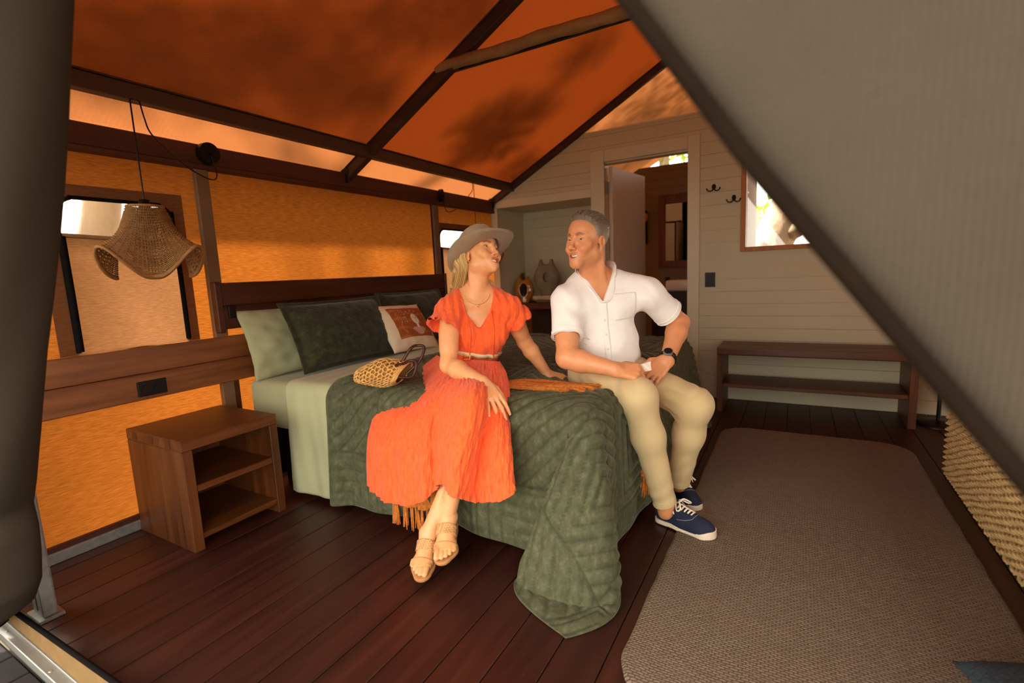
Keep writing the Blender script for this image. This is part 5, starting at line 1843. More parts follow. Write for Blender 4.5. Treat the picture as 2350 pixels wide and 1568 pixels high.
def eye_mesh(o, scale, R, gaze, iris):
    Vs = []; Fs = []; Cs = []
    n = 0
    for s in (-1, 1):
        nu, nv = 28, 20
        th = np.linspace(0, 2 * PI, nu + 1)[:-1]; ph = np.linspace(0.0, PI, nv)
        a, b = np.meshgrid(th, ph, indexing='ij')
        g = np.array(gaze, float); g /= np.linalg.norm(g)
        ref = np.cross(g, (0, 0, 1)); ref /= np.linalg.norm(ref); r2 = np.cross(ref, g)
        dirs = np.cos(b)[..., None] * g + np.sin(b)[..., None] * (np.cos(a)[..., None] * ref + np.sin(a)[..., None] * r2)
        q = np.array([s * 0.0315, 0.0705, 0.010]) + dirs.reshape(-1, 3) * 0.0129
        Vs.append(np.array(o) + (q * scale) @ R)
        Fs.append(grid_faces(nu, nv, close_u=True) + n); n += nu * nv
        bb = b.ravel()
        c = np.where((bb < 0.22)[:, None], 0.01, np.where((bb < 0.52)[:, None], np.array(iris), np.array([0.72, 0.66, 0.60])))
        Cs.append(c)
    return np.concatenate(Vs), np.concatenate(Fs), np.concatenate(Cs)


def teeth_mesh(o, scale, R):
    n = 72
    x = np.linspace(-1, 1, n)
    rows = []
    for j, (zz, dy) in enumerate(((-0.0520, -0.002), (-0.0560, 0.0), (-0.0610, 0.0004), (-0.0655, -0.0004), (-0.0662, -0.003))):
        tooth = np.abs(np.sin(x * 5.0 * PI))
        z = zz + (0.0125 if j >= 2 else 0.0062) * x * x + (0.0008 * (1 - np.minimum(1, tooth * 2)) if j >= 3 else 0)
        y = 0.0930 - 0.0225 * x * x + dy - 0.0012 * (1 - np.minimum(1, tooth * 2.5))
        rows.append(np.stack([x * 0.0285, y, z], -1))
    V = np.stack(rows, 1).reshape(-1, 3)
    return np.array(o) + (V * scale) @ R, grid_faces(n, 5)


def hand_sdf(P, W, D, N, thumb, scale, curls, spread=0.10, tcurl=(0.5, 0.3, 0.3), tside=0.9):
    """W wrist, D towards the knuckles, N out of the back of the hand; thumb=+1/-1 side along D x N"""
    D = np.asarray(D, float); D /= np.linalg.norm(D)
    N = np.asarray(N, float); N = N - D * (N @ D); N /= np.linalg.norm(N)
    X = np.cross(D, N) * thumb
    R = np.stack([X, D, N], 1)
    Q = ((P - f32(W)) @ f32(R)) / scale
    d = None
    bx = [0.030, 0.0100, -0.0105, -0.0290]
    by = [0.088, 0.092, 0.087, 0.078]
    ln = [(0.042, 0.025, 0.020), (0.046, 0.028, 0.021), (0.042, 0.026, 0.021), (0.033, 0.020, 0.019)]
    rr = [(0.0100, 0.0086, 0.0076, 0.0062), (0.0102, 0.0088, 0.0078, 0.0062), (0.0098, 0.0084, 0.0074, 0.0060), (0.0088, 0.0074, 0.0066, 0.0054)]
    for i in range(4):
        m = s_cap2(Q, (bx[i] * 0.55, 0.004, -0.002), (bx[i], by[i] - 0.004, 0), 0.0150, 0.0125, 0.9, (0, 0, 1))
        d = m if d is None else smin(d, m, 0.012)
    d = smin(d, s_ell(Q, (0.004, 0.045, -0.008), (0.034, 0.045, 0.014)), 0.012)
    d = smin(d, s_rc(Q, (0.018, 0.018, -0.010), (0.034, 0.050, -0.012), 0.016, 0.011), 0.012)
    for i in range(4):
        p = np.array([bx[i], by[i], 0.0]); a = 0.0
        yaw = spread * (1.1, 0.25, -0.5, -1.3)[i]
        pts = [p]
        for j in range(3):
            a += curls[i][j]
            dirv = np.array([math.sin(yaw) * math.cos(a), math.cos(yaw) * math.cos(a), -math.sin(a)])
            p = p + dirv * ln[i][j]; pts.append(p)
        f = s_chain(Q, pts, rr[i])
        f = smin(f, s_sph(Q, pts[1], rr[i][1] * 1.08), 0.003)
        d = smin(d, f, 0.005)
    # thumb from the side of the palm near its base
    p = np.array([0.022, 0.016, -0.008]); pts = [p]
    dirs = np.array([tside, 1.0 - 0.35 * tside, -tcurl[0]]); dirs /= np.linalg.norm(dirs)
    p = p + dirs * 0.042; pts.append(p)
    dirs = dirs + np.array([-0.45 * tside * (1 + tcurl[1]), 0.5, -tcurl[1]]); dirs /= np.linalg.norm(dirs)
    p = p + dirs * 0.033; pts.append(p)
    dirs = dirs + np.array([-0.35 * tcurl[2], 0.1, -tcurl[2]]); dirs /= np.linalg.norm(dirs)
    p = p + dirs * 0.027; pts.append(p)
    d = smin(d, s_chain(Q, pts, [0.0150, 0.0112, 0.0098, 0.0074]), 0.007)
    return d * scale


def hand_tips(W, D, N, thumb, scale, curls, spread):
    D = np.asarray(D, float); D /= np.linalg.norm(D)
    N = np.asarray(N, float); N = N - D * (N @ D); N /= np.linalg.norm(N)
    X = np.cross(D, N) * thumb
    R = np.stack([X, D, N], 1)
    bx = [0.030, 0.0100, -0.0105, -0.0290]; by = [0.088, 0.092, 0.087, 0.078]
    ln = [(0.042, 0.025, 0.020), (0.046, 0.028, 0.021), (0.042, 0.026, 0.021), (0.033, 0.020, 0.019)]
    out = []
    for i in range(4):
        p = np.array([bx[i], by[i], 0.0]); a = 0.0; yaw = spread * (1.1, 0.25, -0.5, -1.3)[i]
        js = [p]
        for j in range(3):
            a += curls[i][j]
            dv = np.array([math.sin(yaw) * math.cos(a), math.cos(yaw) * math.cos(a), -math.sin(a)])
            p = p + dv * ln[i][j]; js.append(p)
        nv = np.array([0, math.sin(a), math.cos(a)])
        out.append((np.array(W) + R @ (p * scale), R @ dv, R @ nv, [np.array(W) + R @ (q * scale) for q in js]))
    return out


def box_of(pts, pad):
    P = np.array(pts)
    return P.min(0) - pad, P.max(0) + pad


def surf(sdf, o, d, far=0.6, n=400):
    """outermost hit when coming in from o along d"""
    t = np.linspace(0, far, n)
    o = np.asarray(o, float); d = np.asarray(d, float); d = d / np.linalg.norm(d)
    v = sdf((o + t[:, None] * d).astype(np.float32))
    i = np.argmax(v < 0)
    if v[i] >= 0: return None
    if i == 0: return o
    w = v[i - 1] / (v[i - 1] - v[i])
    return o + d * (t[i - 1] + w * (t[i] - t[i - 1]))


def patch(name, sdf, origin, ax_u, ax_v, inward, us, vs, lift, m, parent, thick=0.002):
    """a flat piece laid on a body surface: rows of points dropped along INWARD"""
    P = np.zeros((len(us), len(vs), 3)); last = None
    for i, u in enumerate(us):
        for j, v in enumerate(vs):
            o = np.asarray(origin) + np.asarray(ax_u) * u + np.asarray(ax_v) * v - np.asarray(inward) * 0.3
            h = surf(sdf, o, inward)
            if h is None: h = last if last is not None else np.asarray(origin)
            last = h
            P[i, j] = h - np.asarray(inward) * lift
    A = P.reshape(-1, 3); B = A + np.asarray(inward) * (lift + thick)
    F = grid_faces(len(us), len(vs)); n = len(A)
    idx = np.arange(n).reshape(len(us), len(vs))
    ring = np.concatenate([idx[:-1, 0], idx[-1, :-1], idx[:0:-1, -1], idx[0, :0:-1]]); r2 = np.roll(ring, -1)
    me = mesh_from(name, np.concatenate([A, B]), np.concatenate([F, F[:, ::-1] + n, np.stack([ring, ring + n, r2 + n, r2], 1)]))
    return wlink(name, me, m, parent, True)


CR, CU, CB = CM[0], -CM[1], -CM[2]      # the photograph's right, up and towards-the-viewer directions in the room


# ------------------------------------------------------------------ the man
man = thing('person', 'man in a white short-sleeved shirt and beige trousers seated on the bed corner', 'person', (-0.72, 2.1, 0.6))
J = dict(hR=dep(1347, 862, 2.22), hL=dep(1437, 850, 2.24), pel=dep(1388, 846, 2.25), nk=dep(1367, 641, 2.16), sR=dep(1302, 692, 2.12), sL=dep(1484, 674, 2.15),
         eR=dep(1301, 822, 2.01), wR=dep(1412, 848, 1.93), eL=dep(1560, 742, 2.25), wL=dep(1531, 826, 2.09), kR=dep(1464, 910, 1.93), kL=dep(1594, 930, 2.05),
         aR=dep(1527, 1160, 2.06), aL=dep(1556, 1112, 2.24), hd=dep(1348, 558, 2.09))
mX = J['sL'] - J['sR']; mX /= np.linalg.norm(mX)
mU = J['nk'] - J['pel']; mU -= mX * (mU @ mX); mU /= np.linalg.norm(mU)
mF = np.cross(mX, mU)
mR = np.stack([mX, mF, mU])          # rows: figure's left, forward, up
mfwd = -CR * 0.735 + CB * 0.66 - CU * 0.07
mHR = frame(mfwd, CU * 1.0 + CR * 0.10)
mHS = 0.955


def tl(J, R, o, x, f, u):
    return J[o] + x * R[0] + f * R[1] + u * R[2]


def man_torso(P):
    g = lambda *a: tl(J, mR, *a)
    RT = mR.T
    d = s_ell(P, g('nk', 0, -0.01, -0.17), (0.152, 0.098, 0.19), RT)
    d = smin(d, s_rc(P, J['sR'], g('nk', -0.05, -0.01, -0.02), 0.052, 0.050), 0.05)
    d = smin(d, s_rc(P, J['sL'], g('nk', 0.05, -0.01, -0.02), 0.052, 0.050), 0.05)
    for s in (-1, 1):
        d = smin(d, s_ell(P, g('nk', s * 0.075, 0.055, -0.115), (0.075, 0.045, 0.06), RT), 0.04)
    d = smin(d, s_ell(P, g('pel', 0, 0.005, 0.13), (0.130, 0.098, 0.14), RT), 0.05)
    d = smin(d, s_ell(P, g('pel', 0, -0.01, 0.02), (0.150, 0.115, 0.095), RT), 0.05)
    return d


def man_neck(P):
    g = lambda *a: tl(J, mR, *a)
    h = lambda q: J['hd'] + (np.array(q) * mHS) @ mHR
    d = s_rc(P, h((0, -0.028, -0.055)), g('nk', 0, -0.015, -0.03), 0.051, 0.057)
    d = smin(d, s_rc(P, h((0, 0.01, -0.085)), g('nk', 0, 0.02, -0.03), 0.034, 0.036), 0.03)
    # neck cords
    d = smin(d, s_rc(P, h((0.058, -0.022, -0.045)), g('nk', 0.018, 0.052, -0.035), 0.014, 0.011), 0.016)
    d = smin(d, s_rc(P, h((-0.058, -0.022, -0.045)), g('nk', -0.018, 0.052, -0.035), 0.014, 0.011), 0.016)
    d = smin(d, s_rc(P, g('nk', -0.02, -0.03, 0.02), J['sR'] + mU * 0.02, 0.040, 0.030), 0.03)
    d = smin(d, s_rc(P, g('nk', 0.02, -0.03, 0.02), J['sL'] + mU * 0.02, 0.040, 0.030), 0.03)
    return d


def arm_sdf(P, S, E, W, r):
    d = s_rc(P, S, E, r[0], r[1])
    mid = S + (E - S) * 0.45
    d = smin(d, s_rc(P, mid, S + (E - S) * 0.7, r[0] * 0.93, r[1] * 0.98), 0.02)
    f = E + (W - E) * 0.28
    d = smin(d, s_rc(P, E, f, r[1] * 0.95, r[2]), 0.02)
    d = smin(d, s_rc(P, f, W, r[2], r[3]), 0.02)
    return d


mR_D, mR_N = CR * 0.95 - CU * 0.10 + CB * 0.10, CU * 0.62 + CB * 0.72 - CR * 0.1
mR_c = [(0.9, 1.3, 0.7), (1.0, 1.4, 0.8), (1.05, 1.4, 0.8), (1.1, 1.4, 0.8)]
mL_D, mL_N = -CR * 0.70 - CU * 0.62 + CB * 0.28, CB * 0.62 + CU * 0.60 + CR * 0.20
mL_c = [(0.25, 0.35, 0.2), (0.22, 0.32, 0.2), (0.28, 0.36, 0.2), (0.35, 0.4, 0.25)]
HS = 0.98


def man_armR(P):
    d = arm_sdf(P, J['sR'], J['eR'], J['wR'], (0.050, 0.043, 0.044, 0.029))
    return smin(d, hand_sdf(P, J['wR'], mR_D, mR_N, -1, HS, mR_c, 0.03, (0.30, 0.15, 0.6), 0.75), 0.018)


def man_armL(P):
    d = arm_sdf(P, J['sL'], J['eL'], J['wL'], (0.050, 0.043, 0.045, 0.029))
    return smin(d, hand_sdf(P, J['wL'], mL_D, mL_N, 1, HS, mL_c, 0.10, (0.35, 0.3, 0.3), 0.9), 0.018)


def man_head(P):
    Q = ((P - f32(J['hd'])) @ f32(mHR.T)) / mHS
    return head_sdf(Q, True) * mHS


def man_upper(P):
    return smin(smin(man_head(P), man_neck(P), 0.018), man_torso(P), 0.03)


def legs_sdf(P, J, r):
    d = None
    for s in ('R', 'L'):
        h, k_, a = J['h' + s], J['k' + s], J['a' + s]
        e = s_rc(P, h, k_, r[0], r[1])
        e = smin(e, s_rc(P, k_, k_ + (a - k_) * 0.35, r[1], r[2]), 0.04)
        e = smin(e, s_rc(P, k_ + (a - k_) * 0.35, a, r[2], r[3]), 0.04)
        d = e if d is None else smin(d, e, 0.02)
    return d


skin_m = skin_mat('man_skin', srgb(218, 148, 102))
pieces = []
hb = [J['hd'] + (np.array(q) * mHS) @ mHR for q in ((-0.1, -0.13, -0.13), (0.1, 0.14, 0.14), (0.1, -0.13, 0.14), (-0.1, 0.14, -0.13))] + [J['nk'] - mU * 0.16 + mF * 0.12, J['nk'] - mX * 0.13, J['nk'] + mX * 0.13]
lo, hi = box_of(hb, 0.01)
Vh, Fh = polygonize(man_upper, lo, hi, 0.0026)
Qh = ((Vh - J['hd']) @ mHR.T / mHS).astype(np.float32)
Th = face_tint(Qh, True)
parts_ = [(Vh, Fh, Th)]
for fn, pts in ((man_armR, ('sR', 'eR', 'wR')), (man_armL, ('sL', 'eL', 'wL'))):
    D_ = mR_D if fn is man_armR else mL_D
    p = [J[q] for q in pts]; lo, hi = box_of(p + [p[2] + D_ / np.linalg.norm(D_) * 0.14], 0.065)
    V, F = polygonize(fn, lo, hi, 0.0030)
    parts_.append((V, F, np.ones((len(V), 3), np.float32)))
mtorso_all = lambda P: smin(smin(man_torso(P), legs_sdf(P, J, (0.072, 0.052, 0.05, 0.036)), 0.03), s_rc(P, J['aR'], J['aR'] - np.array([0, 0, 0.03]), 0.034, 0.032), 0.01)
V, F = polygonize(mtorso_all, *box_of([J['nk'] - mX * 0.2, J['nk'] + mX * 0.2, J['pel'] - mX * 0.2 - mF * 0.1, J['kR'] + 0.05, J['kL'] + 0.05, J['aR'], J['aL']], 0.09), 0.009)
parts_.append((V, F, np.ones((len(V), 3), np.float32)))
Vs = []; Fs = []; Ts = []; n = 0
for V, F, T in parts_:
    Vs.append(V); Fs.append(F + n); Ts.append(T); n += len(V)
body = wlink('body', mesh_from('body', np.concatenate(Vs), np.concatenate(Fs)), skin_m, man, True)
set_tint(body, np.concatenate(Ts))

eye_m = NT('eye'); at = eye_m.n('ShaderNodeAttribute', attribute_name='tint'); eye_m.l(at.outputs['Color'], eye_m.b.inputs['Base Color']); eye_m.b.inputs['Roughness'].default_value = 0.08
V, F, C_ = eye_mesh(J['hd'], mHS, mHR, (0.10, 1, -0.04), (0.10, 0.10, 0.09))
o = wlink('eyes', mesh_from('eyes', V, F), eye_m.m, body, True); set_tint(o, C_); o['kind'] = 'stuff'
tooth = NT('teeth'); tooth.b.inputs['Base Color'].default_value = srgb(240, 226, 205); tooth.b.inputs['Roughness'].default_value = 0.2
V, F = teeth_mesh(J['hd'], mHS, mHR)
wlink('teeth', mesh_from('teeth', V, F), tooth.m, body, True)

# hair: short, combed back
def strand_mat(name, stops):
    k = NT(name)
    at = k.n('ShaderNodeAttribute', attribute_name='tint')
    k.l(at.outputs['Color'], k.b.inputs['Base Color'])
    k.b.inputs['Roughness'].default_value = 0.45
    return k.m


def mhair_line(Q):
    y = Q[:, 1]
    return np.interp(y, [-0.12, -0.05, -0.028, -0.012, 0.012, 0.024, 0.036, 0.060, 0.085], [-0.062, -0.060, -0.045, 0.018, 0.018, 0.022, 0.058, 0.084, 0.098]).astype(np.float32)


def man_hair_q(Q):
    c = s_ell(Q, (0, -0.014, 0.045), (0.074, 0.096, 0.080))
    c = smin(c, s_ell(Q, (0, 0.028, 0.040), (0.062, 0.060, 0.068)), 0.03)
    ab = Q[:, 2] - mhair_line(Q)
    grow = np.clip(ab / 0.030, 0, 1)
    top = np.clip((Q[:, 2] - 0.04) / 0.07, 0, 1)
    th = 0.0006 + grow * (0.0035 + 0.0085 * top)
    c = c - th - 0.0016 * grow * (np.sin(Q[:, 0] * 300 + 4 * np.sin(Q[:, 1] * 50)) * top + 0.8 * vnoise(Q, 190.0))
    cut = (mhair_line(Q) - Q[:, 2]) * 0.7
    return smax(c, cut, 0.003)


man_hair = lambda P: man_hair_q(((P - f32(J['hd'])) @ f32(mHR.T)) / mHS) * mHS
lo, hi = box_of([J['hd'] + (np.array(q) * mHS) @ mHR for q in ((-0.1, -0.13, -0.07), (0.1, 0.10, 0.15), (0.1, -0.13, 0.15), (-0.1, 0.1, -0.07), (0.1, 0.1, 0.15))], 0.01)
Vc, Fc = polygonize(man_hair, lo, hi, 0.0028)
Qc = (Vc - J['hd']) @ mHR.T / mHS
rg = np.random.RandomState(4)


def hair_col(n, dark, light, p):
    w = rg.rand(n) ** p
    return np.array(dark)[None] * (1 - w[:, None]) + np.array(light)[None] * w[:, None]


dk_, lt_ = np.array(srgb(74, 60, 46)[:3]), np.array(srgb(190, 172, 148)[:3])
greyness = np.clip((0.075 - Qc[:, 2]) / 0.07, 0, 1)
hc = (dk_[None] * (1 - (0.25 + 0.5 * greyness)[:, None]) + lt_[None] * (0.25 + 0.5 * greyness)[:, None]) * (0.75 + 0.4 * rg.rand(len(Vc)))[:, None]
sel = rg.choice(len(Vc), 4200)
SV = []; SF = []; SC = []
for i, s in enumerate(sel):
    q = Qc[s]
    if q[2] - np.interp(q[1], [-0.12, -0.05, -0.028, -0.012, 0.012, 0.024, 0.036, 0.060, 0.085], [-0.062, -0.060, -0.045, 0.018, 0.018, 0.022, 0.058, 0.084, 0.098]) < 0.002: continue
    nrm = q - np.array([0, -0.01, 0.03]); nrm /= np.linalg.norm(nrm)
    flow = np.array([0.15 * np.sign(q[0]), -0.8, 0.15]) if q[2] > 0.07 else np.array([0, -0.75, -0.65])
    flow = flow + rg.normal(size=3) * 0.22
    flow -= nrm * (flow @ nrm); flow /= np.linalg.norm(flow)
    L = (0.020 if q[2] > 0.07 else 0.011) * (0.7 + 0.6 * rg.rand())
    k0 = q - nrm * 0.002
    lift = 0.35 if q[2] > 0.08 else 0.12
    pts = [k0, k0 + flow * L * 0.5 + nrm * L * lift * 0.7, k0 + flow * L + nrm * L * lift * 0.6]
    V, F = tube_arrays(pts, [0.0007, 0.0007, 0.0003], 3)
    SV.append(V); SF.append(F + len(SV) * 9 - 9)
    g_ = np.clip((0.075 - q[2]) / 0.07, 0, 1)
    w = np.clip(0.32 + 0.45 * g_ + 0.4 * (rg.rand() - 0.4), 0, 1)
    SC.append(np.repeat((dk_ * (1 - w) + lt_ * w)[None], 9, 0))
SVw = J['hd'] + (np.concatenate(SV) * mHS) @ mHR
nb = len(Vc)
hair = wlink('hair', mesh_from('hair', np.concatenate([Vc, SVw]), [tuple(map(int, f)) for f in np.concatenate([Fc, np.concatenate(SF) + nb])]), strand_mat('man_hair', None), man, True)
set_tint(hair, np.concatenate([hc, np.concatenate(SC)]))

# shirt
linen = plain('white_linen', srgb(240, 236, 232), 0.9, 0, 0.02, 30, 0.10, 500, sheen=0.1)
def shirt_wrinkle(P):
    q = (P - f32(J['pel'])) @ f32(mR.T)
    w = 0.0035 * np.sin(q[:, 0] * 34 + 9 * q[:, 2] + 2 * np.sin(q[:, 2] * 25)) * np.clip((0.26 - q[:, 2]) / 0.2, 0, 1)
    w += 0.003 * np.sin(q[:, 2] * 70 + q[:, 0] * 40 + 2 * np.sin(q[:, 0] * 30)) * np.exp(-((np.abs(q[:, 0]) - 0.17) / 0.05) ** 2)
    w += 0.0025 * vnoise(P, 16.0, 2.0) + 0.0012 * vnoise(P, 42.0, 5.0)
    # drag lines towards the far armpit
    w += 0.003 * np.sin((q[:, 0] * 0.8 + q[:, 2] * 0.6) * 75) * np.exp(-(((q[:, 0] - 0.14) / 0.06) ** 2 + ((q[:, 2] - 0.27) / 0.06) ** 2))
    return w


def shirt_torso(P):
    d = man_torso(P) - 0.010
    d = smin(d, s_ell(P, tl(J, mR, 'pel', 0, 0.02, 0.10), (0.142, 0.112, 0.12), mR.T), 0.05)
    d = smin(d, s_rc(P, tl(J, mR, 'nk', -0.03, -0.03, 0.0), J['sR'], 0.052, 0.058), 0.03)
    return smin(d, s_rc(P, tl(J, mR, 'nk', 0.03, -0.03, 0.0), J['sL'], 0.052, 0.058), 0.03)


def shirt_base(P):
    d = shirt_torso(P)
    for S, E in ((J['sR'], J['eR']), (J['sL'], J['eL'])):
        d = smin(d, s_rc(P, S, S + (E - S) * 0.80, 0.064, 0.066), 0.035)
    return d - shirt_wrinkle(P)


V_AP = ('nk', 0.002, 0, -0.088)       # bottom of the open neck


def shirt_sdf(P):
    d = shirt_torso(P)
    for S, E in ((J['sR'], J['eR']), (J['sL'], J['eL'])):
        ax = (E - S) / np.linalg.norm(E - S)
        along = (P - f32(S)) @ f32(ax)
        end = 0.645 * np.linalg.norm(E - S)
        sl = smax(s_rc(P, S, S + (E - S) * 0.80, 0.064, 0.066), along - end, 0.003)
        sl = np.maximum(sl, -np.maximum(s_rc(P, S, E, 0.051, 0.052), (end - 0.045) - along))
        d = smin(d, sl, 0.035)
    d = d - shirt_wrinkle(P)
    # hem
    q = (P - f32(J['pel'])) @ f32(mR.T)
    d = smax(d, -(q[:, 2] - 0.012 - 0.02 * np.sin(q[:, 0] * 9 + 1)), 0.004)
    # neck
    q = (P - f32(J['nk'])) @ f32(mR.T)
    d = smax(d, -s_rc(P, tl(J, mR, 'nk', 0, -0.005, -0.005), tl(J, mR, 'nk', 0, 0.01, 0.14), 0.066, 0.085), 0.006)
    h = q[:, 2] - V_AP[3]
    wv = np.abs(q[:, 0] - V_AP[1] - 0.05 * np.clip(h, 0, 1) * 0) - np.clip(h, -1, 0.2) * 0.56
    wv = np.where(q[:, 1] > 0.0, wv * 0.85, 0.1)
    d = smax(d, -wv, 0.004)
    return d


lo, hi = box_of([J['sR'] - 0.05, J['sL'] + 0.05, J['eR'], J['eL'], J['pel'] - mX * 0.16 - mF * 0.13, J['pel'] + mX * 0.16 + mF * 0.15, J['nk'] + mU * 0.07], 0.075)
shirt = sdf_obj('shirt', shirt_sdf, lo, hi, 0.0048, linen, man)
# stand collar and open front edges
g = lambda *a: tl(J, mR, *a)
ap = surf(shirt_base, g('nk', V_AP[1], 0.4, V_AP[3]), -mF)
colp = []
for x, f, u in ((-0.022, 0.30, -0.082), (-0.046, 0.30, -0.040)):
    s_ = surf(shirt_base, g('nk', x + 0.006, f, u), -mF)
    colp.append((s_ if s_ is not None else g('nk', x, 0.08, u)) + mF * 0.004)
left_edge = [ap + mF * 0.006] + colp + [g('nk', -0.072, 0.045, 0.006)]
back = [g('nk', -0.080, 0.002, 0.026), g('nk', -0.058, -0.055, 0.044), g('nk', 0, -0.080, 0.052), g('nk', 0.060, -0.055, 0.054), g('nk', 0.080, 0.002, 0.046)]
colp = []
for x, f, u in ((0.024, 0.30, -0.080), (0.050, 0.30, -0.036)):
    s_ = surf(shirt_base, g('nk', x + 0.006, f, u), -mF)
    colp.append((s_ if s_ is not None else g('nk', x, 0.08, u)) + mF * 0.004)
right_edge = [g('nk', 0.070, 0.045, 0.022)] + colp[::-1] + [ap + mF * 0.006]
a_ = Acc()
for e_ in (left_edge, right_edge):
    a_.tube(spline(np.array(e_), 40), np.full(40, 0.0036), 7)
wlink('neckline_edge', a_.mesh('neckline_edge'), linen, shirt, True)
path = spline(np.array([left_edge[-2] * 0.3 + left_edge[-1] * 0.7, left_edge[-1]] + back + [right_edge[0], right_edge[0] * 0.7 + right_edge[1] * 0.3]), 80)
wd_ = np.interp(np.linspace(0, 1, 80), [0, 0.12, 0.3, 0.7, 0.88, 1], [0.004, 0.013, 0.021, 0.021, 0.013, 0.004])
Vc2 = []
cen = g('nk', 0, 0, 0.0)
for i in range(80):
    out = path[i] - cen; out -= mU * (out @ mU); out /= np.linalg.norm(out) + 1e-9
    up = mU + out * 0.22; up /= np.linalg.norm(up)
    th_ = out - up * (out @ up); th_ /= np.linalg.norm(th_)
    wob_ = 0.0014 * math.sin(i * 0.8)
    a1 = path[i] - up * wd_[i] * 0.9 + th_ * wob_; b1 = path[i] + up * wd_[i] + th_ * (0.004 + wob_)
    Vc2 += [a1 + th_ * 0.0022, b1 + th_ * 0.0022, b1 - th_ * 0.0022, a1 - th_ * 0.0022]
wlink('collar', mesh_from('collar', Vc2, grid_faces(80, 4, close_v=True)), linen, shirt, True)
# placket, buttons, pocket
patch('placket', shirt_sdf, g('nk', V_AP[1], 0, 0), mX, mU, -mF, np.linspace(-0.013, 0.013, 5), np.linspace(-0.345, V_AP[3] - 0.004, 40), 0.0026, linen, shirt)
for u in (-0.165, -0.225, -0.285):
    s_ = surf(shirt_sdf, g('nk', V_AP[1], 0.35, u), -mF)
    if s_ is None: continue
    bm = bmesh.new()
    rot = mF
    bmesh.ops.create_cone(bm, cap_ends=True, segments=14, radius1=0.0052, radius2=0.0046, depth=0.0024,
                          matrix=Matrix.Translation(s_ + mF * 0.0042) @ Vector(mF).to_track_quat('Z', 'Y').to_matrix().to_4x4())
    me = bmesh_to(bm)
    wlink('button', me, plain('button', srgb(232, 226, 216), 0.3), shirt, False)
patch('pocket', shirt_sdf, g('nk', 0.095, 0, -0.115), mX, mU, -mF, np.linspace(-0.048, 0.048, 16), np.linspace(-0.056, 0.056, 18), 0.0030, linen, shirt)
for S, E in ((J['sR'], J['eR']), (J['sL'], J['eL'])):
    ax = (E - S) / np.linalg.norm(E - S); ln_ = np.linalg.norm(E - S)
    a = Acc()
    for q in (0.645, 0.575):
        ref = np.cross(ax, mF); ref /= np.linalg.norm(ref); r2 = np.cross(ax, ref)
        ring = []
        for i in range(40):
            an = i / 40 * 2 * PI
            dirv = ref * math.cos(an) + r2 * math.sin(an)
            c = S + ax * ln_ * (q - 0.012)
            hit = surf(shirt_base, c + dirv * 0.12, -dirv, 0.12, 120)
            ring.append((hit if hit is not None else c + dirv * 0.066) + dirv * 0.0006 + ax * ln_ * 0.008)
        a.tube(ring, 0.0022, 6, True)
    wlink('cuff_seam', a.mesh('cuff_seam'), linen, shirt, True)

# trousers
chino = plain('beige_chino', srgb(204, 180, 134), 0.85, 0, 0.05, 6, 0.12, 420, sheen=0.1)
def trousers_sdf(P):
    d = smin(s_ell(P, tl(J, mR, 'pel', 0, -0.005, 0.005), (0.160, 0.122, 0.092), mR.T), legs_sdf(P, J, (0.083, 0.069, 0.061, 0.046)), 0.035)
    w = 0.0
    for s in ('R', 'L'):
        h, k_, a = J['h' + s], J['k' + s], J['a' + s]
        ax = (k_ - h) / np.linalg.norm(k_ - h)
        q = P - f32(h); al = q @ f32(ax)
        side = q @ f32(np.array([0, 0, 1.0]))
        w = w + 0.0030 * np.sin(al * 95 + side * 30 + 2 * np.sin(side * 40)) * np.exp(-((al - 0.10) / 0.09) ** 2) * 0.6
        ax2 = (a - k_) / np.linalg.norm(a - k_)
        q2 = P - f32(k_); a2 = q2 @ f32(ax2)
        back_ = np.clip(-(q2 @ f32(mF)) / 0.05 + 0.4, 0, 1)
        w = w + 0.0040 * np.sin(a2 * 130 + 2 * np.sin(q2[:, 0] * 30)) * np.exp(-((a2 - 0.05) / 0.06) ** 2) * back_
        L2_ = np.linalg.norm(a - k_)
        w = w + 0.0016 * np.sin(a2 * 100 + q2[:, 0] * 40) * np.exp(-((a2 - L2_ * 0.88) / 0.07) ** 2)
    w = w + 0.0015 * vnoise(P, 22.0, 1.0)
    d = d - w
    for s, cutl in (('R', 0.035), ('L', 0.045)):
        k_, a = J['k' + s], J['a' + s]
        ax = (a - k_) / np.linalg.norm(a - k_)
        q = P - f32(a); al = q @ f32(ax)
        rad = np.sqrt(np.maximum((q * q).sum(1) - al ** 2, 0))
        d = np.maximum(d, np.where(rad < 0.075, al + 0.012, -1))
        d = np.maximum(d, -np.maximum(s_rc(P, a - ax * 0.05, a + ax * 0.05, 0.036, 0.036), -(al + 0.05)))
    q = (P - f32(J['pel'])) @ f32(mR.T)
    return smax(d, q[:, 2] - 0.075, 0.004)


lo, hi = box_of([J['pel'] - mX * 0.15 - mF * 0.1, J['pel'] + mX * 0.15 + mF * 0.1, J['kR'], J['kL'], J['aR'], J['aL']], 0.10)
trs = sdf_obj('trousers', trousers_sdf, lo, hi, 0.0052, chino, man)
for s in ('R', 'L'):
    k_, a_ = J['k' + s], J['a' + s]
    ax = (a_ - k_) / np.linalg.norm(a_ - k_)
    ref = np.cross(ax, mF); ref /= np.linalg.norm(ref); r2 = np.cross(ax, ref)
    acc = Acc()
    for off in (-0.013, -0.036):
        ring = []
        for i in range(40):
            an = i / 40 * 2 * PI; dv = ref * math.cos(an) + r2 * math.sin(an)
            c = a_ + ax * (off - 0.004)
            hit = surf(trousers_sdf, c + dv * 0.09, -dv, 0.09, 100)
            ring.append(hit if hit is not None else c + dv * 0.047)
        acc.tube(ring, 0.0009, 5, True)
    wlink('hem', acc.mesh('hem'), chino, trs, True)

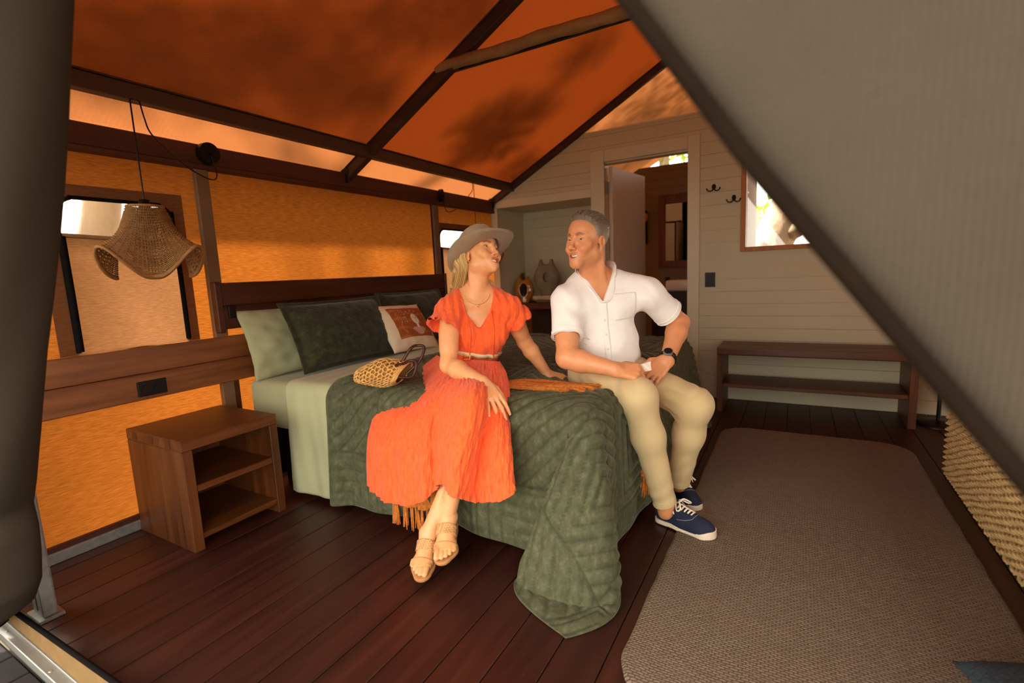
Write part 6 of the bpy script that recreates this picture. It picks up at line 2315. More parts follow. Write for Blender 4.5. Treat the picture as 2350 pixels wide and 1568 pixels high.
# canvas shoes
navy = plain('navy_canvas', srgb(30, 36, 60), 0.85, 0, 0.12, 12, 0.25, 420)
rubber = plain('white_rubber', srgb(226, 210, 186), 0.5, 0, 0.06, 20)
lacem = plain('white_lace', srgb(236, 226, 206), 0.85, 0, 0.05, 60)
stitchm = plain('pale_stitching', srgb(150, 148, 150), 0.8)


def shoe(name, label, heel, toe, parent, ankle):
    heel = np.array(heel); toe = np.array(toe)
    f = toe - heel; L = np.linalg.norm(f); f = f / L
    up = np.array([0, 0, 1.0]); up = up - f * (up @ f); up /= np.linalg.norm(up)
    x = np.cross(f, up)
    R = np.stack([x, f, up], 1)
    A = (ankle - heel) @ R

    def outline(q, grow):
        y = q[:, 1] / L
        wv = np.interp(y, [0, 0.08, 0.25, 0.45, 0.68, 0.85, 0.95, 1.0], [0.018, 0.031, 0.033, 0.034, 0.043, 0.041, 0.029, 0.010])
        return wv + grow

    def sole_(P):
        q = (P - f32(heel)) @ f32(R)
        c = s_rc(q * f32((1, 1, 0)), (0, 0.034, 0), (0, L * 0.5, 0), 0.033, 0.034)
        c = smin(c, s_rc(q * f32((1, 1, 0)), (0, L * 0.5, 0), (0.002, L - 0.041, 0), 0.034, 0.043), 0.02)
        zt = 0.019 + 0.012 * np.clip((q[:, 1] / L - 0.84) / 0.12, 0, 1)
        e = np.maximum(c - 0.003, np.maximum(q[:, 2] - zt, -q[:, 2]))
        return e

    def upper_(P):
        q = (P - f32(heel)) @ f32(R)
        c = s_ell(q, (0, L * 0.60, 0.020), (0.044, L * 0.39, 0.052))
        c = smin(c, s_ell(q, (0.001, L * 0.80, 0.022), (0.043, 0.052, 0.036)), 0.02)
        c = smin(c, s_ell(q, (0, 0.048, 0.045), (0.036, 0.050, 0.052)), 0.02)
        c = smin(c, s_rc(q, (0, L * 0.34, 0.072), (0, L * 0.62, 0.046), 0.031, 0.027), 0.02)
        c = np.maximum(c, 0.014 - q[:, 2])
        op = s_cap2(q, (0, 0.042, 0.078), (0, L * 0.27, 0.110), 0.026, 0.027, 1.0, (1, 0, 0))
        c = smax(c, -op, 0.006)
        return c
    t_ = bpy.data.objects.new(name, None); COL.objects.link(t_); t_.parent = parent; t_.location = Vector(heel) - Vector(parent.location)
    t_['label'] = label
    lo, hi = box_of([heel, toe, heel + up * 0.09, toe + up * 0.09, heel + x * 0.05, heel - x * 0.05, toe + x * 0.05, toe - x * 0.05], 0.03)
    up_o = sdf_obj('upper', upper_, lo, hi, 0.0028, navy, t_)
    sdf_obj('sole', sole_, lo, hi, 0.0028, rubber, t_)
    a = Acc(); st = Acc()
    top = lambda xx, yy, lift=0.003: (surf(upper_, heel + R @ np.array([xx, yy, 0.2]), -up, 0.2, 240))
    def tp(xx, yy, lift=0.003):
        h = top(xx, yy)
        return (h if h is not None else heel + R @ np.array([xx, yy, 0.06])) + up * lift
    rows_ = np.linspace(L * 0.44, L * 0.66, 5)
    for i, yy in enumerate(rows_):
        w_ = 0.020 - 0.001 * i
        a.tube([tp(-w_, yy), tp(-w_ * 0.3, yy + 0.004, 0.006), tp(w_ * 0.3, yy + 0.004, 0.006), tp(w_, yy)], 0.0032, 6)
        if i:
            a.tube([tp(-w_, yy, 0.004), tp(0, yy - 0.012, 0.008), tp(w_, rows_[i - 1], 0.004)], 0.0030, 6)
    kn = tp(0, rows_[0] - 0.004, 0.010)
    for s in (-1, 1):
        a.tube(spline([kn, kn + R @ np.array([s * 0.018, 0.012, 0.012]), kn + R @ np.array([s * 0.042, 0.030, -0.006]), kn + R @ np.array([s * 0.046, 0.016, -0.014]), kn + R @ np.array([s * 0.020, -0.002, 0.004]), kn], 24), 0.0034, 6)
        a.tube(spline([kn, kn + R @ np.array([s * 0.022, -0.010, 0.002]), kn + R @ np.array([s * 0.040, -0.006, -0.018]), kn + R @ np.array([s * 0.046, 0.002, -0.034])], 14), 0.0030, 6)
    wlink('laces', a.mesh('laces'), lacem, up_o, True)
    for s in (-1, 1):
        st.tube(spline([tp(s * 0.026, L * 0.70, 0.001), tp(s * 0.036, L * 0.60, 0.001), tp(s * 0.036, L * 0.45, 0.001)], 16), 0.0011, 5)
    st.tube(spline([tp(-0.026, L * 0.70, 0.001), tp(0, L * 0.72, 0.001), tp(0.026, L * 0.70, 0.001)], 12), 0.0011, 5)
    wlink('stitching', st.mesh('stitching'), stitchm, up_o, True)
    return t_


hR_ = onz(1516, 1188, 0.016); tR_ = onz(1640, 1236, 0.016)
hR_[2] = 0.004; tR_[2] = 0.016
hR_ = tR_ + (hR_ - tR_) / np.linalg.norm(hR_ - tR_) * 0.262
shoe('shoe', 'navy canvas shoe nearer the viewer, half on the rug', hR_, tR_, man, J['aR'])
tL_ = onz(1597, 1176, 0.004); hL_ = onz(1530, 1096, 0.004)
hL_ = tL_ + (hL_ - tL_) / np.linalg.norm(hL_ - tL_) * 0.262
shoe('shoe', 'navy canvas shoe tucked behind the other foot', hL_, tL_, man, J['aL'])

# watch, ring, folded paper
def band(name, sdf, c, ax, w, lift, th, m, parent, r0=0.06, n=48):
    ax = ax / np.linalg.norm(ax)
    ref = np.cross(ax, (0.3, 0.2, 0.9)); ref /= np.linalg.norm(ref); r2 = np.cross(ax, ref)
    V = []
    for i in range(n):
        an = i / n * 2 * PI; dv = ref * math.cos(an) + r2 * math.sin(an)
        h = [surf(sdf, c + ax * s * w / 2 + dv * r0, -dv, r0, 160) for s in (-1, 1)]
        h = [(q if q is not None else c + ax * s * w / 2 + dv * 0.028) for q, s in zip(h, (-1, 1))]
        V += [h[0] + dv * lift, h[1] + dv * lift, h[1] + dv * (lift + th), h[0] + dv * (lift + th)]
    return wlink(name, mesh_from(name, V, grid_faces(n, 4, True, True)), m, parent, True)


fa_ = (J['wL'] - J['eL']); fa_ /= np.linalg.norm(fa_)
wc = J['wL'] - fa_ * 0.012
wt = bpy.data.objects.new('wristwatch', None); COL.objects.link(wt); wt.parent = man; wt.location = Vector(wc) - Vector(man.location)
wt['label'] = 'round black-faced wristwatch on a black strap'
band('strap', man_armL, wc, fa_, 0.021, 0.001, 0.003, M['black'], wt)
wn_ = CB * 0.75 + CU * 0.30 - CR * 0.30; wn_ = wn_ - fa_ * (wn_ @ fa_); wn_ /= np.linalg.norm(wn_)
hit = surf(man_armL, wc + wn_ * 0.08, -wn_, 0.08, 160)
hit = hit if hit is not None else wc + wn_ * 0.03
q_ = Vector(wn_).to_track_quat('Z', 'Y').to_matrix().to_4x4()
for nm, r1_, r2_, dpt, lift, m_ in (('case', 0.0205, 0.0195, 0.010, 0.006, M['steel']), ('face', 0.0170, 0.0165, 0.002, 0.0121, M['black'])):
    bm = bmesh.new(); bmesh.ops.create_cone(bm, cap_ends=True, segments=32, radius1=r1_, radius2=r2_, depth=dpt, matrix=Matrix.Translation(hit + wn_ * lift) @ q_)
    wlink(nm, bmesh_to(bm), m_, wt)
gold = plain('gold', srgb(214, 170, 96), 0.25, 1.0, 0.05)
silver = plain('silver', srgb(214, 208, 200), 0.2, 1.0, 0.05)


def finger_ring(parent, sdf, tips, i, m, name='finger_ring'):
    js = tips[i][3]; c = js[0] * 0.35 + js[1] * 0.65; ax = js[1] - js[0]
    return band(name, sdf, c, ax, 0.004, 0.0003, 0.0016, m, parent, 0.016, 24)


mtL = hand_tips(J['wL'], mL_D, mL_N, 1, HS, mL_c, 0.10)
finger_ring(man, man_armL, mtL, 2, silver)['label'] = 'silver ring on the left hand'
tR = hand_tips(J['wR'], mR_D, mR_N, -1, HS, mR_c, 0.03)
pc = tR[0][3][1] + CU * 0.014 + CB * 0.006
V = []
for i in range(9):
    for j in range(7):
        u = i / 8 - 0.35; v = j / 6 - 0.5
        V.append(pc + CR * (0.050 * u) + CU * (0.034 * v + 0.012 * u) + CB * (0.006 * math.sin(u * 6 + v * 4)))
pp = link('paper_slip', mesh_from('paper_slip', np.concatenate([np.array(V), np.array(V) - CB * 0.0012]), [tuple(map(int, f)) for f in np.concatenate([grid_faces(9, 7), grid_faces(9, 7)[:, ::-1] + 63])]),
          plain('paper', srgb(232, 222, 212), 0.8), None, True)
tag(pp, 'small folded white paper held in the seated man\'s fist', 'paper')

# ------------------------------------------------------------------ the woman
wom = thing('person', 'woman in a brimmed hat and long orange dress seated on the bed', 'person', (-1.28, 1.82, 0.6))
K = dict(hR=dep(1035, 880, 2.22), hL=dep(1120, 878, 2.26), pel=dep(1084, 872, 2.24), nk=dep(1092, 674, 2.14), sR=dep(1030, 712, 2.08), sL=dep(1166, 706, 2.13),
         eR=dep(1030, 838, 1.98), wR=dep(1106, 876, 1.82), eL=dep(1204, 785, 2.25), wL=dep(1256, 858, 2.325), kR=dep(1078, 899, 1.85), kL=dep(1112, 918, 1.96),
         aR=dep(1027, 1186, 1.86), aL=dep(983, 1222, 1.86), hd=dep(1101, 588, 2.11))
wX = K['sL'] - K['sR']; wX /= np.linalg.norm(wX)
wU = K['nk'] - K['pel']; wU -= wX * (wU @ wX); wU /= np.linalg.norm(wU)
wF = np.cross(wX, wU)
wR_ = np.stack([wX, wF, wU])
wHR = frame(CR * 0.71 + CB * 0.64 + CU * 0.27, CU * 0.94 - CR * 0.20 - CB * 0.28)
WHS = 0.90
gw = lambda o, x, f, u: tl(K, wR_, o, x, f, u)
hw_ = lambda q: K['hd'] + (np.array(q) * WHS) @ wHR


def wom_torso(P):
    RT = wR_.T
    d = s_ell(P, gw('nk', 0, -0.008, -0.15), (0.118, 0.082, 0.16), RT)
    d = smin(d, s_rc(P, K['sR'], gw('nk', -0.04, -0.01, -0.02), 0.040, 0.040), 0.04)
    d = smin(d, s_rc(P, K['sL'], gw('nk', 0.04, -0.01, -0.02), 0.040, 0.040), 0.04)
    for s in (-1, 1):
        d = smin(d, s_ell(P, gw('nk', s * 0.064, 0.058, -0.165), (0.056, 0.050, 0.058)), 0.035)
    d = smin(d, s_ell(P, gw('pel', 0, 0, 0.12), (0.098, 0.078, 0.12), RT), 0.04)
    d = smin(d, s_ell(P, gw('pel', 0, -0.02, -0.01), (0.125, 0.090, 0.075), RT), 0.05)
    return d


def wom_neck(P):
    d = s_rc(P, hw_((0, -0.028, -0.055)), gw('nk', 0, -0.015, -0.03), 0.043, 0.046)
    d = smin(d, s_rc(P, hw_((0, 0.0, -0.07)), gw('nk', 0, 0.022, -0.03), 0.030, 0.030), 0.03)
    d = smin(d, s_rc(P, hw_((0.056, -0.022, -0.045)), gw('nk', 0.014, 0.042, -0.032), 0.011, 0.008), 0.014)
    d = smin(d, s_rc(P, hw_((-0.056, -0.022, -0.045)), gw('nk', -0.014, 0.042, -0.032), 0.011, 0.008), 0.014)
    d = smin(d, s_rc(P, gw('nk', -0.018, -0.026, 0.022), K['sR'] + wU * 0.012, 0.034, 0.028), 0.03)
    d = smin(d, s_rc(P, gw('nk', 0.018, -0.026, 0.022), K['sL'] + wU * 0.012, 0.034, 0.028), 0.03)
    for s in (-1, 1):      # collarbones
        d = smin(d, s_rc(P, gw('nk', s * 0.012, 0.052, -0.040), gw('nk', s * 0.10, 0.030, -0.022), 0.008, 0.008), 0.016)
    return d


wR_D, wR_N = CR * 0.55 - CU * 0.72 + CB * 0.42, CB * 0.72 + CU * 0.48 + CR * 0.35
wR_c = [(0.28, 0.25, 0.15), (0.25, 0.22, 0.15), (0.27, 0.25, 0.15), (0.30, 0.3, 0.2)]
wL_D, wL_N = CR * 0.86 - CU * 0.30 + CB * 0.36, CU * 0.90 + CB * 0.40 - CR * 0.1
wL_c = [(0.15, 0.3, 0.2), (0.15, 0.3, 0.2), (0.18, 0.3, 0.2), (0.2, 0.3, 0.2)]
WH = 0.90


def wom_armR(P):
    d = arm_sdf(P, K['sR'], K['eR'], K['wR'], (0.040, 0.034, 0.035, 0.0225))
    return smin(d, hand_sdf(P, K['wR'], wR_D, wR_N, -1, WH, wR_c, 0.17, (0.2, 0.2, 0.2), 0.7), 0.016)


def wom_armL(P):
    d = arm_sdf(P, K['sL'], K['eL'], K['wL'], (0.040, 0.033, 0.034, 0.0225))
    return smin(d, hand_sdf(P, K['wL'], wL_D, wL_N, 1, WH, wL_c, 0.14, (0.2, 0.2, 0.2), 0.9), 0.016)


def wom_head(P):
    Q = ((P - f32(K['hd'])) @ f32(wHR.T)) / WHS
    return head_sdf(Q, False) * WHS


wom_upper = lambda P: smin(smin(wom_head(P), wom_neck(P), 0.016), wom_torso(P), 0.028)


def foot_axes(toe, ankle, roll=0.0):
    f = np.array(toe, float) - np.array(ankle, float)
    return f


class Foot:
    def __init__(s, ankle, fwd, up, side, shin, scale=0.90):
        s.o = np.array(ankle, float); s.sc = scale; s.side = side; s.shin = np.array(shin, float)
        f = np.array(fwd, float); f /= np.linalg.norm(f)
        u = np.array(up, float); u -= f * (u @ f); u /= np.linalg.norm(u)
        s.R = np.stack([np.cross(f, u), f, u], 1)          # x to the figure's right

    def loc(s, P): return ((P - f32(s.o)) @ f32(s.R)) / s.sc

    def w(s, q): return s.o + s.R @ (np.array(q, float) * s.sc)

    def sdf(s, P):
        Q = s.loc(P); m = -s.side          # medial side (big toe)
        d = s_ell(Q, (0, -0.032, -0.050), (0.029, 0.032, 0.032))
        d = smin(d, s_rc(Q, (0, -0.025, -0.045), (0, 0.07, -0.052), 0.028, 0.026), 0.02)
        d = smin(d, s_cap2(Q, (0, 0.0, -0.008), (m * 0.004, 0.085, -0.052), 0.032, 0.026, 1.25, (1, 0, 0)), 0.02)
        d = smin(d, s_ell(Q, (0, 0.098, -0.058), (0.043, 0.034, 0.020)), 0.018)
        for sg in (-1, 1):
            d = smin(d, s_sph(Q, (sg * 0.027, -0.008, -0.006), 0.011), 0.014)
        for i, (x, y0, ln, r) in enumerate(((0.029, 0.118, 0.040, 0.0125), (0.009, 0.124, 0.034, 0.0092), (-0.007, 0.120, 0.030, 0.0086), (-0.021, 0.112, 0.026, 0.0082), (-0.034, 0.100, 0.022, 0.0080))):
            t = s_chain(Q, [(m * x, y0 - 0.02, -0.058), (m * x * 1.02, y0 + ln * 0.5, -0.056), (m * x * 1.02, y0 + ln, -0.062)], [r, r * 0.95, r * 0.95])
            d = smin(d, t, 0.005)
        sh = (s.shin - s.o) @ s.R / s.sc
        d = smin(d, s_rc(Q, (0, -0.004, 0.0), sh * 0.35, 0.031, 0.034), 0.02)
        d = smin(d, s_rc(Q, sh * 0.35, sh, 0.034, 0.050), 0.02)
        return d * s.sc


fL = Foot(K['aL'], np.array([0.24, -0.74, -0.21]), (0, 0, 1), 1, K['kL'])
fR = Foot(K['aR'], np.array([0.34, -0.64, -0.20]), (0, 0, 1), -1, K['kR'])
skin_w = skin_mat('woman_skin', srgb(224, 158, 108))
parts_ = []
hb = [hw_(q) for q in ((-0.1, -0.13, -0.13), (0.1, 0.14, 0.14), (0.1, -0.13, 0.14), (-0.1, 0.14, -0.13))] + [gw('nk', 0, 0.13, -0.19), gw('nk', -0.11, 0, 0), gw('nk', 0.11, 0, 0)]
V, F = polygonize(wom_upper, *box_of(hb, 0.01), 0.0025)
parts_.append((V, F, face_tint((((V - K['hd']) @ wHR.T) / WHS).astype(np.float32), False)))
for fn, pts, D_ in ((wom_armR, ('sR', 'eR', 'wR'), wR_D), (wom_armL, ('sL', 'eL', 'wL'), wL_D)):
    p = [K[q] for q in pts]
    V, F = polygonize(fn, *box_of(p + [p[2] + D_ / np.linalg.norm(D_) * 0.165], 0.055), 0.0028)
    parts_.append((V, F, np.ones((len(V), 3), np.float32)))
for ft in (fL, fR):
    V, F = polygonize(ft.sdf, *box_of([ft.w((0.05, 0.17, -0.09)), ft.w((-0.05, 0.17, -0.09)), ft.w((0.05, -0.07, -0.09)), ft.w((-0.05, -0.07, 0.02)), ft.o + (ft.shin - ft.o) * 0.6], 0.04), 0.0028)
    parts_.append((V, F, np.ones((len(V), 3), np.float32)))
KB = dict(K); KB['hR'] = K['hR'] - np.array([0, 0, 0.035]); KB['hL'] = K['hL'] - np.array([0, 0, 0.035]); KB['kR'] = K['kR'] + np.array([0, 0.03, -0.03]); KB['kL'] = K['kL'] + np.array([0, 0.02, -0.03])
wtorso_all = lambda P: smin(wom_torso(P), legs_sdf(P, KB, (0.052, 0.042, 0.042, 0.029)), 0.03)
V, F = polygonize(wtorso_all, *box_of([gw('nk', -0.17, 0, -0.05), gw('nk', 0.17, 0, -0.05), gw('pel', -0.17, -0.1, 0), gw('pel', 0.17, 0.1, 0), K['kR'], K['kL'], K['aR'], K['aL']], 0.07), 0.009)
parts_.append((V, F, np.ones((len(V), 3), np.float32)))
Vs = []; Fs = []; Ts = []; n = 0
for V, F, T in parts_:
    Vs.append(V); Fs.append(F + n); Ts.append(T); n += len(V)
wbody = wlink('body', mesh_from('body', np.concatenate(Vs), np.concatenate(Fs)), skin_w, wom, True)
T_ = np.concatenate(Ts); Vall = np.concatenate(Vs)
nail = np.array([1.0, 0.86, 0.82])
set_tint(wbody, T_)
V, F, C_ = eye_mesh(K['hd'], WHS, wHR, (0.12, 1, 0.02), (0.09, 0.06, 0.04))
o = wlink('eyes', mesh_from('eyes', V, F), eye_m.m, wbody, True); set_tint(o, C_); o['kind'] = 'stuff'
V, F = teeth_mesh(K['hd'], WHS, wHR)
wlink('teeth', mesh_from('teeth', V, F), tooth.m, wbody, True)
# fingernails
a = Acc()
for W0, D0, N0, th0, c0, sp0 in ((K['wR'], wR_D, wR_N, -1, wR_c, 0.17), (K['wL'], wL_D, wL_N, 1, wL_c, 0.14)):
    for tip, dv, nv, js in hand_tips(W0, D0, N0, th0, WH, c0, sp0):
        sx = np.cross(dv, nv)
        grid = []
        for i in range(5):
            for j in range(5):
                u = (i / 4 - 0.5); v = (j / 4 - 0.5)
                grid.append(tip + sx * u * 0.0085 + dv * (v * 0.010 + 0.001) + nv * (0.0052 - 0.010 * u * u - 0.004 * max(0, v) ** 2 * 4))
        a.add(np.array(grid), grid_faces(5, 5))
o = wlink('fingernails', a.mesh('fingernails'), plain('nail', srgb(240, 214, 200), 0.25), wbody, True); o['kind'] = 'stuff'

# dress bodice with flutter sleeves
coral = NT('coral_crinkle')
v = coral.coord(scale=(1, 1, 0.16))
n1 = coral.noise(v, 130.0, 3, 0.6)
n2 = coral.noise(coral.coord(scale=(1, 1, 0.3)), 28.0, 3)
coral.l(coral.ramp(n1, [(0.3, srgb(226, 84, 36)), (0.55, srgb(240, 98, 46)), (0.75, srgb(248, 112, 58))]), coral.b.inputs['Base Color'])
coral.b.inputs['Roughness'].default_value = 0.85
coral.b.inputs['Specular IOR Level'].default_value = 0.2
coral.b.inputs['Sheen Weight'].default_value = 0.15
nb_ = coral.bump(n1, 0.9, 0.006)
coral.l(coral.bump(n2, 0.3, 0.008, nb_), coral.b.inputs['Normal'])


def bodice_wrinkle(P):
    q = (P - f32(K['nk'])) @ f32(wR_.T)
    an = np.arctan2(q[:, 0], q[:, 1] + 0.3)
    gath = np.exp(-((q[:, 2] + 0.03) / 0.07) ** 2)
    w = (0.0034 * np.sin(q[:, 0] * 190 + q[:, 2] * 25)) * gath + 0.0022 * np.sin(an * 75 + 2 * np.sin(q[:, 2] * 30)) + 0.0015 * vnoise(P, 30.0, 3.0)
    return w + 0.004 * np.sin(an * 38 + 1.0 + np.sin(q[:, 2] * 14)) * np.clip((-0.19 - q[:, 2]) / 0.08, 0, 1)


def bodice_torso(P):
    d = wom_torso(P) - 0.013
    d = smin(d, s_ell(P, gw('pel', 0, 0.012, 0.185), (0.114, 0.094, 0.07), wR_.T), 0.05)
    d = smin(d, s_rc(P, gw('nk', -0.055, 0, -0.01), K['sR'], 0.040, 0.046), 0.03)
    d = smin(d, s_rc(P, gw('nk', 0.055, 0, -0.01), K['sL'], 0.040, 0.046), 0.03)
    return d


def sleeve(P, S, E, x):
    ax = (E - S) / np.linalg.norm(E - S)
    q = P - f32(S)
    along = q @ f32(ax); lat = q @ f32(wX * x)
    a_, b_ = S - wX * x * 0.012, S + ax * 0.100 + wX * x * 0.030
    d = s_rc(P, a_, b_, 0.044, 0.082)
    end = 0.094 - 0.32 * np.clip(lat, -0.05, 0.1) + 0.004 * np.sin(np.arctan2(lat, q @ f32(wF)) * 11)
    d = smax(d, along - end, 0.003)
    hol = np.maximum(s_rc(P, a_, b_, 0.030, 0.070), (end - 0.055) - along)
    return np.maximum(d, -hol)


def bodice_base(P):
    d = bodice_torso(P)
    for S, E, x in ((K['sR'], K['eR'], -1), (K['sL'], K['eL'], 1)):
        ax = (E - S) / np.linalg.norm(E - S)
        d = smin(d, s_rc(P, S - wX * x * 0.012, S + ax * 0.100 + wX * x * 0.030, 0.044, 0.082), 0.02)
    return d - bodice_wrinkle(P)


W_AP = (0.000, -0.132)


def bodice_sdf(P):
    d = bodice_torso(P)
    for S, E, x in ((K['sR'], K['eR'], -1), (K['sL'], K['eL'], 1)):
        d = smin(d, sleeve(P, S, E, x), 0.02)
    d = d - bodice_wrinkle(P)
    q = (P - f32(K['pel'])) @ f32(wR_.T)
    d = smax(d, 0.075 - q[:, 2], 0.004)
    q = (P - f32(K['nk'])) @ f32(wR_.T)
    h = q[:, 2] - W_AP[1]
    half = 0.006 + np.clip(h, 0, 0.06) * 0.75 + np.clip(h - 0.06, 0, 0.2) * 0.22
    wv = np.where(q[:, 1] > 0.0, np.abs(q[:, 0] - W_AP[0]) - half, 0.1)
    wv = np.maximum(wv, -h)
    d = smax(d, -wv, 0.004)
    d = smax(d, -s_rc(P, gw('nk', 0, -0.012, -0.002), gw('nk', 0, 0.0, 0.14), 0.062, 0.09), 0.006)
    return d


dress = bpy.data.objects.new('dress', None); COL.objects.link(dress); dress.parent = wom
dress['label'] = 'long orange crinkle dress with flutter sleeves'
lo, hi = box_of([K['sR'] - wX * 0.06, K['sL'] + wX * 0.06, gw('pel', -0.13, -0.1, 0.12), gw('pel', 0.13, 0.12, 0.12), gw('nk', 0, 0, 0.05), gw('nk', 0, 0.1, -0.1)], 0.07)
bod = sdf_obj('bodice', bodice_sdf, lo, hi, 0.0042, coral.m, dress)
# neck ties
a = Acc()
for x, u0, L in ((-0.048, -0.095, 0.25), (0.052, -0.062, 0.30)):
    pts = []
    for i in range(16):
        u = u0 - L * i / 15
        s_ = surf(bodice_base, gw('nk', x + 0.004 * math.sin(i * 0.6) + (0.012 if x > 0 else 0.008) * i / 15, 0.3, u), -wF)
        if s_ is None: s_ = gw('nk', x, 0.10, u)
        pts.append(s_ + wF * 0.004)
    a.tube(spline(pts, 40), 0.0026, 6)
    a.tube([pts[-1], pts[-1] - wU * 0.012], [0.0045, 0.006], 6)
o = wlink('neck_ties', a.mesh('neck_ties'), coral.m, dress, True); o['kind'] = 'stuff'

# skirt: sheet through profile curves, pixel column and depth into the room of each point
cols = [
    [(1002, 815, 1.95), (960, 852, 1.95), (952, 892, 1.86), (915, 902, 1.70), (868, 935, 1.54), (846, 995, 1.465), (841, 1060, 1.45), (843, 1112, 1.445)],
    [(1014, 820, 1.86), (978, 858, 1.82), (960, 896, 1.72), (925, 912, 1.60), (888, 950, 1.48), (868, 1010, 1.425), (864, 1080, 1.41), (868, 1144, 1.41)],
    [(1032, 824, 1.78), (1000, 862, 1.70), (975, 893, 1.61), (948, 925, 1.52), (928, 965, 1.44), (922, 1030, 1.395), (920, 1100, 1.385), (922, 1161, 1.38)],
    [(1048, 825, 1.73), (1022, 862, 1.64), (1002, 893, 1.54), (985, 930, 1.46), (974, 980, 1.40), (970, 1040, 1.375), (969, 1100, 1.363), (970, 1152, 1.36)],
    [(1062, 825, 1.72), (1042, 860, 1.60), (1026, 888, 1.51), (1011, 925, 1.45), (1003, 985, 1.41), (1000, 1040, 1.39), (998, 1090, 1.378), (997, 1126, 1.372)],
    [(1073, 825, 1.71), (1058, 852, 1.58), (1048, 880, 1.47), (1034, 915, 1.40), (1022, 980, 1.35), (1015, 1040, 1.325), (1011, 1085, 1.312), (1010, 1113, 1.308)],
    [(1087, 826, 1.70), (1078, 852, 1.57), (1080, 880, 1.42), (1074, 915, 1.345), (1062, 985, 1.30), (1050, 1045, 1.27), (1042, 1095, 1.26), (1038, 1139, 1.255)],
    [(1105, 827, 1.70), (1104, 852, 1.57), (1108, 885, 1.44), (1108, 925, 1.385), (1095, 990, 1.335), (1082, 1050, 1.305), (1072, 1100, 1.29), (1064, 1148, 1.285)],
    [(1120, 828, 1.72), (1126, 858, 1.62), (1128, 895, 1.51), (1122, 940, 1.445), (1110, 1005, 1.39), (1100, 1060, 1.37), (1094, 1108, 1.36), (1091, 1153, 1.355)],
    [(1135, 829, 1.74), (1148, 862, 1.65), (1152, 900, 1.54), (1147, 950, 1.455), (1142, 1015, 1.385), (1140, 1070, 1.36), (1139, 1112, 1.352), (1140, 1153, 1.35)],
    [(1146, 830, 1.80), (1163, 865, 1.72), (1168, 905, 1.61), (1166, 955, 1.51), (1172, 1015, 1.425), (1177, 1072, 1.392), (1181, 1108, 1.382), (1185, 1130, 1.38)],
    [(1146, 828, 1.92), (1163, 862, 1.88), (1168, 905, 1.72), (1166, 950, 1.58), (1168, 1010, 1.50), (1171, 1065, 1.475), (1174, 1100, 1.465), (1177, 1123, 1.46)]]
NU_, NV_ = 420, 150
prof = np.array([spline([ony(u, v_, y) for (u, v_, y) in c], NV_) for c in cols])
sk = np.zeros((NU_, NV_, 3))
for j in range(NV_):
    sk[:, j] = spline(prof[:, j], NU_)
du = np.gradient(sk, axis=0); dv_ = np.gradient(sk, axis=1)
N_s = np.cross(du, dv_); N_s /= np.linalg.norm(N_s, axis=-1)[..., None] + 1e-12
if (N_s[..., 1].mean()) > 0: N_s = -N_s
arc = np.cumsum(np.linalg.norm(du, axis=-1), axis=0)
vv = np.linspace(0, 1, NV_)[None, :]
fx = arc[:, -1:] * np.ones((1, NV_))
cr1 = np.sin(fx * 170 + 2.2 * np.sin(vv * 9 + fx * 6)) * (0.5 + 0.5 * np.sin(vv * 31 + fx * 47))
cr2 = np.sin(fx * 420 + 1.5 * np.sin(vv * 22 + fx * 31)) * (0.5 + 0.5 * np.sin(vv * 60 + fx * 113))
fold = np.sin(fx * 46 + 1.2 * np.sin(vv * 3)) * np.clip((vv - 0.45) / 0.5, 0, 1)
disp = 0.0036 * cr1 + 0.0017 * cr2 + 0.0075 * fold
disp = disp * np.clip(vv / 0.06, 0.3, 1) * np.clip(np.minimum(np.linspace(0, 1, NU_), 1 - np.linspace(0, 1, NU_))[:, None] / 0.05, 0.15, 1)
hemw = 0.004 * np.sin(fx * 150) * np.clip((vv - 0.93) / 0.07, 0, 1)
sk = sk + N_s * (disp + hemw)[..., None]
inner = sk - N_s * 0.003
n = NU_ * NV_
F = grid_faces(NU_, NV_)
idx = np.arange(n).reshape(NU_, NV_)
ring = np.concatenate([idx[:-1, 0], idx[-1, :-1], idx[:0:-1, -1], idx[0, :0:-1]]); r2 = np.roll(ring, -1)
skirt = wlink('skirt', mesh_from('skirt', np.concatenate([sk.reshape(-1, 3), inner.reshape(-1, 3)]), np.concatenate([F, F[:, ::-1] + n, np.stack([ring, ring + n, r2 + n, r2], 1)])), coral.m, dress, True)

# belt
belt = plain('cream_leather', srgb(226, 196, 150), 0.45, 0, 0.06, 20)
bc = gw('pel', 0, 0.006, 0.148)
b_ = band('belt', lambda P: bodice_torso(P) - bodice_wrinkle(P), bc, wU + wX * 0.22, 0.020, 0.001, 0.0035, belt, wom, 0.2, 60)
b_['label'] = 'narrow cream belt'
hit = surf(bodice_base, bc - wX * 0.035 + wF * 0.25, -wF)
if hit is not None:
    a = Acc()
    c = hit + wF * 0.007
    a.tube([c - wX * 0.014 - wU * 0.013, c + wX * 0.014 - wU * 0.013, c + wX * 0.014 + wU * 0.013, c - wX * 0.014 + wU * 0.013], 0.0026, 6, True)
    a.tube([c - wX * 0.014, c + wX * 0.010], 0.0018, 6)
    wlink('buckle', a.mesh('buckle'), gold, b_, True)

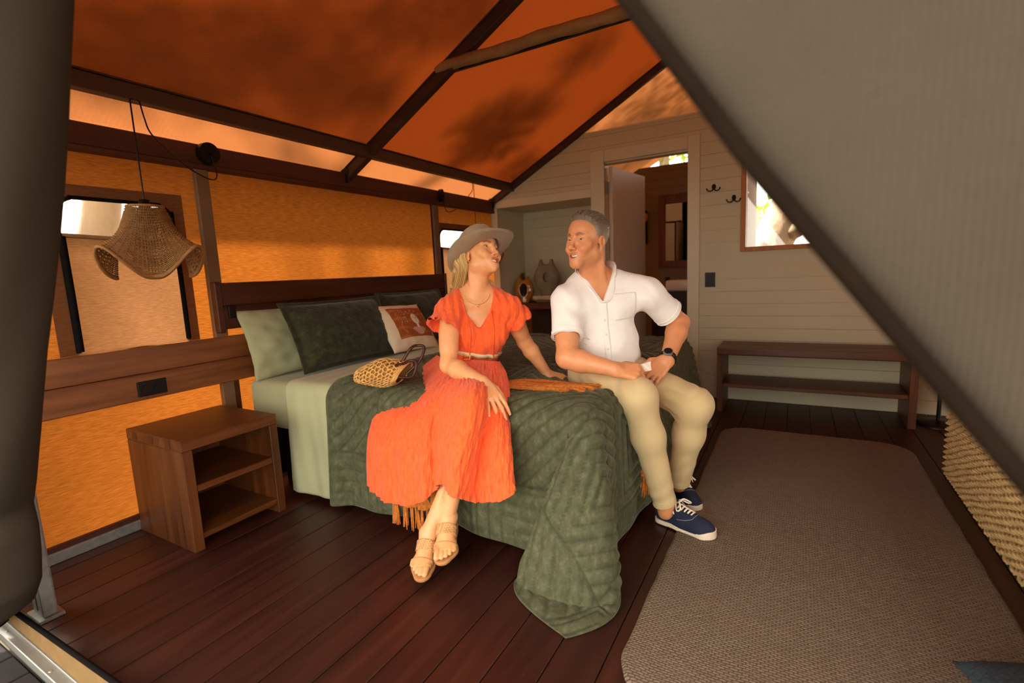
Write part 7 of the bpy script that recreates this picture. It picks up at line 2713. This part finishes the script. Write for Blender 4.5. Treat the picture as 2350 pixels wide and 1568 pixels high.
# sandals
tan = plain('tan_suede', srgb(196, 142, 88), 0.8, 0, 0.08, 20, 0.15, 260)
cork = plain('tan_sole', srgb(176, 122, 72), 0.75, 0, 0.10, 30)
braid = NT('braided_strap')
vb_ = braid.coord()
wv_ = braid.n('ShaderNodeTexChecker'); wv_.inputs['Scale'].default_value = 150.0
braid.l(vb_, wv_.inputs['Vector'])
wv_.inputs['Color1'].default_value = srgb(206, 158, 104); wv_.inputs['Color2'].default_value = srgb(176, 124, 74)
braid.l(wv_.outputs['Color'], braid.b.inputs['Base Color']); braid.b.inputs['Roughness'].default_value = 0.8
braid.l(braid.bump(wv_.outputs['Fac'], 0.8, 0.004), braid.b.inputs['Normal'])


def sandal(ft, label):
    t_ = bpy.data.objects.new('sandal', None); COL.objects.link(t_); t_.parent = wom; t_.location = Vector(ft.o) - Vector(wom.location)
    t_['label'] = label
    m = -ft.side

    def sole_(P):
        Q = ft.loc(P)
        fl = Q * f32((1, 1, 0))
        c = s_rc(fl, (0, -0.034, 0), (0, 0.04, 0), 0.033, 0.031)
        c = smin(c, s_rc(fl, (0, 0.04, 0), (0, 0.100, 0), 0.031, 0.046), 0.02)
        c = smin(c, s_rc(fl, (0, 0.10, 0), (m * 0.010, 0.138, 0), 0.046, 0.036), 0.02)
        d = smax(c, np.maximum(Q[:, 2] + 0.0755, -0.092 - Q[:, 2]), 0.004)
        heel = smax(s_rc(fl, (0, -0.034, 0), (0, -0.005, 0), 0.031, 0.030), np.maximum(Q[:, 2] + 0.088, -0.118 - Q[:, 2]), 0.003)
        return np.minimum(d, heel) * ft.sc

    def strap_(lo, hi, tiltk):
        def f(P):
            Q = ft.loc(P)
            y = Q[:, 1] - tiltk * (Q[:, 2] + 0.05)
            d = ft.sdf(P) / ft.sc
            wide = s_ell(Q, (0, 0.10, -0.05), (0.049, 0.06, 0.034))
            shell = np.abs(d - 0.0022) - 0.0026
            return smax(smax(shell, np.maximum(lo - y, y - hi), 0.002), -(Q[:, 2] + 0.082), 0.002) * ft.sc
        return f
    lo, hi = box_of([ft.w((0.06, 0.18, -0.125)), ft.w((-0.06, 0.18, -0.125)), ft.w((0.06, -0.08, -0.125)), ft.w((-0.06, -0.08, 0.03)), ft.w((0.06, 0.18, 0.03))], 0.015)
    sdf_obj('sole', sole_, lo, hi, 0.0032, cork, t_)
    sdf_obj('toe_strap', strap_(0.100, 0.126, 0.2), lo, hi, 0.0022, tan, t_)
    sdf_obj('instep_strap', strap_(0.022, 0.064, 0.35), lo, hi, 0.0022, braid.m, t_)['label'] = 'wide braided instep strap'
    return t_


sandal(fL, 'tan sandal resting on the floor')
sandal(fR, 'tan sandal on the raised foot of the crossed leg')

# hat
felt = plain('taupe_felt', srgb(150, 128, 102), 0.95, 0, 0.06, 30, 0.2, 300, sheen=0.3)
hatF = wHR[1]; hatU0 = wHR[2]
hatU = hatU0 * 0.97 - hatF * 0.20 - CR * 0.16; hatU /= np.linalg.norm(hatU)
hf = hatF - hatU * (hatF @ hatU); hf /= np.linalg.norm(hf)
hX_ = np.cross(hf, hatU)
HR = np.stack([hX_, hf, hatU])
hc_ = K['hd'] + (np.array([0.0, 0.004, 0.018]) * WHS) @ wHR + CR * 0.008
nth, nr = 96, 46
th = np.linspace(0, 2 * PI, nth + 1)[:-1]
prof_h = [(0.0, 0.106), (0.03, 0.107), (0.055, 0.104), (0.068, 0.095), (0.074, 0.075), (0.078, 0.045), (0.081, 0.015), (0.082, 0.004), (0.086, 0.0), (0.10, -0.001), (0.118, -0.002), (0.136, -0.002), (0.152, 0.0), (0.1545, 0.003)]
pr = spline([(r, z, 0) for r, z in prof_h], nr)[:, :2]
V = np.zeros((nth, nr, 3))
for i, t in enumerate(th):
    ex, ey = 0.96, 1.14
    r = pr[:, 0]; z = pr[:, 1].copy()
    br = np.clip((r - 0.086) / 0.066, 0, 1)
    x = r * math.cos(t) * ex; y = r * math.sin(t) * (ey * (1 - br) + 1.02 * br)
    # crease along the crown, pinched at the front, brim dipped front and back and curled up at the sides
    crown = (r < 0.07)
    z = z - 0.022 * np.exp(-(x / 0.022) ** 2) * crown * np.clip(1 - np.abs(y - 0.0) / 0.085, 0, 1) ** 0.5
    z = z + br ** 1.6 * (0.022 * abs(math.cos(t)) ** 1.5 - 0.016 * max(0, math.sin(t)) ** 2 - 0.020 * max(0, -math.sin(t)) ** 2)
    V[i, :, 0] = x; V[i, :, 1] = y; V[i, :, 2] = z
top = hc_ + V.reshape(-1, 3) @ HR
off = np.where(pr[:, 0] < 0.083, 1.0, 0.0)
Vi = V.copy()
Vi[..., 2] -= 0.003
Vi[..., 0] *= 1 - 0.03 * off; Vi[..., 1] *= 1 - 0.03 * off
bot = hc_ + Vi.reshape(-1, 3) @ HR
F = grid_faces(nth, nr, close_u=True)
n = nth * nr
idx = np.arange(n).reshape(nth, nr)
e1_ = idx[:, -1]; e2_ = np.roll(e1_, -1)
hat = bpy.data.objects.new('hat', None); COL.objects.link(hat); hat.parent = wom; hat.location = Vector(hc_) - Vector(wom.location)
hat['label'] = 'taupe felt hat with a curled brim'
wlink('felt', mesh_from('felt', np.concatenate([top, bot]), np.concatenate([F, F[:, ::-1] + n, np.stack([e1_, e1_ + n, e2_ + n, e2_], 1)])), felt, hat, True)
a = Acc()
for kk, rr_ in ((-1, 0.0022), (-5, 0.0012)):
    a.tube(top.reshape(nth, nr, 3)[:, kk] + hatU * 0.0006, rr_, 6, True)
wlink('brim_stitching', a.mesh('brim_stitching'), felt, hat, True)
# hat band
bnd = top.reshape(nth, nr, 3)
zb_ = V[0, :, 2]
j0 = int(np.argmin(np.abs(pr[:, 0] - 0.0815))); j1 = int(np.argmin(np.abs(pr[:, 0] - 0.0785)))
outw = (V / (np.linalg.norm(V[..., :2], axis=-1)[..., None] + 1e-9)) * np.array([1, 1, 0]) @ HR
ring = [bnd[:, j0] + outw[:, j0] * 0.0005, bnd[:, j0] + outw[:, j0] * 0.0025, bnd[:, j1] + outw[:, j1] * 0.0025, bnd[:, j1] + outw[:, j1] * 0.0005]
wlink('hat_band', mesh_from('hat_band', np.stack(ring, 1).reshape(-1, 3), grid_faces(nth, 4, True, True)), plain('taupe_ribbon', srgb(136, 114, 90), 0.8), hat, True)

# hair under the hat
def lock(pts, n_s, spread0, spread1, r, seed, acc, cols_, cd, cl2):
    rg_ = np.random.RandomState(seed)
    C = spline(pts, 22)
    T = np.gradient(C, axis=0); T /= np.linalg.norm(T, axis=1)[:, None]
    A_ = np.cross(T, (0.3, 0.5, 0.8)); A_ /= np.linalg.norm(A_, axis=1)[:, None]
    B_ = np.cross(T, A_)
    for i in range(n_s):
        an = rg_.rand() * 2 * PI; rad = rg_.rand() ** 0.5
        sp = np.interp(np.linspace(0, 1, 22), [0, 0.3, 0.8, 1], [spread0, spread1, spread1, spread1 * 0.45]) * rad
        wvv = 0.004 * np.sin(np.linspace(0, 5, 22) + rg_.rand() * 6)
        L = 22 - int(rg_.rand() * 4)
        p = C + A_ * (sp * math.cos(an))[:, None] + B_ * (sp * math.sin(an) * 0.7 + wvv)[:, None]
        rr = np.linspace(r, r * 0.35, 22)
        V, F = tube_arrays(p[:L], rr[:L], 3)
        acc.add(V, F)
        w = rg_.rand()
        cols_.append(np.repeat((cd * (1 - w) + cl2 * w)[None], len(V), 0))


a = Acc(); hcol = []
cd, cl2 = np.array(srgb(198, 152, 84)[:3]), np.array(srgb(244, 212, 146)[:3])
q = hw_
lock([q((-0.062, -0.015, 0.050)), q((-0.080, -0.025, 0.0)), q((-0.082, -0.040, -0.06)), gw('nk', -0.075, -0.01, 0.025), gw('nk', -0.095, 0.005, -0.02)], 560, 0.018, 0.022, 0.0014, 1, a, hcol, cd, cl2)
lock([q((-0.058, -0.045, 0.045)), q((-0.074, -0.065, 0.0)), q((-0.075, -0.075, -0.06)), gw('nk', -0.075, -0.045, 0.03), gw('nk', -0.105, -0.03, -0.015)], 560, 0.022, 0.030, 0.0015, 2, a, hcol, cd * 0.9, cl2)
lock([q((-0.02, -0.085, 0.03)), q((-0.03, -0.105, -0.02)), q((-0.03, -0.095, -0.09)), gw('nk', -0.03, -0.08, 0.02)], 300, 0.03, 0.034, 0.0012, 3, a, hcol, cd * 0.8, cl2 * 0.9)
lock([q((0.04, -0.07, 0.03)), q((0.060, -0.075, -0.03)), q((0.066, -0.06, -0.09)), gw('nk', 0.070, -0.035, 0.030), gw('nk', 0.082, -0.02, 0.012)], 340, 0.022, 0.026, 0.0014, 4, a, hcol, cd, cl2)
lock([q((-0.060, 0.030, 0.062)), q((-0.070, 0.018, 0.042)), q((-0.076, -0.006, 0.034)), q((-0.078, -0.03, 0.012)), q((-0.080, -0.04, -0.03))], 160, 0.005, 0.007, 0.0009, 5, a, hcol, cd * 0.8, cl2 * 0.85)
lock([q((0.055, 0.035, 0.062)), q((0.072, 0.012, 0.030)), q((0.078, -0.02, 0.0)), q((0.07, -0.05, -0.05))], 110, 0.006, 0.012, 0.0010, 6, a, hcol, cd * 0.8, cl2 * 0.85)
o = wlink('hair', a.mesh('hair'), strand_mat('woman_hair', None), wom, True)
set_tint(o, np.concatenate(hcol))
o['label'] = 'blonde shoulder-length hair'

# jewellery
a = Acc()
nl = []
for i in range(40):
    an = -1.15 + 2.3 * i / 39
    x = 0.058 * math.sin(an) * 1.05; u = -0.026 + 0.045 * (1 - math.cos(an)) * 1.2 - 0.010 * math.cos(an)
    s_ = surf(wom_upper, gw('nk', x, 0.25, u), -wF)
    nl.append((s_ if s_ is not None else gw('nk', x, 0.04, u)) + wF * 0.0012)
a.tube(nl, 0.0009, 5)
mid = nl[20] - wU * 0.006 + wF * 0.001
a.tube([mid + 0.005 * (wX * math.cos(t) + wU * math.sin(t)) for t in np.linspace(0, 2 * PI, 17)[:-1]], 0.0012, 5, True)
wlink('necklace', a.mesh('necklace'), gold, wom, True)
a = Acc()
el = hw_((-0.0765, -0.004, -0.037))
ax_ = wHR[0]
a.tube([el + 0.0055 * (wHR[1] * math.cos(t) + wHR[2] * math.sin(t)) - wHR[2] * 0.004 for t in np.linspace(0, 2 * PI, 17)[:-1]], 0.0013, 6, True)
wlink('earring', a.mesh('earring'), gold, wom, True)
tL = hand_tips(K['wL'], wL_D, wL_N, 1, WH, wL_c, 0.14)
finger_ring(wom, wom_armL, tL, 2, gold)

bpy.context.view_layer.update()
